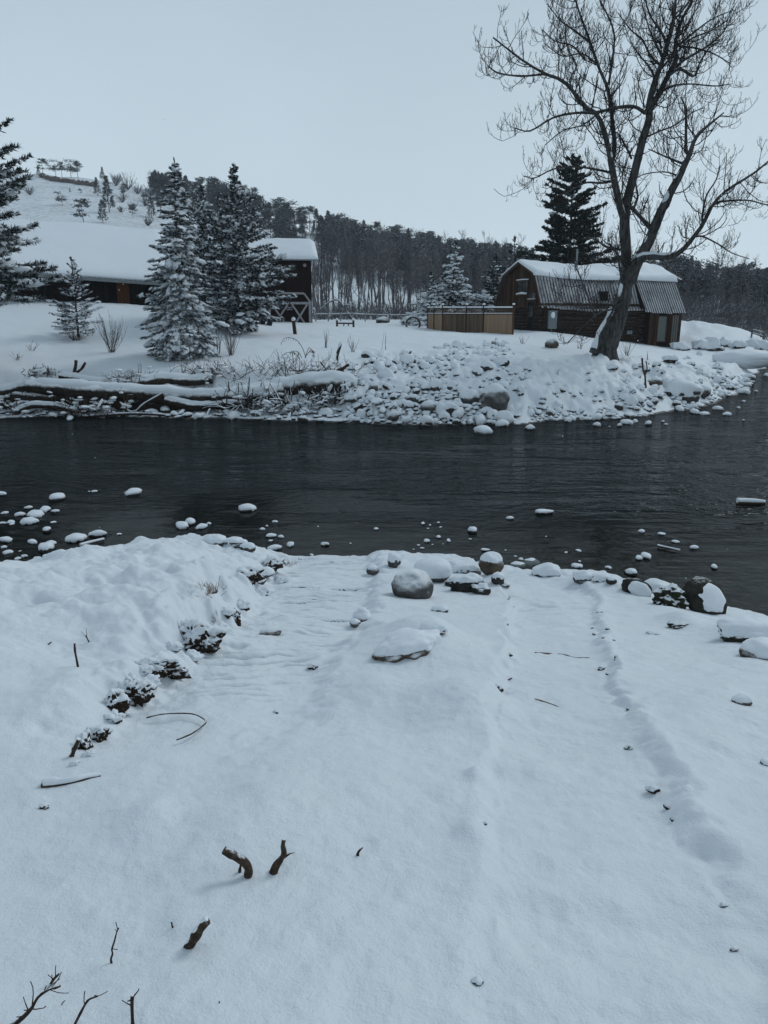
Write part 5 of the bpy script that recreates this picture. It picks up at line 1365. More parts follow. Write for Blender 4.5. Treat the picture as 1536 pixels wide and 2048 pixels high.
def scrub(name, label, spots, mt, hh, n, seed, cat='shrub', spread=.5, rad=.02, group=None, up=.25, kids=4):
    """a many-stemmed leafless shrub"""
    rg = np.random.RandomState(seed); p = np.array(spots)
    d = nrm(np.stack([rg.normal(size=n) * spread, rg.normal(size=n) * spread * .8, np.ones(n)], -1))
    K = 7; C = np.empty((n, K, 3)); C[:, 0] = rg.normal(size=(n, 3)) * .06; C[:, 0, 2] = -.05; L = rg.uniform(.55, 1.05, n) * hh
    for k in range(1, K): d = nrm(d + np.array([0, 0, up]) * .3 + rg.normal(size=d.shape) * .06); C[:, k] = C[:, k - 1] + d * (L / (K - 1))[:, None]
    R = np.tile(np.linspace(rad, rad * .45, K), (n, 1)); m = MB(); v, f = tubes(C, R, 4); m.add(v, f)
    if kids:
        C2, R2 = grow(C, R, kids, (hh * .15, hh * .4), (15, 45), .5, rg, K=5, tmin=.25, rr=.7, wob=.08, rmin=rad * .4); v, f = tubes(C2, R2, 3); m.add(v, f)
    o = m.build(name, mt); o.location = tuple(p); return tag(o, label, cat, group, 'stuff' if name == 'grass_tuft' else None)
for i, (px, py, w_) in enumerate([(232, 372, 22), (256, 380, 26), (245, 405, 16), (266, 420, 14), (302, 392, 20), (234, 366, 14), (290, 412, 18), (275, 388, 18), (60, 390, 14), (243, 425, 10), (296, 452, 16), (340, 400, 20), (355, 420, 20)]):
    p = gp(px, py, 95); h = w_ / F * depth(p) * 1.3
    scrub('hill_shrub', 'pale leafless shrub scattered on the open snowy hillside', (p[0], p[1], p[2]), M_FARTWIG, h, 26, 400 + i, spread=.75, rad=.05, group='shrubs on the open hillside', kids=5)
# rock ledge near the ridge
led = MB(); rg = np.random.RandomState(8)
for px in np.arange(84, 192, 3.2):
    py = np.interp(px, [80, 105, 150, 192], [353, 362, 367, 374]); p = gp(px, py, 95); r = rg.uniform(.5, 1.0)
    v, f = rock_v(1, rg.uniform(0, 50), .4); led.add(v * np.array([r * 1.2, r, r * rg.uniform(.7, 1.2)]) + p + np.array([0, 0, .3]), f)
tag(led.build('rock_ledge', stone_mat('hill_rock', (.05, .04, .035), (.17, .13, .11), .75, 1.1, .5, sc=.6), smooth=False), 'brown rock ledge running just under the ridge at the far left', 'rock ledge')
# ------------------------------------------------------------------ stones: shared shapes with a snow cap
def stone_template(sd, flat, sub=2, th=.14, cut=-.05):
    v, f = rock_v(sub, sd, .22, 1.0, (1, .8, flat))
    m = MB(); m.add(v, f, 0); m.add(cap_v(v, cut=cut * flat, th=th, gr=1.06, sd=sd), f, 1)
    return m
ST = [mesh_only(stone_template(10 + i, [.42, .5, .36, .6, .45, .3, .55, .7][i], cut=[-.1, .0, -.2, .15, -.05, -.2, .1, .3][i]), 'stone', [M_ROCKD if i % 2 else M_ROCK, M_SNOW], True) for i in range(8)]
STB = [mesh_only(stone_template(40 + i, [.8, .7, .9, .75, .85, .65][i], cut=[-.35, .0, -.5, -.2, -.4, -.55][i], th=.24), 'stone', [[M_ROCK, M_ROCKD, M_ROCKB][i % 3], M_SNOW], True) for i in range(6)]
ss = np.random.RandomState(12)
def stone(me, p, r, label, group=None, name='stone', rz=None, sq=(1, 1, 1), sink=0, cat='stone', tl=.06):
    o = link(name, me); o.location = (p[0], p[1], p[2] - sink); rz = ss.uniform(0, 6.28) if rz is None else rz
    o.rotation_euler = (ss.normal() * tl, ss.normal() * tl, rz); o.scale = (r * sq[0], r * sq[1], r * sq[2])
    return tag(o, label, cat, group)
WST = """114,995,38 189,982,14 178,983,6 267,984,37 58,1015,16 91,1019,24 72,1028,34 111,1022,16 40,1029,22 10,1026,15 57,1043,34 51,1038,11 6,1046,14 22,1044,18 24,1049,12 107,1044,11 94,1060,22 11,1080,30
65,1084,24 150,1077,43 198,1068,33 238,1068,10 281,1081,25 93,1097,38 101,1087,20 8,1094,14 16,1104,24 93,1112,20 129,1109,9 49,1113,13 108,1109,11 40,1102,7 36,1118,14 18,1129,36 15,1140,42 2,988,22 70,1115,6 381,1044,28
365,1051,34 405,1053,28 418,1047,10 387,1068,5 495,1016,42 550,1043,13 534,1052,8 525,1058,12 542,1071,22 562,1073,15 541,1081,10 548,1096,32 582,1089,20 650,1089,17 636,1053,5 701,1087,6 752,1058,10 846,1047,12 877,1045,8
860,1050,7 856,1057,5 881,1054,6 877,1074,13 853,1082,15 897,1081,12 837,1090,8 865,1089,6 844,1096,8 886,1088,4 945,1061,25 940,1078,7 970,1099,19 827,1099,5 624,1110,12 1087,1023,37 1019,1036,15 1092,1073,5 1283,1062,15 1323,1067,17
1351,1083,15 1388,1095,19 1291,1111,30 1277,1116,22 1157,1101,13 1132,1105,8 1159,1123,8 1153,1131,22 1217,1135,13 1262,1145,27 1428,1134,17 1411,1162,22 1428,1194,16 1509,1236,34 1042,1118,13 1031,1112,6 1011,1100,5 1205,1147,18
966,862,42 1060,858,20 1194,850,16 1254,845,24 1297,848,17 1239,852,12 1219,853,6 1136,842,20 1270,843,16 1326,844,8 1332,849,8 1389,825,24 1409,827,18 1435,818,21 1454,829,19 1494,770,18 1492,778,17 1487,784,28 1501,754,18 1487,803,8
1477,816,9 1512,782,9 1532,751,14 1487,841,5 470,833,34 400,833,36 652,832,46 506,834,20 1004,848,34 1018,842,30 1050,838,30""".split()
def wlabel(px, py, w_):
    side = 'far left' if px < 260 else 'left' if px < 520 else 'middle' if px < 930 else 'right of the middle' if px < 1180 else 'right'
    row = 'against the far bank' if py < 870 else 'out in the open current' if py < 1035 else 'in the shallows of the near bank' if py < 1100 else 'close under the near bank'
    size = 'large' if w_ > 30 else 'small' if w_ > 12 else 'tiny'
    return '%s snow-capped stone %s, %s' % (size, row, side)
SPECIAL = {(966, 862): 'round white snow-capped stone alone in the water below the big shoreline boulder', (267, 984): 'lone snow-capped stone farthest out in the current at the left', (495, 1016): 'raised stone with a dark wet base alone left of the middle of the river',
           (1087, 1023): 'long flat snow slab alone in mid river right of the centre', (150, 1077): 'oblong thick snow-capped stone at the left, largest right of the stone cluster', (114, 995): 'flat pointed snow-capped stone above the left stone cluster',
           (1291, 1111): 'larger of two joined snow-capped stones off the right part of the near bank', (1277, 1116): 'smaller of two joined snow-capped stones off the right part of the near bank', (1411, 1162): 'rounded snow-capped stone alone off the tilted boulder',
           (548, 1096): 'snow-capped stone touching the tip of the left snow bank', (970, 1099): 'flat stone with a ring of snow near the middle boulders', (1262, 1145): 'long flat snow-capped stone just off the near bank at the right',
           (652, 832): 'big round white stone at the foot of the far log jam', (1509, 1236): 'snow-rounded stone at the right edge behind the mossy log', (945, 1061): 'largest pale stone of the scatter right of the middle of the river'}
for s_ in WST:
    px, py, w_ = map(int, s_.split(','))
    p = atz(px, py + w_ * .10, 0); r = w_ / 2 / F * depth(p)
    g = wlabel(px, py, w_); lab = SPECIAL.get((px, py))
    flat = 1.0 if py > 900 else 1.25
    if (px, py) == (1087, 1023): stone(ST[5], (p[0], p[1], .02), r, lab, None, rz=.2, sq=(1.05, .7, .8)); continue
    k = ss.randint(8); 
    stone(ST[k], (p[0], p[1], .07 * r), r * ss.uniform(.92, 1.02), lab or g, None if lab else 'snow-capped stones: ' + g.split(' stone ')[1].replace(',', '') + ' ' + g.split()[0], sq=(1, ss.uniform(.7, 1.1), flat * ss.uniform(.85, 1.15)))
# shoreline cobbles of the far bank
N_IND = 0
def shore_stones(n, poly, smin, smax, label, group, limit, seed, meshes, pw=1.6, name='stone', zoff=.15, clump=True):
    global N_IND
    rg = np.random.RandomState(seed); out = []; rest_ = MB(); poly = np.array(poly, float); tries = 0
    x0, y0 = poly.min(0); x1, y1 = poly.max(0)
    while len(out) < n and tries < n * 30:
        tries += 1; px, py = rg.uniform(x0, x1), rg.uniform(y0, y1)
        c = False; j = len(poly) - 1
        for i in range(len(poly)):
            if (poly[i, 1] > py) != (poly[j, 1] > py) and px < (poly[j, 0] - poly[i, 0]) * (py - poly[i, 1]) / (poly[j, 1] - poly[i, 1]) + poly[i, 0]: c = not c
            j = i
        if not c: continue
        if clump and float(vnoise(px / 38. + seed, py / 15.)) < rg.uniform(-.5, .35): continue
        w_ = smin + (smax - smin) * rg.rand() ** pw
        if any((px - a) ** 2 + ((py - b_) * 1.8) ** 2 < ((w_ + c_) * .36) ** 2 for a, b_, c_, _ in out): continue
        p = gp(px, py, 20); out.append((px, py, w_, p))
    out.sort(key=lambda q: -q[2])
    for i, (px, py, w_, p) in enumerate(out):
        r = w_ / 2 / F * depth(p); me = meshes[rg.randint(len(meshes))]; z = max(p[2], 0)
        if i < limit:
            stone(me, (p[0], p[1], z + r * zoff), r, label, group, name, tl=.22, sq=(1, rg.uniform(.65, 1), rg.uniform(.8, 1.3))); N_IND += 1
        else:
            q = np.empty(len(me.vertices) * 3, np.float32); me.vertices.foreach_get('co', q); q = q.reshape(-1, 3)
            fs = np.array([pl.vertices[:] for pl in me.polygons]); mi = np.array([pl.material_index for pl in me.polygons])
            a_ = rg.uniform(0, 6.28); V = np.stack([(q[:, 0] * math.cos(a_) - q[:, 1] * math.sin(a_)) * r, (q[:, 0] * math.sin(a_) + q[:, 1] * math.cos(a_)) * r, q[:, 2] * r], -1) + np.array([p[0], p[1], z + r * zoff])
            rest_.v.append(V); rest_.f.append(fs + rest_.n); rest_.m.append(mi.astype(np.int32)); rest_.n += len(V)
    return rest_
def small_t(i, flat): 
    v, f = rock_v(1, 70 + i, .18, 1.0, (1, .85, flat)); m = MB(); m.add(v, f, 0); m.add(cap_v(v, cut=.0, th=.16, gr=1.05, sd=i), f, 1); return m
STS = [mesh_only(small_t(i, [.6, .7, .5, .8, .65][i]), 'stone', [M_ROCK if i % 2 else M_ROCKD, M_SNOW], True) for i in range(5)]
r1 = shore_stones(270, [(690, 845), (700, 800), (860, 770), (960, 790), (1010, 815), (1045, 838), (980, 850), (860, 851)], 11, 36, 'snow-capped cobble in the heap along the waterline below the rubble bank', 'cobbles along the waterline of the rubble bank', 60, 21, ST + STB + STB, 1.9, zoff=.3, clump=False)
tag(r1.build('small_cobbles', [M_ROCK, M_SNOW], smooth=True, kind='stuff'), 'small snow-capped cobbles packed along the far waterline', 'cobbles')
r2 = shore_stones(170, [(690, 790), (680, 740), (740, 710), (900, 690), (1010, 690), (1060, 740), (1050, 790), (960, 785), (860, 765)], 8, 36, 'snow-buried rock in the rubble slope of the far bank', 'rocks of the rubble slope on the far bank', 40, 22, STB, 2.0, zoff=-.02)
tag(r2.build('rubble', [M_ROCK, M_SNOW], smooth=True, kind='stuff'), 'smaller snow-buried rubble on the far bank slope', 'rubble')
r3 = shore_stones(190, [(1060, 842), (1060, 815), (1200, 800), (1330, 790), (1400, 760), (1440, 750), (1490, 752), (1510, 770), (1440, 800), (1380, 820), (1290, 836), (1180, 845)], 8, 24, 'snow-capped stone along the curving right-hand shore of the far bank', 'stones along the curving right shore', 45, 23, ST + STB, 1.8)
tag(r3.build('small_cobbles', [M_ROCK, M_SNOW], smooth=True, kind='stuff'), 'small snow-capped stones along the curving right-hand shore', 'cobbles')
r4 = shore_stones(70, [(1080, 815), (1100, 760), (1200, 740), (1330, 720), (1400, 705), (1460, 745), (1400, 770), (1330, 800), (1200, 812)], 8, 22, 'dark-sided rock poking from the snow below the cottonwood', 'rocks poking out below the cottonwood', 20, 24, STB, 1.5, zoff=-.05)
tag(r4.build('rubble', [M_ROCKB, M_SNOW], smooth=True, kind='stuff'), 'small dark rocks poking from the snow below the cottonwood', 'rubble')
r5 = shore_stones(75, [(0, 838), (0, 822), (300, 820), (520, 832), (690, 822), (700, 846), (560, 843), (300, 836)], 8, 26, 'snow-covered stone under the log jam at the waterline', 'stones under the log jam', 18, 25, ST, 1.6, zoff=.25, clump=False)
tag(r5.build('small_cobbles', [M_ROCKD, M_SNOW], smooth=True, kind='stuff'), 'small snowy stones at the waterline under the log jam', 'cobbles')

def boulder(label, px, py, w_, ax, sd, mats=(None, None), sink=.1, rot=(0, 0, 0), sub=3, amp=.2, cut=.35, th=.12, cap=True, name='boulder', base=None, gr=1.03, fr=1.0, face=False):
    """px,py = centre of the boulder in the photograph"""
    p = gp(px, py, 0) if base is None else base
    D = depth(p); r = w_ / 2 / F * D
    t = thing(name, label, 'boulder' if name == 'boulder' else name.replace('_', ' '), tuple(p))
    sub = min(sub, 2) if w_ < 34 else sub; v, f = rock_v(sub, sd, amp, fr, ax); R = np.array((Matrix.Rotation(rot[2], 3, 'Z') @ Matrix.Rotation(rot[1], 3, 'Y') @ Matrix.Rotation(rot[0], 3, 'X')))
    v = (v * r) @ R.T; up = -sink * r + ax[2] * r * .55
    m = MB(); m.add(v + np.array([0, 0, up]), f); m.build('rock', mats[0] or M_ROCK, t, smooth=True)
    if cap:
        c = cap_v(v / r, cut=cut, th=th, gr=gr, sd=sd) * r
        m = MB(); m.add(c + np.array([0, 0, up]), f); m.build('snow_cap', M_SNOW, t, smooth=True)
    if face:
        c = ICO[3][0] * np.array([ax[0] * .72, ax[1] * .62, ax[2] * .74]) * (1 + .08 * fbm(ICO[3][0][:, 0] * 2 + sd, ICO[3][0][:, 1] * 2, 2, z=ICO[3][0][:, 2] * 2))[:, None]
        c = ((c + np.array([0, -ax[1] * .64, 0])) * r) @ R.T; m = MB(); m.add(c + np.array([0, 0, up]), ICO[3][1]); m.build('snow_face', M_SNOW, t, smooth=True)
    return t
# big boulders of the far shore
boulder('big grey boulder with a snowy sloping face at the far waterline', 985, 822, 62, (1, .8, 1.0), 3, sink=0, cut=.6, th=.05, rot=(0, .25, 0))
boulder('round boulder capped with a white dome left of the big grey shoreline boulder', 940, 808, 38, (1, .9, .9), 4, sink=0, cut=.1, th=.14)
boulder('dark-footed round boulder with a snow dome in the middle of the cobble heap', 900, 832, 36, (1, .9, .85), 5, mats=(M_ROCKD, None), sink=-.1, cut=.15, th=.14)
boulder('egg-shaped boulder in the cobble heap left of the dark-footed one', 856, 822, 30, (1, .9, .8), 6, sink=0, cut=.3)
boulder('round stone with a grey flank above the cobbles near the root wad', 747, 785, 24, (.9, .8, 1), 8, mats=(M_ROCK, None), sink=-.1, cut=.4)
boulder('grey round rock leaning on the root wad side of the rubble bank', 740, 800, 22, (1, .8, .8), 9, sink=-.1, cut=.4)
boulder('angular brown-faced block near the right rubble on the far bank', 1103, 695, 26, (1, .7, .9), 13, mats=(M_ROCKB, None), sink=.1, cut=.5)
boulder('dark round rock exposed in the snow right of the bare upright stick', 1310, 772, 26, (1, .8, .9), 14, mats=(M_ROCKB, None), sink=.2, cut=.45)
boulder('large smooth snow-covered hump of rock near the right shore', 1365, 795, 66, (1.1, .7, .7), 15, sink=.2, cut=-.2, th=.2)
boulder('blocky snow-covered rock uphill of the smooth hump near the right shore', 1398, 788, 40, (1.1, .7, .75), 16, sink=.2, cut=.1)
boulder('thick slab of shelf ice and snow jutting over the water at the far right', 1488, 738, 90, (1.3, .6, .38), 17, sink=-.2, cut=-.3, th=.1, name='ice_shelf', mats=(M_SNOW, None))
for (px, py, w_, sd, lab) in [(1150 + 210, 700, 22, 1, 'dark earth hollow at the left end of the eroded terrace edge'), (1418, 700, 34, 2, 'wide dark earth hollow under the snowy terrace edge'), (1449, 692, 22, 3, 'narrow dark cleft in the snowy terrace edge'),
                              (1474, 697, 20, 4, 'second narrow dark cleft in the snowy terrace edge'), (1516, 704, 34, 5, 'dark earth hollow in the terrace edge at the right border'), (1340, 722, 16, 6, 'small dark rock below the annex of the cabin')]:
    p = gp(px, py, 30); r = w_ / 2 / F * depth(p) * 1.5
    t = thing('earth_outcrop', lab, 'earth bank', tuple(p)); v, f = rock_v(3, 80 + sd, .5, 1.6, (1.1, .6, .75)); m = MB(); m.add(v * r + np.array([0, 0, -.1 * r]), f); m.build('earth', M_EARTH, t, smooth=True)
    m = MB(); m.add(cap_v(v, cut=.25, th=.28, gr=1.12, sd=sd) * r + np.array([0, 0, -.1 * r]), f); m.build('snow_cap', M_SNOW, t, smooth=True)

# ------------------------------------------------------------------ log jam on the left of the far bank
def log(label, pts, w_, Y, sd, name='log', cat='log', capw=.95, roots=0, seg=14, lift=.5, snow=True, taper=.8, mt=None, capend=(0, 1), n=40, group=None):
    """pts in the photograph (px, py[, Y])"""
    P = np.array([at(q[0], q[1], q[2] if len(q) > 2 else Y) for q in pts]); o = P[0].copy(); P = spline(P - o, n)
    D = depth(at(pts[0][0], pts[0][1], Y)); r0 = w_ / 2 / F * D * .88; R = np.linspace(r0, r0 * taper, n) * (1 + .10 * vnoise(np.linspace(0, 7, n) + sd, np.zeros(n) + sd))
    t = thing(name, label, cat, tuple(o), 0, group)
    m = MB(); m.tube(P, R, seg, noise=.22, sd=sd); m.build('trunk' if cat == 'log' else 'stick', mt or M_LOG, t, smooth=True)
    if snow:
        a, b_ = int(capend[0] * (n - 1)), int(capend[1] * (n - 1)) + 1
        Q = P[a:b_].copy(); r = R[a:b_]; Q[:, 2] += r * lift + .02; e = np.clip(np.minimum(np.arange(len(Q)), np.arange(len(Q))[::-1]) / 3 + .25, 0, 1) * (1 + .22 * vnoise(np.linspace(0, len(Q) / 3.5, len(Q)) + sd, np.zeros(len(Q))))
        m = MB(); v, f = tubes(Q[None], (r * capw * e)[None], seg)
        c = np.repeat(Q, seg, 0); d_ = v - c; ang_ = d_[:, 2] / (np.linalg.norm(d_, axis=1) + 1e-9)
        d_[:, 2] *= np.where(d_[:, 2] < 0, .45, .95); v = c + d_ * (1 + .22 * fbm(v[:, 0] * 2.5 + sd, v[:, 1] * 2.5, 3, z=v[:, 2] * 2.5))[:, None]
        m.add(v, f); m.build('snow_cap', M_SNOW, t, smooth=True)
    return t, P + o, R
log('longest snow-covered trunk of the log jam running just above the water at the left', [(55, 772), (160, 780), (300, 790), (420, 795), (500, 792), (570, 782)], 36, 29.6, 1, taper=.9)
log('thick snow-covered trunk of the log jam ending at the root wad', [(440, 800), (540, 786), (600, 772), (665, 768), (715, 772)], 40, 29.9, 2, taper=1.0)
log('upper snow-covered log with a dark broken end lying across the log jam', [(235, 778), (280, 766), (330, 759), (380, 762), (425, 758)], 24, 30.4, 3, taper=.9)
log('short snow-topped log behind the left part of the jam', [(120, 752), (170, 760), (235, 770)], 20, 30.8, 4)
log('half buried dark log at the far left end of the jam', [(-20, 790), (40, 776), (75, 764)], 26, 29.9, 5)
log('low snow-covered log touching the water at the far left', [(30, 826), (60, 812), (110, 812), (150, 822)], 16, 29.0, 6)
log('straight snow-covered log lying along the waterline right of the root wad', [(686, 832, 28.6), (730, 838, 28.2), (775, 845, 27.9)], 15, 28.3, 7, taper=.85)
log('snow-laden log bridging the middle of the jam', [(330, 800), (400, 812), (470, 806)], 18, 29.3, 8)
log('thin snow-topped pole running along the waterline under the jam', [(190, 832), (270, 828), (340, 832), (420, 846)], 6, 28.7, 9, name='branch', cat='branch', mt=M_STICK)
log('forked branch dipping toward the water in front of the long trunk', [(240, 806), (252, 820), (268, 826), (290, 808), (326, 788)], 7, 29.0, 10, name='branch', cat='branch', mt=M_STICK)
log('short dark snow-topped stub pointing up behind the log jam', [(148, 745), (151, 733), (152, 720)], 7, 31, 11, name='branch', cat='branch', mt=M_STICK, snow=False)
log('second stub leaning right beside the short dark one', [(152, 746), (163, 738), (171, 725)], 7, 31, 12, name='branch', cat='branch', mt=M_STICK, snow=False)
log('curved bare branch arching over the snow at the top of the rubble bank', [(748, 712, 36), (760, 706, 36), (785, 705, 36), (808, 706, 36)], 4.5, 36, 13, name='branch', cat='branch', mt=M_STICK, snow=False)
log('thick broken branch leaning in the rubble near its top', [(800, 728, 35), (812, 714, 35), (822, 702, 35)], 8, 35, 14, name='branch', cat='branch', mt=M_LOG, snow=False)
log('snow-covered log sloping down the middle of the rubble bank', [(905, 728, 33), (918, 748, 32), (930, 772, 30.5)], 20, 32, 15)
log('snow-topped dark log lying across the rubble on the left', [(770, 776, 30.8), (800, 772, 31), (832, 762, 31.6)], 22, 31, 16)
log('dark crooked log end poking from the rubble right of centre', [(1042, 760, 31), (1048, 775, 30.5), (1054, 786, 30)], 8, 30.6, 17, name='branch', cat='branch', mt=M_LOG, snow=False)
log('broken stick leaning out of the brush pile above the root wad', [(640, 723, 31.5), (652, 738, 31), (664, 752, 30.6)], 4, 31, 18, name='branch', cat='branch', mt=M_STICK, snow=False)
log('thick bare branch rising to the right above the root wad', [(612, 760, 31), (650, 752, 31), (675, 742, 31), (698, 729, 31)], 8, 31, 19, name='branch', cat='branch', mt=M_STICK, snow=False)
log('second bare branch rising to the right above the root wad', [(640, 764, 31), (668, 752, 31), (690, 735, 31)], 6, 31, 20, name='branch', cat='branch', mt=M_STICK, snow=False)
log('snowy upright snag between the brush pile and the rubble bank', [(672, 728, 32.5), (676, 705, 32.5), (682, 686, 32.5)], 7, 32.5, 21, name='snag', cat='stump', mt=M_LOG, snow=True)
# root wad and tangles
def tangle(label, px, py, Y, w_, h_, n, seed, name='brush_pile', cat='brush', rad=.018, flat=.5, mt=None, snow=26, aim=(0, 0, .5), kids=2):
    rg = np.random.RandomState(seed); c = at(px, py, Y); sx_ = w_ / 2 / F * Y; sz_ = h_ / 2 / F * Y
    t = thing(name, label, cat, tuple(c)); K = 7
    C = np.empty((n, K, 3)); C[:, 0] = rg.normal(size=(n, 3)) * np.array([sx_ * .55, .35, sz_ * .3]); d = nrm(rg.normal(size=(n, 3)) * np.array([1, .6, flat]) + np.array(aim))
    L = rg.uniform(.3, 1.0, n) * sx_ * .65
    for k in range(1, K): d = nrm(d + rg.normal(size=d.shape) * .14); C[:, k] = C[:, k - 1] + d * (L / (K - 1))[:, None]
    R = rg.uniform(.6, 1.6, n)[:, None] * np.linspace(rad, rad * .4, K)[None]
    m = MB(); v, f = tubes(C, R, 4); m.add(v, f)
    C2, R2 = grow(C, R, kids, (sx_ * .15, sx_ * .5), (25, 70), .1, rg, K=4, rr=.6, rmin=.007); v, f = tubes(C2, R2, 3); m.add(v, f)
    m.build('twigs', mt or M_STICK, t, kind='stuff')
    if snow:
        tv, tf = ICO[1]; P = C[rg.randint(n, size=snow), rg.randint(2, K, snow)] + np.array([0, 0, .03]); D = nrm(rg.normal(size=(snow, 3)) * np.array([1, .7, .1]))
        v, f = inst(tv, tf, P, D, rg.uniform(.08, .22, snow), rg.uniform(.05, .13, snow), rg, flat=.5); m = MB(); m.add(v, f); m.build('snow_load', M_SNOW, t, smooth=True, kind='stuff')
    return t
tangle('dark frosted root wad at the right end of the log jam', 668, 806, 29.4, 110, 60, 190, 1, 'root_wad', 'roots', .035, .8, M_LOG, 90)
tangle('dark roots and clods hanging under the middle of the log jam', 520, 812, 29.3, 170, 40, 150, 2, 'root_wad', 'roots', .03, .7, M_LOG, 60)
tangle('brush pile with fine twigs above the right half of the log jam', 600, 752, 30.8, 170, 30, 110, 3, rad=.012, aim=(.5, 0, .5), snow=36)
tangle('fan of thin twigs spreading left below the tall spruce', 440, 752, 30.8, 150, 36, 80, 4, rad=.012, aim=(-.8, 0, .7), snow=24)
tangle('small dark twiggy heap at the left end of the log jam', 82, 746, 31, 46, 32, 90, 5, rad=.014, flat=1, snow=20)
tangle('snowy twig litter at the far left waterline', 20, 815, 29.2, 90, 40, 90, 6, rad=.016, snow=60)
tangle('snowy twig litter under the left half of the long trunk', 180, 822, 29, 160, 20, 90, 7, rad=.014, snow=90)
tangle('snow-clogged debris between waterline stones right of centre of the jam', 590, 826, 28.7, 90, 24, 60, 8, rad=.016, snow=60)
tangle('small bare bush hanging over the rubble bank', 998, 776, 30.5, 56, 26, 45, 9, rad=.012, aim=(0, 0, .8), snow=6)
tangle('tuft of pale stalks on top of the rubble bank', 985, 690, 38, 30, 20, 26, 10, rad=.012, aim=(.2, 0, 1.4), snow=8)
tangle('broken sticks caught among the rubble near its middle', 870, 770, 31.2, 50, 20, 30, 11, rad=.016, snow=6)
tangle('twiggy debris showing beside the upper log of the jam', 265, 758, 30.7, 90, 22, 60, 12, rad=.012, snow=30)
# dark undercut earth behind the logs
for i, (px0, px1, py, lab) in enumerate([(30, 250, 800, 'dark undercut earth bank behind the left half of the log jam'), (250, 470, 812, 'dark undercut earth bank behind the middle of the log jam'), (450, 660, 806, 'dark undercut earth bank behind the right half of the log jam'),
                                        (1035, 1110, 822, 'dark earth overhang right of the big shoreline boulder'), (-200, 30, 802, 'dark undercut earth bank at the left border')]):
    a = at(px0, py, 29.9 if px0 < 900 else 29.0); b_ = at(px1, py, 29.9 if px0 < 900 else 29.0); t = thing('earth_bank', lab, 'earth bank', tuple(.5 * (a + b_)))
    P = spline([a - .5 * (a + b_), b_ - .5 * (a + b_)], 30); P[:, 1] += .15 * vnoise(P[:, 0] * 2, P[:, 0] * 0 + i); m = MB(); m.tube(P, np.full(30, .32 if px0 < 900 else .25), 12, noise=.35, sd=i); m.build('earth', M_EARTH, t, smooth=True)
# ------------------------------------------------------------------ shrubs, posts and oddments on the far bank
def g3(px, py, Y): p = at(px, py, Y); return (p[0], p[1], gz(p[0], p[1]))
scrub('bare_shrub', 'fan-shaped leafless shrub just right of the small young pine', g3(222, 700, 35), M_SHRUB, 1.75, 24, 501, spread=.42, rad=.011, kids=5, up=.5)
scrub('bare_shrub', 'leafless shrub right of the tall spruce foot', g3(462, 712, 34), M_SHRUB, 1.25, 22, 502, spread=.45, rad=.010, kids=3, up=.6)
scrub('bare_shrub', 'leafless stems pressed against the tall spruce skirt', g3(436, 712, 34.3), M_SHRUB, 1.2, 10, 503, spread=.2, rad=.010, kids=2)
scrub('bare_shrub', 'low thicket of twigs hugging the foot of the small young pine', g3(150, 676, 37.5), M_SHRUB, .7, 30, 512, spread=.9, rad=.011, kids=3)
scrub('dry_stalks', 'thin clump of pale dry stalks alone right of the leaning post', g3(650, 697, 37), M_SHRUB, .95, 9, 504, 'dry stalks', .25, .009, kids=0)
scrub('dry_stalks', 'dry stalks at the top of the rubble next to the snowy snag', g3(705, 712, 36), M_SHRUB, .8, 10, 505, 'dry stalks', .5, .009, kids=2)
scrub('dry_stalks', 'single tall dry stalk pair above the left of the rubble bank', g3(772, 700, 37), M_SHRUB, .95, 3, 506, 'dry stalks', .12, .009, kids=1)
scrub('dry_stalks', 'wispy stalks below the right end of the board fence', g3(1045, 698, 38), M_SHRUB, .5, 8, 507, 'dry stalks', .5, .008, kids=1)
scrub('dry_stalks', 'fine stalks in the snow just right of the cottonwood foot', g3(1255, 706, 38), M_SHRUB, .9, 14, 508, 'dry stalks', .35, .008, kids=2)
scrub('dry_stalks', 'thin stalks left of the cottonwood foot', g3(1160, 700, 38), M_SHRUB, .6, 10, 509, 'dry stalks', .6, .008, kids=2)
scrub('dry_stalks', 'small stem sticking up right of the cottonwood below the annex', g3(1296, 702, 37), M_STICK, .5, 2, 510, 'dry stalks', .2, .012, kids=1)
scrub('dry_stalks', 'tiny stalks in the snowy slope right of the rubble bank', g3(1113, 760, 31.5), M_SHRUB, .35, 5, 511, 'dry stalks', .3, .008, kids=0)
scrub('dry_stalks', 'sparse twigs in the snow at the far left above the jam', g3(35, 716, 33), M_SHRUB, .5, 9, 513, 'dry stalks', .9, .008, kids=3)
scrub('dry_stalks', 'low twigs lying in the snow left of the young pine', g3(62, 690, 34.5), M_SHRUB, .6, 7, 514, 'dry stalks', 1.5, .010, kids=2)
log('crooked bare stick standing alone in the snow right of the cottonwood', [(1291, 776, 32), (1290, 752, 32), (1286, 738, 32), (1284, 716, 32)], 5, 32, 30, name='standing_stick', cat='stick', mt=M_STICK, snow=False)
log('short side twig crossing the crooked standing stick', [(1289, 752, 32.05), (1294, 738, 32), (1292, 722, 32)], 3, 32, 31, name='standing_stick', cat='stick', mt=M_STICK, snow=False)
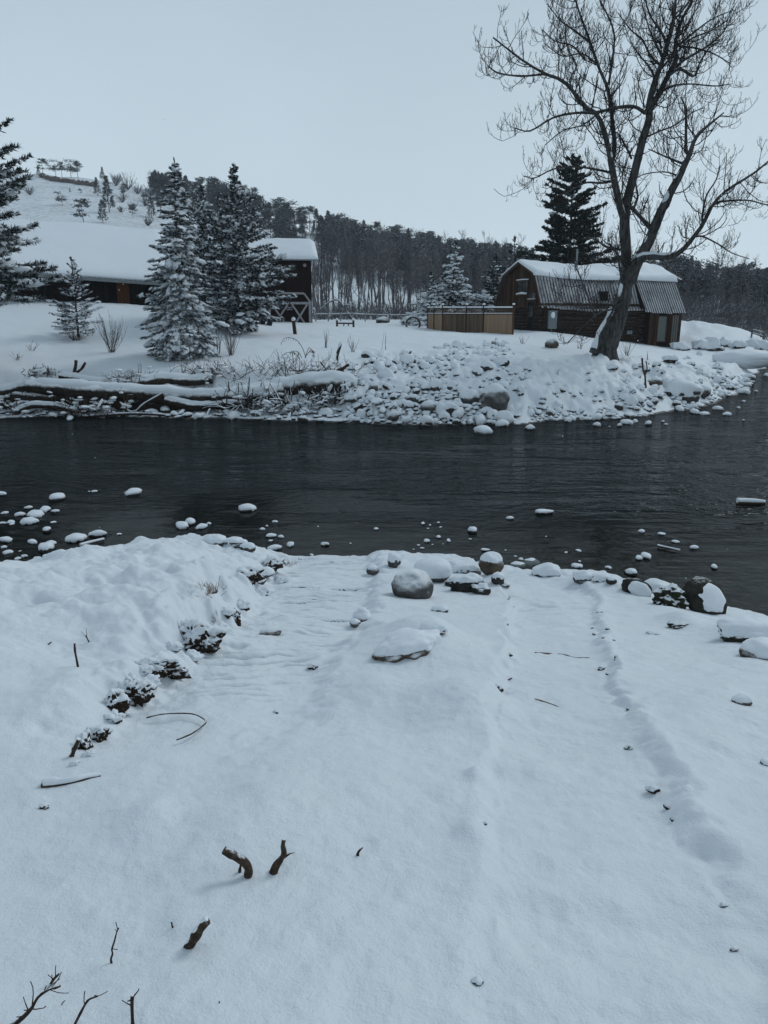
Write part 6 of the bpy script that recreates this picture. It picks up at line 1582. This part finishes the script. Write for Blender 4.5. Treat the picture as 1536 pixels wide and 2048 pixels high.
# arching berry canes with dangling dry leaves
t = thing('arching_cane', 'arching canes with dangling dry leaves in the snow below the leaning post', 'plant', g3(600, 716, 33.5)); o = np.array(t.location); rg = np.random.RandomState(4); m = MB(); LPs = []
for pts in ([(612, 716), (604, 694), (590, 678), (570, 676), (562, 688)], [(600, 718), (588, 706), (572, 706), (562, 716)], [(604, 716), (596, 704), (582, 702)], [(610, 716), (618, 696), (626, 704), (628, 712)], [(612, 712), (622, 700), (628, 704)]):
    P = spline([at(x, y, 33.5) - o for x, y in pts], 12); m.tube(P, np.linspace(.014, .008, 12), 4); LPs.append(P[4:])
m.build('canes', M_STICK, t)
P = np.vstack(LPs); P = P[rg.randint(len(P), size=60)] + rg.normal(size=(60, 3)) * .03
v, f = inst(_SP, _SF, P, nrm(rg.normal(size=(60, 3)) * .3 + np.array([0, 0, -1.])), rg.uniform(.06, .12, 60), rg.uniform(.03, .05, 60), rg); m = MB(); m.add(v, f); m.build('dry_leaves', M_STICK, t, kind='stuff')
# leaning post with snow on top
b = g3(591, 671, 45); po = thing('leaning_post', 'short dark wooden post leaning left with a snow lump on top in the open field', 'post', b); o = np.array(b)
a0 = at(591, 675, 45) - o; a1 = at(587, 642, 45) - o
MBp = MB(); MBp.tube([a0 + (0, 0, -.3), a0, a1], [.12, .12, .11], 6); MBp.build('post', M_CBOARD, po)
m = MB(); v, f = rock_v(2, 5, .15); m.add(v * np.array([.12, .12, .13]) + a1 + np.array([0, 0, .10]), f); m.build('snow_cap', M_SNOW, po, smooth=True)
# two-post rail
b = g3(690, 652, 56); rl = thing('hitching_rail', 'low two-post wooden rail standing in the snow right of the maroon barn', 'rail', b); o = np.array(b)
for px in (674, 707):
    a0 = at(px, 653, 56) - o; a1 = at(px, 640.5, 56) - o; MB().box((a0[0] - .07, -.07, a0[2] - .3), (a0[0] + .07, .07, a1[2])).build('post', M_CBOARD, rl)
    m = MB(); v, f = ICO[1]; m.add(v * .11 + np.array([a0[0], 0, a1[2] + .06]), f); m.build('snow_cap', M_SNOW, rl, smooth=True)
for (y0_, y1_, dx0, dx1) in ((646.5, 647, 0, 0),): a0 = at(674, y0_, 56) - o; a1 = at(707, y1_, 56) - o; m = MB(); m.tube([a0, a1], [.055, .055], 6); m.build('rail', M_CBOARD, rl); m = MB(); m.tube([a0 + (0, 0, .06), .5 * (a0 + a1) + (0, 0, .075), a1 + (0, 0, .06)], [.045, .05, .045], 6); m.build('snow_cap', M_SNOW, rl, smooth=True)
for px in (687, 696):
    a0 = at(px, 652, 56) - o; a1 = at(px + 1.5, 647, 56) - o; m = MB(); m.tube([a0, a1], [.04, .04], 5); m.build('brace', M_CBOARD, rl)
# low wire and picket fence behind the field, and the pole fence at the right border
def rail_fence(label, x0, x1, y0, y1, Y0, Y1, n, ph, rails, mt, name='field_fence', wobble=0):
    a, b_ = g3(x0, y0, Y0), g3(x1, y1, Y1); o = np.array(a); t = thing(name, label, 'fence', a); tops = []
    for i in range(n + 1):
        s_ = i / n; x = a[0] + (b_[0] - a[0]) * s_; y = a[1] + (b_[1] - a[1]) * s_; z = gz(x, y); q = np.array([x, y, z]) - o; tops.append(q)
        MB().box((q[0] - .05, q[1] - .05, q[2] - .3), (q[0] + .05, q[1] + .05, q[2] + ph)).build('post', mt, t)
    for h_ in rails:
        for i in range(n):
            m = MB(); m.tube([tops[i] + (0, 0, h_), tops[i + 1] + (0, 0, h_ + rg.uniform(-.05, .05))], [.04, .035], 5); m.build('rail', mt, t)
            m = MB(); m.tube([tops[i] + (0, 0, h_ + .05), tops[i + 1] + (0, 0, h_ + .05)], [.03, .03], 5); m.build('snow_cap', M_SNOW, t, smooth=True)
    return t
rail_fence('low snowed-in rail fence behind the field between the barn and the board fence', 632, 850, 650, 650, 68, 70, 9, .75, (.62,), M_WHITEP)
rail_fence('weathered pole fence at the right border beyond the terrace', 1503, 1620, 672, 668, 63, 66, 5, .7, (.35, .62), M_GREYTWIG, 'pole_fence')
# fallen trees in the background gap
def fallen(label, strokes, Y, w_, seed):
    p = g3(strokes[0][0][0], strokes[0][0][1], Y); t = thing('fallen_tree', label, 'fallen tree', p); o = np.array(p); P_ = []; R_ = []
    for pts in strokes:
        P = spline([at(x, y, Y) - o for x, y in pts], 14); R = np.linspace(w_, w_ * .5, 14) / 2 / F * Y; m = MB(); m.tube(P, R, 6, noise=.1); m.build('limb', M_GREYTWIG, t, smooth=True); P_.append(P); R_.append(R)
        m = MB(); m.tube(P + np.array([0, 0, 1.]) * R[:, None] * .8, R * .7, 6); m.build('snow_cap', M_SNOW, t, smooth=True)
    C, R = grow(np.array(P_), np.array(R_), 6, (.8, 1.8), (30, 70), -.2, np.random.RandomState(seed), K=5, rr=.5, rmin=.014); v, f = tubes(C, R, 3); m = MB(); m.add(v, f); m.build('twigs', M_GREYTWIG, t, kind='stuff')
fallen('broken tree bowed to the ground right of the maroon barn', [[(706, 640), (692, 622), (680, 604), (672, 600), (656, 606), (640, 620)], [(692, 622), (690, 612), (697, 609)]], 76, 4.5, 1)
# old wheel arch and tyres
def tyre(label, px, py, Y, R_, r_, rot, name='tractor_tyre', mt=None, rim=True):
    p = g3(px, py, Y); t = thing(name, label, 'tyre', (p[0], p[1], p[2] + R_ * .45)); a = np.linspace(0, 2 * math.pi, 25); c_, s_ = math.cos(rot), math.sin(rot)
    P = np.array([(R_ * math.cos(x) * c_, R_ * math.cos(x) * s_, R_ * math.sin(x)) for x in a]); m = MB(); m.tube(P, [r_] * 25, 8, cap=False); m.build('tyre', mt or M_RUBBER, t, smooth=True)
    for k in range(0, 24, 1):
        pass
    b_ = np.linspace(.35, math.pi - .35, 13); P = np.array([((R_ + r_ * .6) * math.cos(x) * c_, (R_ + r_ * .6) * math.cos(x) * s_, (R_ + r_ * .6) * math.sin(x)) for x in b_]); m = MB(); m.tube(P, np.sin(np.linspace(.2, math.pi - .2, 13)) * r_ * .8, 6); m.build('snow_cap', M_SNOW, t, smooth=True)
    if rim: m = MB(); P = np.array([(R_ * .6 * math.cos(x) * c_, R_ * .6 * math.cos(x) * s_, R_ * .6 * math.sin(x)) for x in a]); m.tube(P, [.05] * 25, 6, cap=False); m.build('rim', M_METER, t, smooth=True)
tyre('left of the two old tractor tyres half buried by the barn pines', 512, 648, 50, .52, .16, .5); tyre('right of the two old tractor tyres half buried by the barn pines', 527, 649, 50, .5, .15, -.3)
tyre('snow-rimmed old wheel standing before the low snowy bush at the fence', 826, 655, 58, .52, .07, .1, 'old_wheel', M_CBOARD, False)
m_ = thing('field_lump', 'small snow lump with a dark side on the field before the background trees', 'rock', g3(764, 650, 64)); v, f = rock_v(2, 6, .3); m = MB(); m.add(v * np.array([.5, .4, .3]) + np.array([0, 0, .15]), f); m.build('rock', M_ROCK, m_, smooth=True)
# ------------------------------------------------------------------ foreground boulders
def nb_(label, px, py, w_, ax, sd, **k):
    return boulder(label, px, py, w_, ax, sd, **k)
nb_('big round grey boulder dusted with snow near the middle of the near bank', 825, 1192, 84, (1.0, .85, .80), 101, sub=4, sink=-.05, cap=False, amp=.14)
nb_('smooth snow-blanketed boulder behind the big round grey one', 866, 1158, 74, (1.05, .8, .62), 102, sink=-.1, cut=-.2, th=.12, amp=.12)
nb_('dark rock with ragged snow crust between the blanketed and ball-shaped boulders', 935, 1182, 62, (1.15, .7, .62), 103, mats=(M_ROCKD, None), sink=-.1, cut=.30, th=.08, amp=.35, fr=1.6)
nb_('ball-shaped boulder with a white cap at the water edge', 982, 1146, 50, (1, .9, .92), 104, sub=4, sink=-.25, cut=.42, th=.07, amp=.10, mats=(M_ROCKB, None))
nb_('small dark rock tucked under the ball-shaped boulder', 995, 1166, 32, (.9, .8, .8), 105, mats=(M_ROCKD, None), sink=-.05, cut=.2, th=.12, amp=.3)
nb_('small upright stone with a snow hat standing at the water edge', 788, 1134, 30, (.9, .8, 1.05), 106, sink=-.3, cut=.0, th=.16, amp=.25)
nb_('little frosted stone left of the upright stone with the snow hat', 745, 1146, 28, (1, .8, .75), 107, sink=0, cut=.35, th=.08)
nb_('long tapering boulder half buried in the snow between the two tracks', 812, 1296, 128, (1.05, .62, .40), 108, mats=(M_ROCKB, None), sub=4, sink=.26, cut=.10, th=.06, amp=.26, fr=1.5, rot=(0, -.10, .45), gr=1.03)
nb_('buried hump behind the long tapering boulder showing a grey flank', 868, 1262, 56, (1, .8, .5), 109, mats=(M_ROCKB, None), sink=.1, cut=-.1, th=.1, amp=.15)
nb_('small brown rock showing in the rippled left track', 540, 1268, 40, (1.1, .6, .45), 110, mats=(M_ROCKB, None), sink=.1, cut=.22, th=.06)
nb_('snow-covered rock pair ending the left track near its right side', 726, 1240, 34, (1, .8, .8), 111, sink=.1, cut=.05, th=.12, amp=.35)
nb_('snowy lump beside the rock pair', 710, 1250, 26, (1, .8, .7), 112, sink=.1, cut=.1, th=.12, amp=.35)
nb_('upright brown-edged disc-shaped rock right of the snowy hollow', 1274, 1188, 68, (1.0, .42, .62), 113, mats=(M_SLAB, None), sub=4, sink=.05, cap=False, rot=(-.3, .42, 0), amp=.12, face=True)
nb_('rough lichen-spotted dark clump left of the big tilted boulder', 1335, 1212, 60, (1.0, .8, .9), 114, mats=(M_LICHEN, None), sub=4, sink=.1, cap=False, amp=.45, fr=2.0)
tb = nb_('big dark tilted slab boulder with snow filling its face at the right', 1408, 1222, 104, (1.0, .40, .72), 115, mats=(M_SLAB, None), sub=4, sink=-.12, cap=False, rot=(-.5, .55, .1), amp=.14, face=True)
nb_('long low mossy log-like rock under snow at the right border', 1500, 1262, 130, (1.1, .5, .36), 116, mats=(M_LICHEN, None), sub=4, sink=.3, cut=.05, th=.10, amp=.3)
nb_('rounded snow-covered rock with a dark rim at the right border below the mossy one', 1525, 1312, 90, (1, .7, .55), 117, mats=(M_ROCKB, None), sink=.1, cut=.05, th=.06)
nb_('small dark spotted rock at the foot of the lichen clump', 1355, 1253, 40, (1, .7, .5), 118, mats=(M_LICHEN, None), sink=.25, cap=False, amp=.4, fr=2)
nb_('little dark-flecked rock left of the lichen clump in the snow', 1305, 1268, 26, (1, .7, .4), 119, mats=(M_LICHEN, None), sink=.3, cap=False, amp=.4, fr=2)
nb_('small isolated snow-covered stone with a dark right rim on the right snowfield', 1484, 1406, 38, (1, .7, .62), 120, mats=(M_ROCKB, None), sink=.1, cut=.1, th=.10)
nb_('small snowy stone half cut off by the right border', 1532, 1528, 26, (1, .8, .6), 121, sink=.1, cut=-.1, th=.1)
nb_('frosted cobble in the snow hollow under the near right shoreline', 1222, 1166, 22, (1, .8, .7), 122, mats=(M_ROCKD, None), sink=0, cut=.3, th=.06)
for i, (px, py, w_, lab) in enumerate([(1062, 1130, 30, 'leftmost snow-buried stone of the right near shoreline'), (1095, 1150, 50, 'snow-buried hump right of the ball-shaped boulder'), (1165, 1160, 42, 'snow-buried stone in the middle of the right near shoreline'),
                                       (1205, 1162, 34, 'snow-buried stone above the snowy hollow'), (1318, 1186, 60, 'long snow-buried stone behind the disc-shaped rock'), (905, 1138, 36, 'snow-buried stone between the upright stone and the ball-shaped boulder'),
                                       (1035, 1134, 26, 'snowy knob right beside the ball-shaped boulder'), (530, 1150, 34, 'snow-plastered clod at the tip of the left snow bank'), (515, 1165, 30, 'dark-flecked clod at the right side of the left snow bank'),
                                       (430, 1085, 40, 'snow knob on the crest of the left snow bank'), (470, 1090, 40, 'second snow knob on the crest of the left snow bank'), (497, 1098, 30, 'snowy stone at the waterline end of the left snow bank'),
                                       (420, 1180, 36, 'buried stone with a yellowish grass tuft on the left snow bank'), (600, 1120, 8, 'tiny stone at the edge of the left track'), (1010, 1172, 20, 'small snow ball under the ball-shaped boulder')]):
    nb_(lab, px, py, w_, (1.05, .8, .6), 130 + i, mats=(M_ROCKB if i in (8, 12) else M_ROCK, None), sink=.15, cut=[-.25, -.1, .0][i % 3], th=.12, amp=.25)
nb_('dark jagged rock touching the right foot of the snow-crusted rock', 962, 1186, 34, (1.1, .7, .7), 151, mats=(M_ROCKD, None), sink=.05, cut=.35, th=.08, amp=.4, fr=1.8)
nb_('low dark rock between the blanketed boulder and the snow-crusted rock', 905, 1172, 30, (1, .8, .7), 152, mats=(M_ROCKD, None), sink=.05, cut=.3, th=.1, amp=.35)
nb_('grey stone leaning on the left side of the ball-shaped boulder', 948, 1150, 30, (1, .8, .8), 153, sink=.05, cut=.25, th=.1, amp=.25)
nb_('snowy wedge of rock at the water edge behind the snow-crusted rock', 925, 1146, 40, (1.1, .8, .6), 154, sink=.05, cut=-.1, th=.14, amp=.25)
nb_('broken dark stone in front of the grey boulder group, half under snow', 880, 1222, 26, (1.2, .8, .5), 155, mats=(M_ROCKD, None), sink=.2, cut=.1, th=.14, amp=.4)
# clods of frozen earth along the edge of the left bank
def clod(label, px, py, w_, sd, ax=(1, .8, .8), sink=.0, cut=.15, th=.14):
    p = gp(px, py, 0); r = w_ / 2 / F * depth(p); t = thing('earth_clod', label, 'earth clod', tuple(p)); v, f = rock_v(4 if w_ > 50 else 3 if w_ > 22 else 2, sd, .55, 1.7, ax)
    v = v * (1 + .12 * fbm(v[:, 0] * 9 + sd, v[:, 1] * 9, 2, z=v[:, 2] * 9))[:, None]
    m = MB(); m.add(v * r + np.array([0, 0, r * (.3 - sink)]), f); m.build('earth', M_EARTH, t, smooth=True)
    c = cap_v(v, cut=cut, th=th, gr=1.10, sd=sd); m = MB(); m.add(c * r + np.array([-.08 * r, .1 * r, r * (.3 - sink)]), f); m.build('snow_cap', M_SNOW, t, smooth=True)
clod('largest black earth hollow on the edge of the left bank', 402, 1296, 74, 201, (1.1, .8, .8))
clod('black earth clod below the largest one on the left bank edge', 318, 1342, 54, 202, (1.2, .8, .6))
clod('frosted earth clump right of the second hollow', 352, 1352, 44, 203, (1.1, .8, .6))
clod('tall frosted earth face in the middle of the left bank edge', 268, 1400, 56, 204, (.9, .8, 1.15))
clod('rough frosty clump on the left bank edge above the curved stick', 235, 1418, 44, 205, (.9, .8, 1))
clod('small dark clod topped by a snow ball near the left bank foot', 197, 1478, 36, 206, (1.1, .8, .8))
clod('dark earth streak at the lower end of the left bank edge', 170, 1495, 38, 207, (.7, .9, .9))
clod('dark root-threaded clod at the upper end of the left bank edge', 470, 1248, 28, 208, (.8, .8, 1.2))
clod('small dark clod left of the root-threaded one', 375, 1258, 24, 209)
clod('frosted dark clump at the top of the left bank near the water', 505, 1158, 44, 210, (1, .8, .7), cut=.0)
clod('frosted twiggy clump next to the snow bank tip', 545, 1135, 40, 211, (1, .7, .6), cut=.0)
clod('tiny dark clod midway along the right edge of the right-hand track', 1257, 1500, 14, 212)
clod('small dark clod pair along the right edge of the right-hand track', 1305, 1585, 20, 213)
clod('tiny black clod in the rippled track centre', 625, 1338, 16, 214)
clod('tiny clod on the right-hand track edge near the top', 1203, 1340, 12, 215)
clod('small dark clod at the left rim of the right-hand track near the bottom', 955, 1970, 20, 216, sink=.2)
clod('tiny dark clod deep in the right slope near the bottom', 1448, 1815, 14, 217, sink=.2)
clod('tiny dark clod with a snow lip lower on the right slope', 1468, 1904, 14, 218, sink=.2)
clod('tiny dark speck of earth by the left rim of the track at its middle', 1000, 1380, 12, 219, sink=.2)
clod('rough dark spot in the snow at the left border, lower down', 88, 1618, 16, 220, sink=.2)
clod('tiny black earth speck at the lower edge of the left track', 552, 1426, 10, 221, sink=.1)

rgk = np.random.RandomState(61)
for k_, (px, py, w_) in enumerate([(440, 1262, 34), (385, 1318, 30), (300, 1372, 34), (230, 1440, 30), (215, 1462, 22), (485, 1215, 28), (455, 1230, 24), (522, 1190, 30), (290, 1348, 30), (250, 1432, 24), (180, 1512, 22), (350, 1300, 28), (150, 1530, 18), (560, 1165, 24)]):
    p = gp(px, py); r = w_ / 2 / F * depth(p); t = thing('snow_clump', 'frost-crusted lump of snow and soil on the crumbling edge of the left bank', 'snow clump', tuple(p), 0, 'frosted clumps along the left bank edge')
    v, f = rock_v(3, 300 + k_, .5, 1.8, (1, .8, .75)); m = MB(); m.add(v * r * .96 + np.array([0, 0, r * .15]), f); m.build('earth', M_EARTH, t, smooth=True)
    m = MB(); m.add(cap_v(v, cut=-.15, th=.16, gr=1.12, sd=k_) * r + np.array([0, 0, r * .15]), f); m.build('snow_cap', M_SNOW, t, smooth=True)
# little crumbs of soil and bark scattered along the ragged track edges
for k_ in range(26):
    i_ = rgk.randint(2); cv_ = (CE, CL)[i_]; y_ = rgk.uniform(1.9, 8); x_ = np.interp(y_, cv_[:, 1], cv_[:, 0]) + rgk.normal() * .04 + (.03 if i_ == 0 else -.03)
    r = rgk.uniform(.006, .018); t_ = MB(); v, f = rock_v(1, 400 + k_, .5, 1.5, (1.3, .8, .8)); t_.add(v * r, f)
    o = t_.build('soil_crumb', M_EARTH, smooth=True); o.location = (x_, y_, gz(x_, y_) + r * .3); o.rotation_euler = (0, 0, rgk.uniform(0, 6)); tag(o, 'tiny dark soil crumb on the %s rim of the right-hand track' % ('right', 'left')[i_], 'soil', 'soil crumbs along the %s rim of the right-hand track' % ('right', 'left')[i_])
# ------------------------------------------------------------------ sticks in the foreground snow
def gstick(label, pts, w_, sd, name='stick', taper=.6, mt=None, up=None, side=0, snow=False, seg=7, cat='stick', off=.0, ext=0):
    """pts: (px, py, height above the snow at that point); first point anchored on the ground"""
    P = []; base = gp(pts[0][0], pts[0][1]); Yb = base[1]
    for q in pts:
        if len(q) > 2 and q[2] == 'g': P.append(gp(q[0], q[1]) + np.array([0, 0, off]))
        else: P.append(at(q[0], q[1], Yb + (q[2] if len(q) > 2 else 0)))
    P = np.array(P); o = P[0].copy(); P = spline(P - o, max(10, 6 * len(P)))
    if ext: P = np.vstack([P[0] - nrm(P[1] - P[0]) * ext, P])
    n = len(P); r = w_ / 2 / F * depth(base); R = np.linspace(r, r * taper, n) * (1 + .18 * vnoise(np.linspace(0, n * .22, n), np.zeros(n) + sd))
    t = thing(name, label, cat, tuple(o)); m = MB(); m.tube(P, R, seg, noise=.25, sd=sd); m.build('wood', mt or M_STICK, t, smooth=True)
    if side:
        rg = np.random.RandomState(sd); C, R2 = grow(P[None], R[None], side, (r * 5, r * 14), (30, 70), .2, rg, K=5, tmin=.3, rr=.45, rmin=.0012); v, f = tubes(C, R2, 4); m = MB(); m.add(v, f); m.build('side_twigs', M_STICK, t, kind='stuff')
    if snow:
        Q = P[1:-1] + np.array([0, 0, 1.]) * R[1:-1, None] * .75; m = MB(); m.tube(Q, R[1:-1] * .75 * float(snow), 7, noise=.45, sd=sd); m.build('snow_cap', M_SNOW, t, smooth=True)
    return t
G = 'g'
gstick('long thin stick bent into a hook lying on the snow at the left', [(294, 1447, G), (320, 1442, G), (350, 1438, G), (385, 1439, G), (405, 1446, G), (412, 1455, G), (400, 1468, G), (380, 1482, G), (355, 1491, G)], 5, 1, off=.03, taper=.8)
stub = gstick('thick barky broken stub leaning left, the left one of the pair', [(495, 1756), (497, 1738), (488, 1724), (472, 1714), (458, 1706), (448, 1700)], 20, 2, 'branch_stub', .85, M_STUB, ext=.05, seg=12)
gstick('stout little prop under the left barky stub', [(479, 1748), (480, 1738), (482, 1728)], 8, 12, 'branch_stub', .9, M_STUB, ext=.03)
gstick('forked barky stub leaning right, the right one of the pair', [(546, 1748), (552, 1732), (562, 1718), (568, 1706), (566, 1692), (568, 1678)], 19, 3, 'branch_stub', .42, M_STUB, ext=.05, seg=12)
gstick('green-tipped side fork of the right barky stub', [(560, 1722), (572, 1712), (580, 1707), (589, 1705)], 8, 4, 'branch_stub', .3, M_STUB)
gstick('tiny dark curled twig right of the stub pair', [(715, 1714), (716, 1706), (720, 1700), (726, 1695)], 8, 5, 'twig', .25, ext=.02)
gstick('thin upright knobbly twig at the lower left', [(223, 1927), (222, 1918), (225, 1908), (224, 1898), (229, 1882), (233, 1866), (238, 1855)], 4.5, 6, 'twig', .5, ext=.03, side=3)
gstick('dark snow-speckled chunk of rotten wood at the lower left', [(374, 1897), (384, 1884), (395, 1866), (408, 1848), (415, 1842)], 26, 7, 'wood_chunk', .8, M_STUB, seg=12, cat='wood chunk', snow=True)
gstick('tiny peg sticking up left of the rotten wood chunk', [(346, 1857), (344, 1850), (343, 1843)], 4, 8, 'twig', .8, ext=.02)
gstick('short dark stub lying left of the stub pair', [(270, 1746), (278, 1752), (286, 1757)], 7, 9, 'twig', .7, off=.02)
gstick('branch with a splayed crown of twigs in the lower left corner', [(10, 2060), (40, 2040), (62, 2018), (76, 1995), (96, 1980), (120, 1972)], 10, 10, 'branch', .45, off=.03, side=10, cat='branch', ext=.05)
gstick('upper twig of the splayed branch in the lower left corner', [(100, 1970), (108, 1958), (118, 1948)], 6, 11, 'twig', .8, side=3)
gstick('dark bent branch rising from the bottom border left of the straight one', [(148, 2052), (160, 2028), (172, 2006), (180, 1998), (195, 1992)], 8, 13, 'branch', .6, ext=.06, side=4, cat='branch')
gstick('straight dark peg rising from the bottom border', [(266, 2060), (265, 2040), (264, 2010), (265, 1990)], 9, 14, 'branch', .85, ext=.06, side=3, cat='branch')
gstick('short slanting stick near the bottom right corner', [(1488, 2018), (1497, 2026), (1508, 2038)], 6, 15, 'stick', .7, off=.02)
gstick('upright dark twig on the left snow bank', [(156, 1334), (153, 1318), (150, 1302), (149, 1286)], 6, 16, 'twig', .7, ext=.03)
gstick('tiny twig stub on the left snow bank above the upright twig', [(178, 1284), (174, 1276), (172, 1270)], 4, 17, 'twig', .7, side=2)
gstick('snow-covered fallen limb with a dark underside at the left', [(85, 1572, G), (120, 1570, G), (150, 1563, G), (175, 1558, G), (200, 1553, G)], 20, 18, 'fallen_limb', .6, M_STUB, snow=1.35, off=.0, cat='limb', seg=10)
gstick('half-buried pale stick crossing the upper right-hand track', [(1070, 1306, G), (1100, 1308, G), (1130, 1310, G), (1150, 1315, G), (1180, 1316, G)], 5, 19, 'stick', .5, M_TANG, off=-.003)
gstick('half-buried thin stick in the middle of the right-hand track', [(1070, 1399, G), (1090, 1404, G), (1112, 1412, G), (1118, 1414, G)], 4, 20, 'stick', .6, M_TANG, off=-.002)
gstick('tiny black twig bit at the left rim of the right-hand track', [(1016, 1360), (1024, 1356)], 4, 21, 'twig', .8, off=.01)
gstick('small dark twig bit in the lower part of the right-hand track', [(1068, 1894), (1074, 1895), (1080, 1902)], 6, 22, 'twig', .7, off=.01)
gstick('tiny thin twig lying at the left below the fallen limb', [(218, 1679), (232, 1676)], 3, 23, 'twig', .7, off=.01)
gstick('tiny curved twig near the lower left corner', [(10, 1988), (14, 1985), (19, 1985)], 4, 24, 'twig', .7, off=.01)
gstick('tiny twig bit at the bottom border', [(122, 2012), (125, 2006), (130, 2001)], 3, 25, 'twig', .6, off=.01)
gstick('tiny dark splinter at the bottom left of the middle', [(439, 2006), (438, 2001)], 3, 26, 'twig', .7, off=.01)
gstick('tiny dark splinter high on the left snow bank', [(96, 1289), (103, 1284)], 4, 27, 'twig', .7, off=.01)
gstick('thin vee-shaped twig left of the right-hand track', [(930, 1590), (934, 1598), (944, 1603)], 3, 28, 'twig', .7, off=.006)
gstick('frosty leaning stake at the lower end of the left bank edge', [(143, 1514), (150, 1494), (158, 1478)], 10, 29, 'stick', .8, M_STUB, snow=True)
# sticks and ice slabs lying in the river
def wstick(label, pts, w_, sd, name='driftwood', cat='driftwood'):
    P = np.array([atz(x, y, .03) for x, y in pts]); o = P[0].copy(); o[2] = 0; P = spline(P - o, 12); r = w_ / 2 / F * depth(o); R = np.linspace(r, r * .6, 12)
    t = thing(name, label, cat, tuple(o)); m = MB(); m.tube(P, R, 8, noise=.2, sd=sd); m.build('wood', M_STUB, t, smooth=True)
    m = MB(); m.tube(P + np.array([0, 0, 1.]) * R[:, None] * .7, R * .95, 8, noise=.25, sd=sd + 1); m.build('snow_cap', M_SNOW, t, smooth=True)
wstick('snow-covered stick lying slanted in the left shallows', [(161, 1092), (185, 1085), (208, 1079)], 8, 1)
wstick('short snowy stick at the foot of the left snow bank', [(152, 1106), (168, 1111), (186, 1117)], 8, 2)
wstick('thin snowy stick floating in the right shallows', [(1315, 1092), (1330, 1095), (1360, 1101)], 6, 3)
wstick('thick snowy driftwood slab at the right border in mid river', [(1474, 1005), (1500, 1005), (1530, 1006)], 13, 4)
# dry grass tuft breaking through the left bank
t = scrub('grass_tuft', 'yellowish dry grass tuft on the left snow bank', tuple(gp(418, 1185) + np.array([0, 0, .04])), M_TAN, .09, 60, 601, 'grass', .9, .0022, kids=0)
scrub('grass_tuft', 'dark frosted grass hanging beside the tip of the left snow bank', tuple(gp(575, 1130)), M_SHRUB, .14, 60, 602, 'grass', .8, .0025, kids=1)
# a few snowflakes drifting in the air
rg = np.random.RandomState(99); n = 170
P = np.array([at(rg.uniform(-50, 1590), rg.uniform(0, 1250), Y) for Y in rg.uniform(3.5, 22, n)]); P = P[P[:, 2] > .3]
v, f = inst(ICO[0][0], ICO[0][1], P, rg.normal(size=(len(P), 3)), .0035, .0035, rg); m = MB(); m.add(v, f)
tag(m.build('snowflakes', M_SNOW, smooth=True, kind='stuff'), 'a few snowflakes drifting over the river', 'snowflakes')
# ------------------------------------------------------------------ haze
hz = bpy.data.materials.new('thin_winter_haze'); hz.use_nodes = True; hn_ = hz.node_tree; hn_.nodes.clear()
ho = hn_.nodes.new('ShaderNodeOutputMaterial'); hv = hn_.nodes.new('ShaderNodeVolumePrincipled'); hv.inputs['Color'].default_value = (.80, .88, .96, 1); hv.inputs['Density'].default_value = HAZE; hv.inputs['Anisotropy'].default_value = 0.0
hn_.links.new(hv.outputs[0], ho.inputs['Volume'])
m = MB(); m.box((-540, -540, -4), (540, 540, 75)); tag(m.build('haze', hz, kind='stuff'), 'thin grey winter haze over the valley', 'haze')
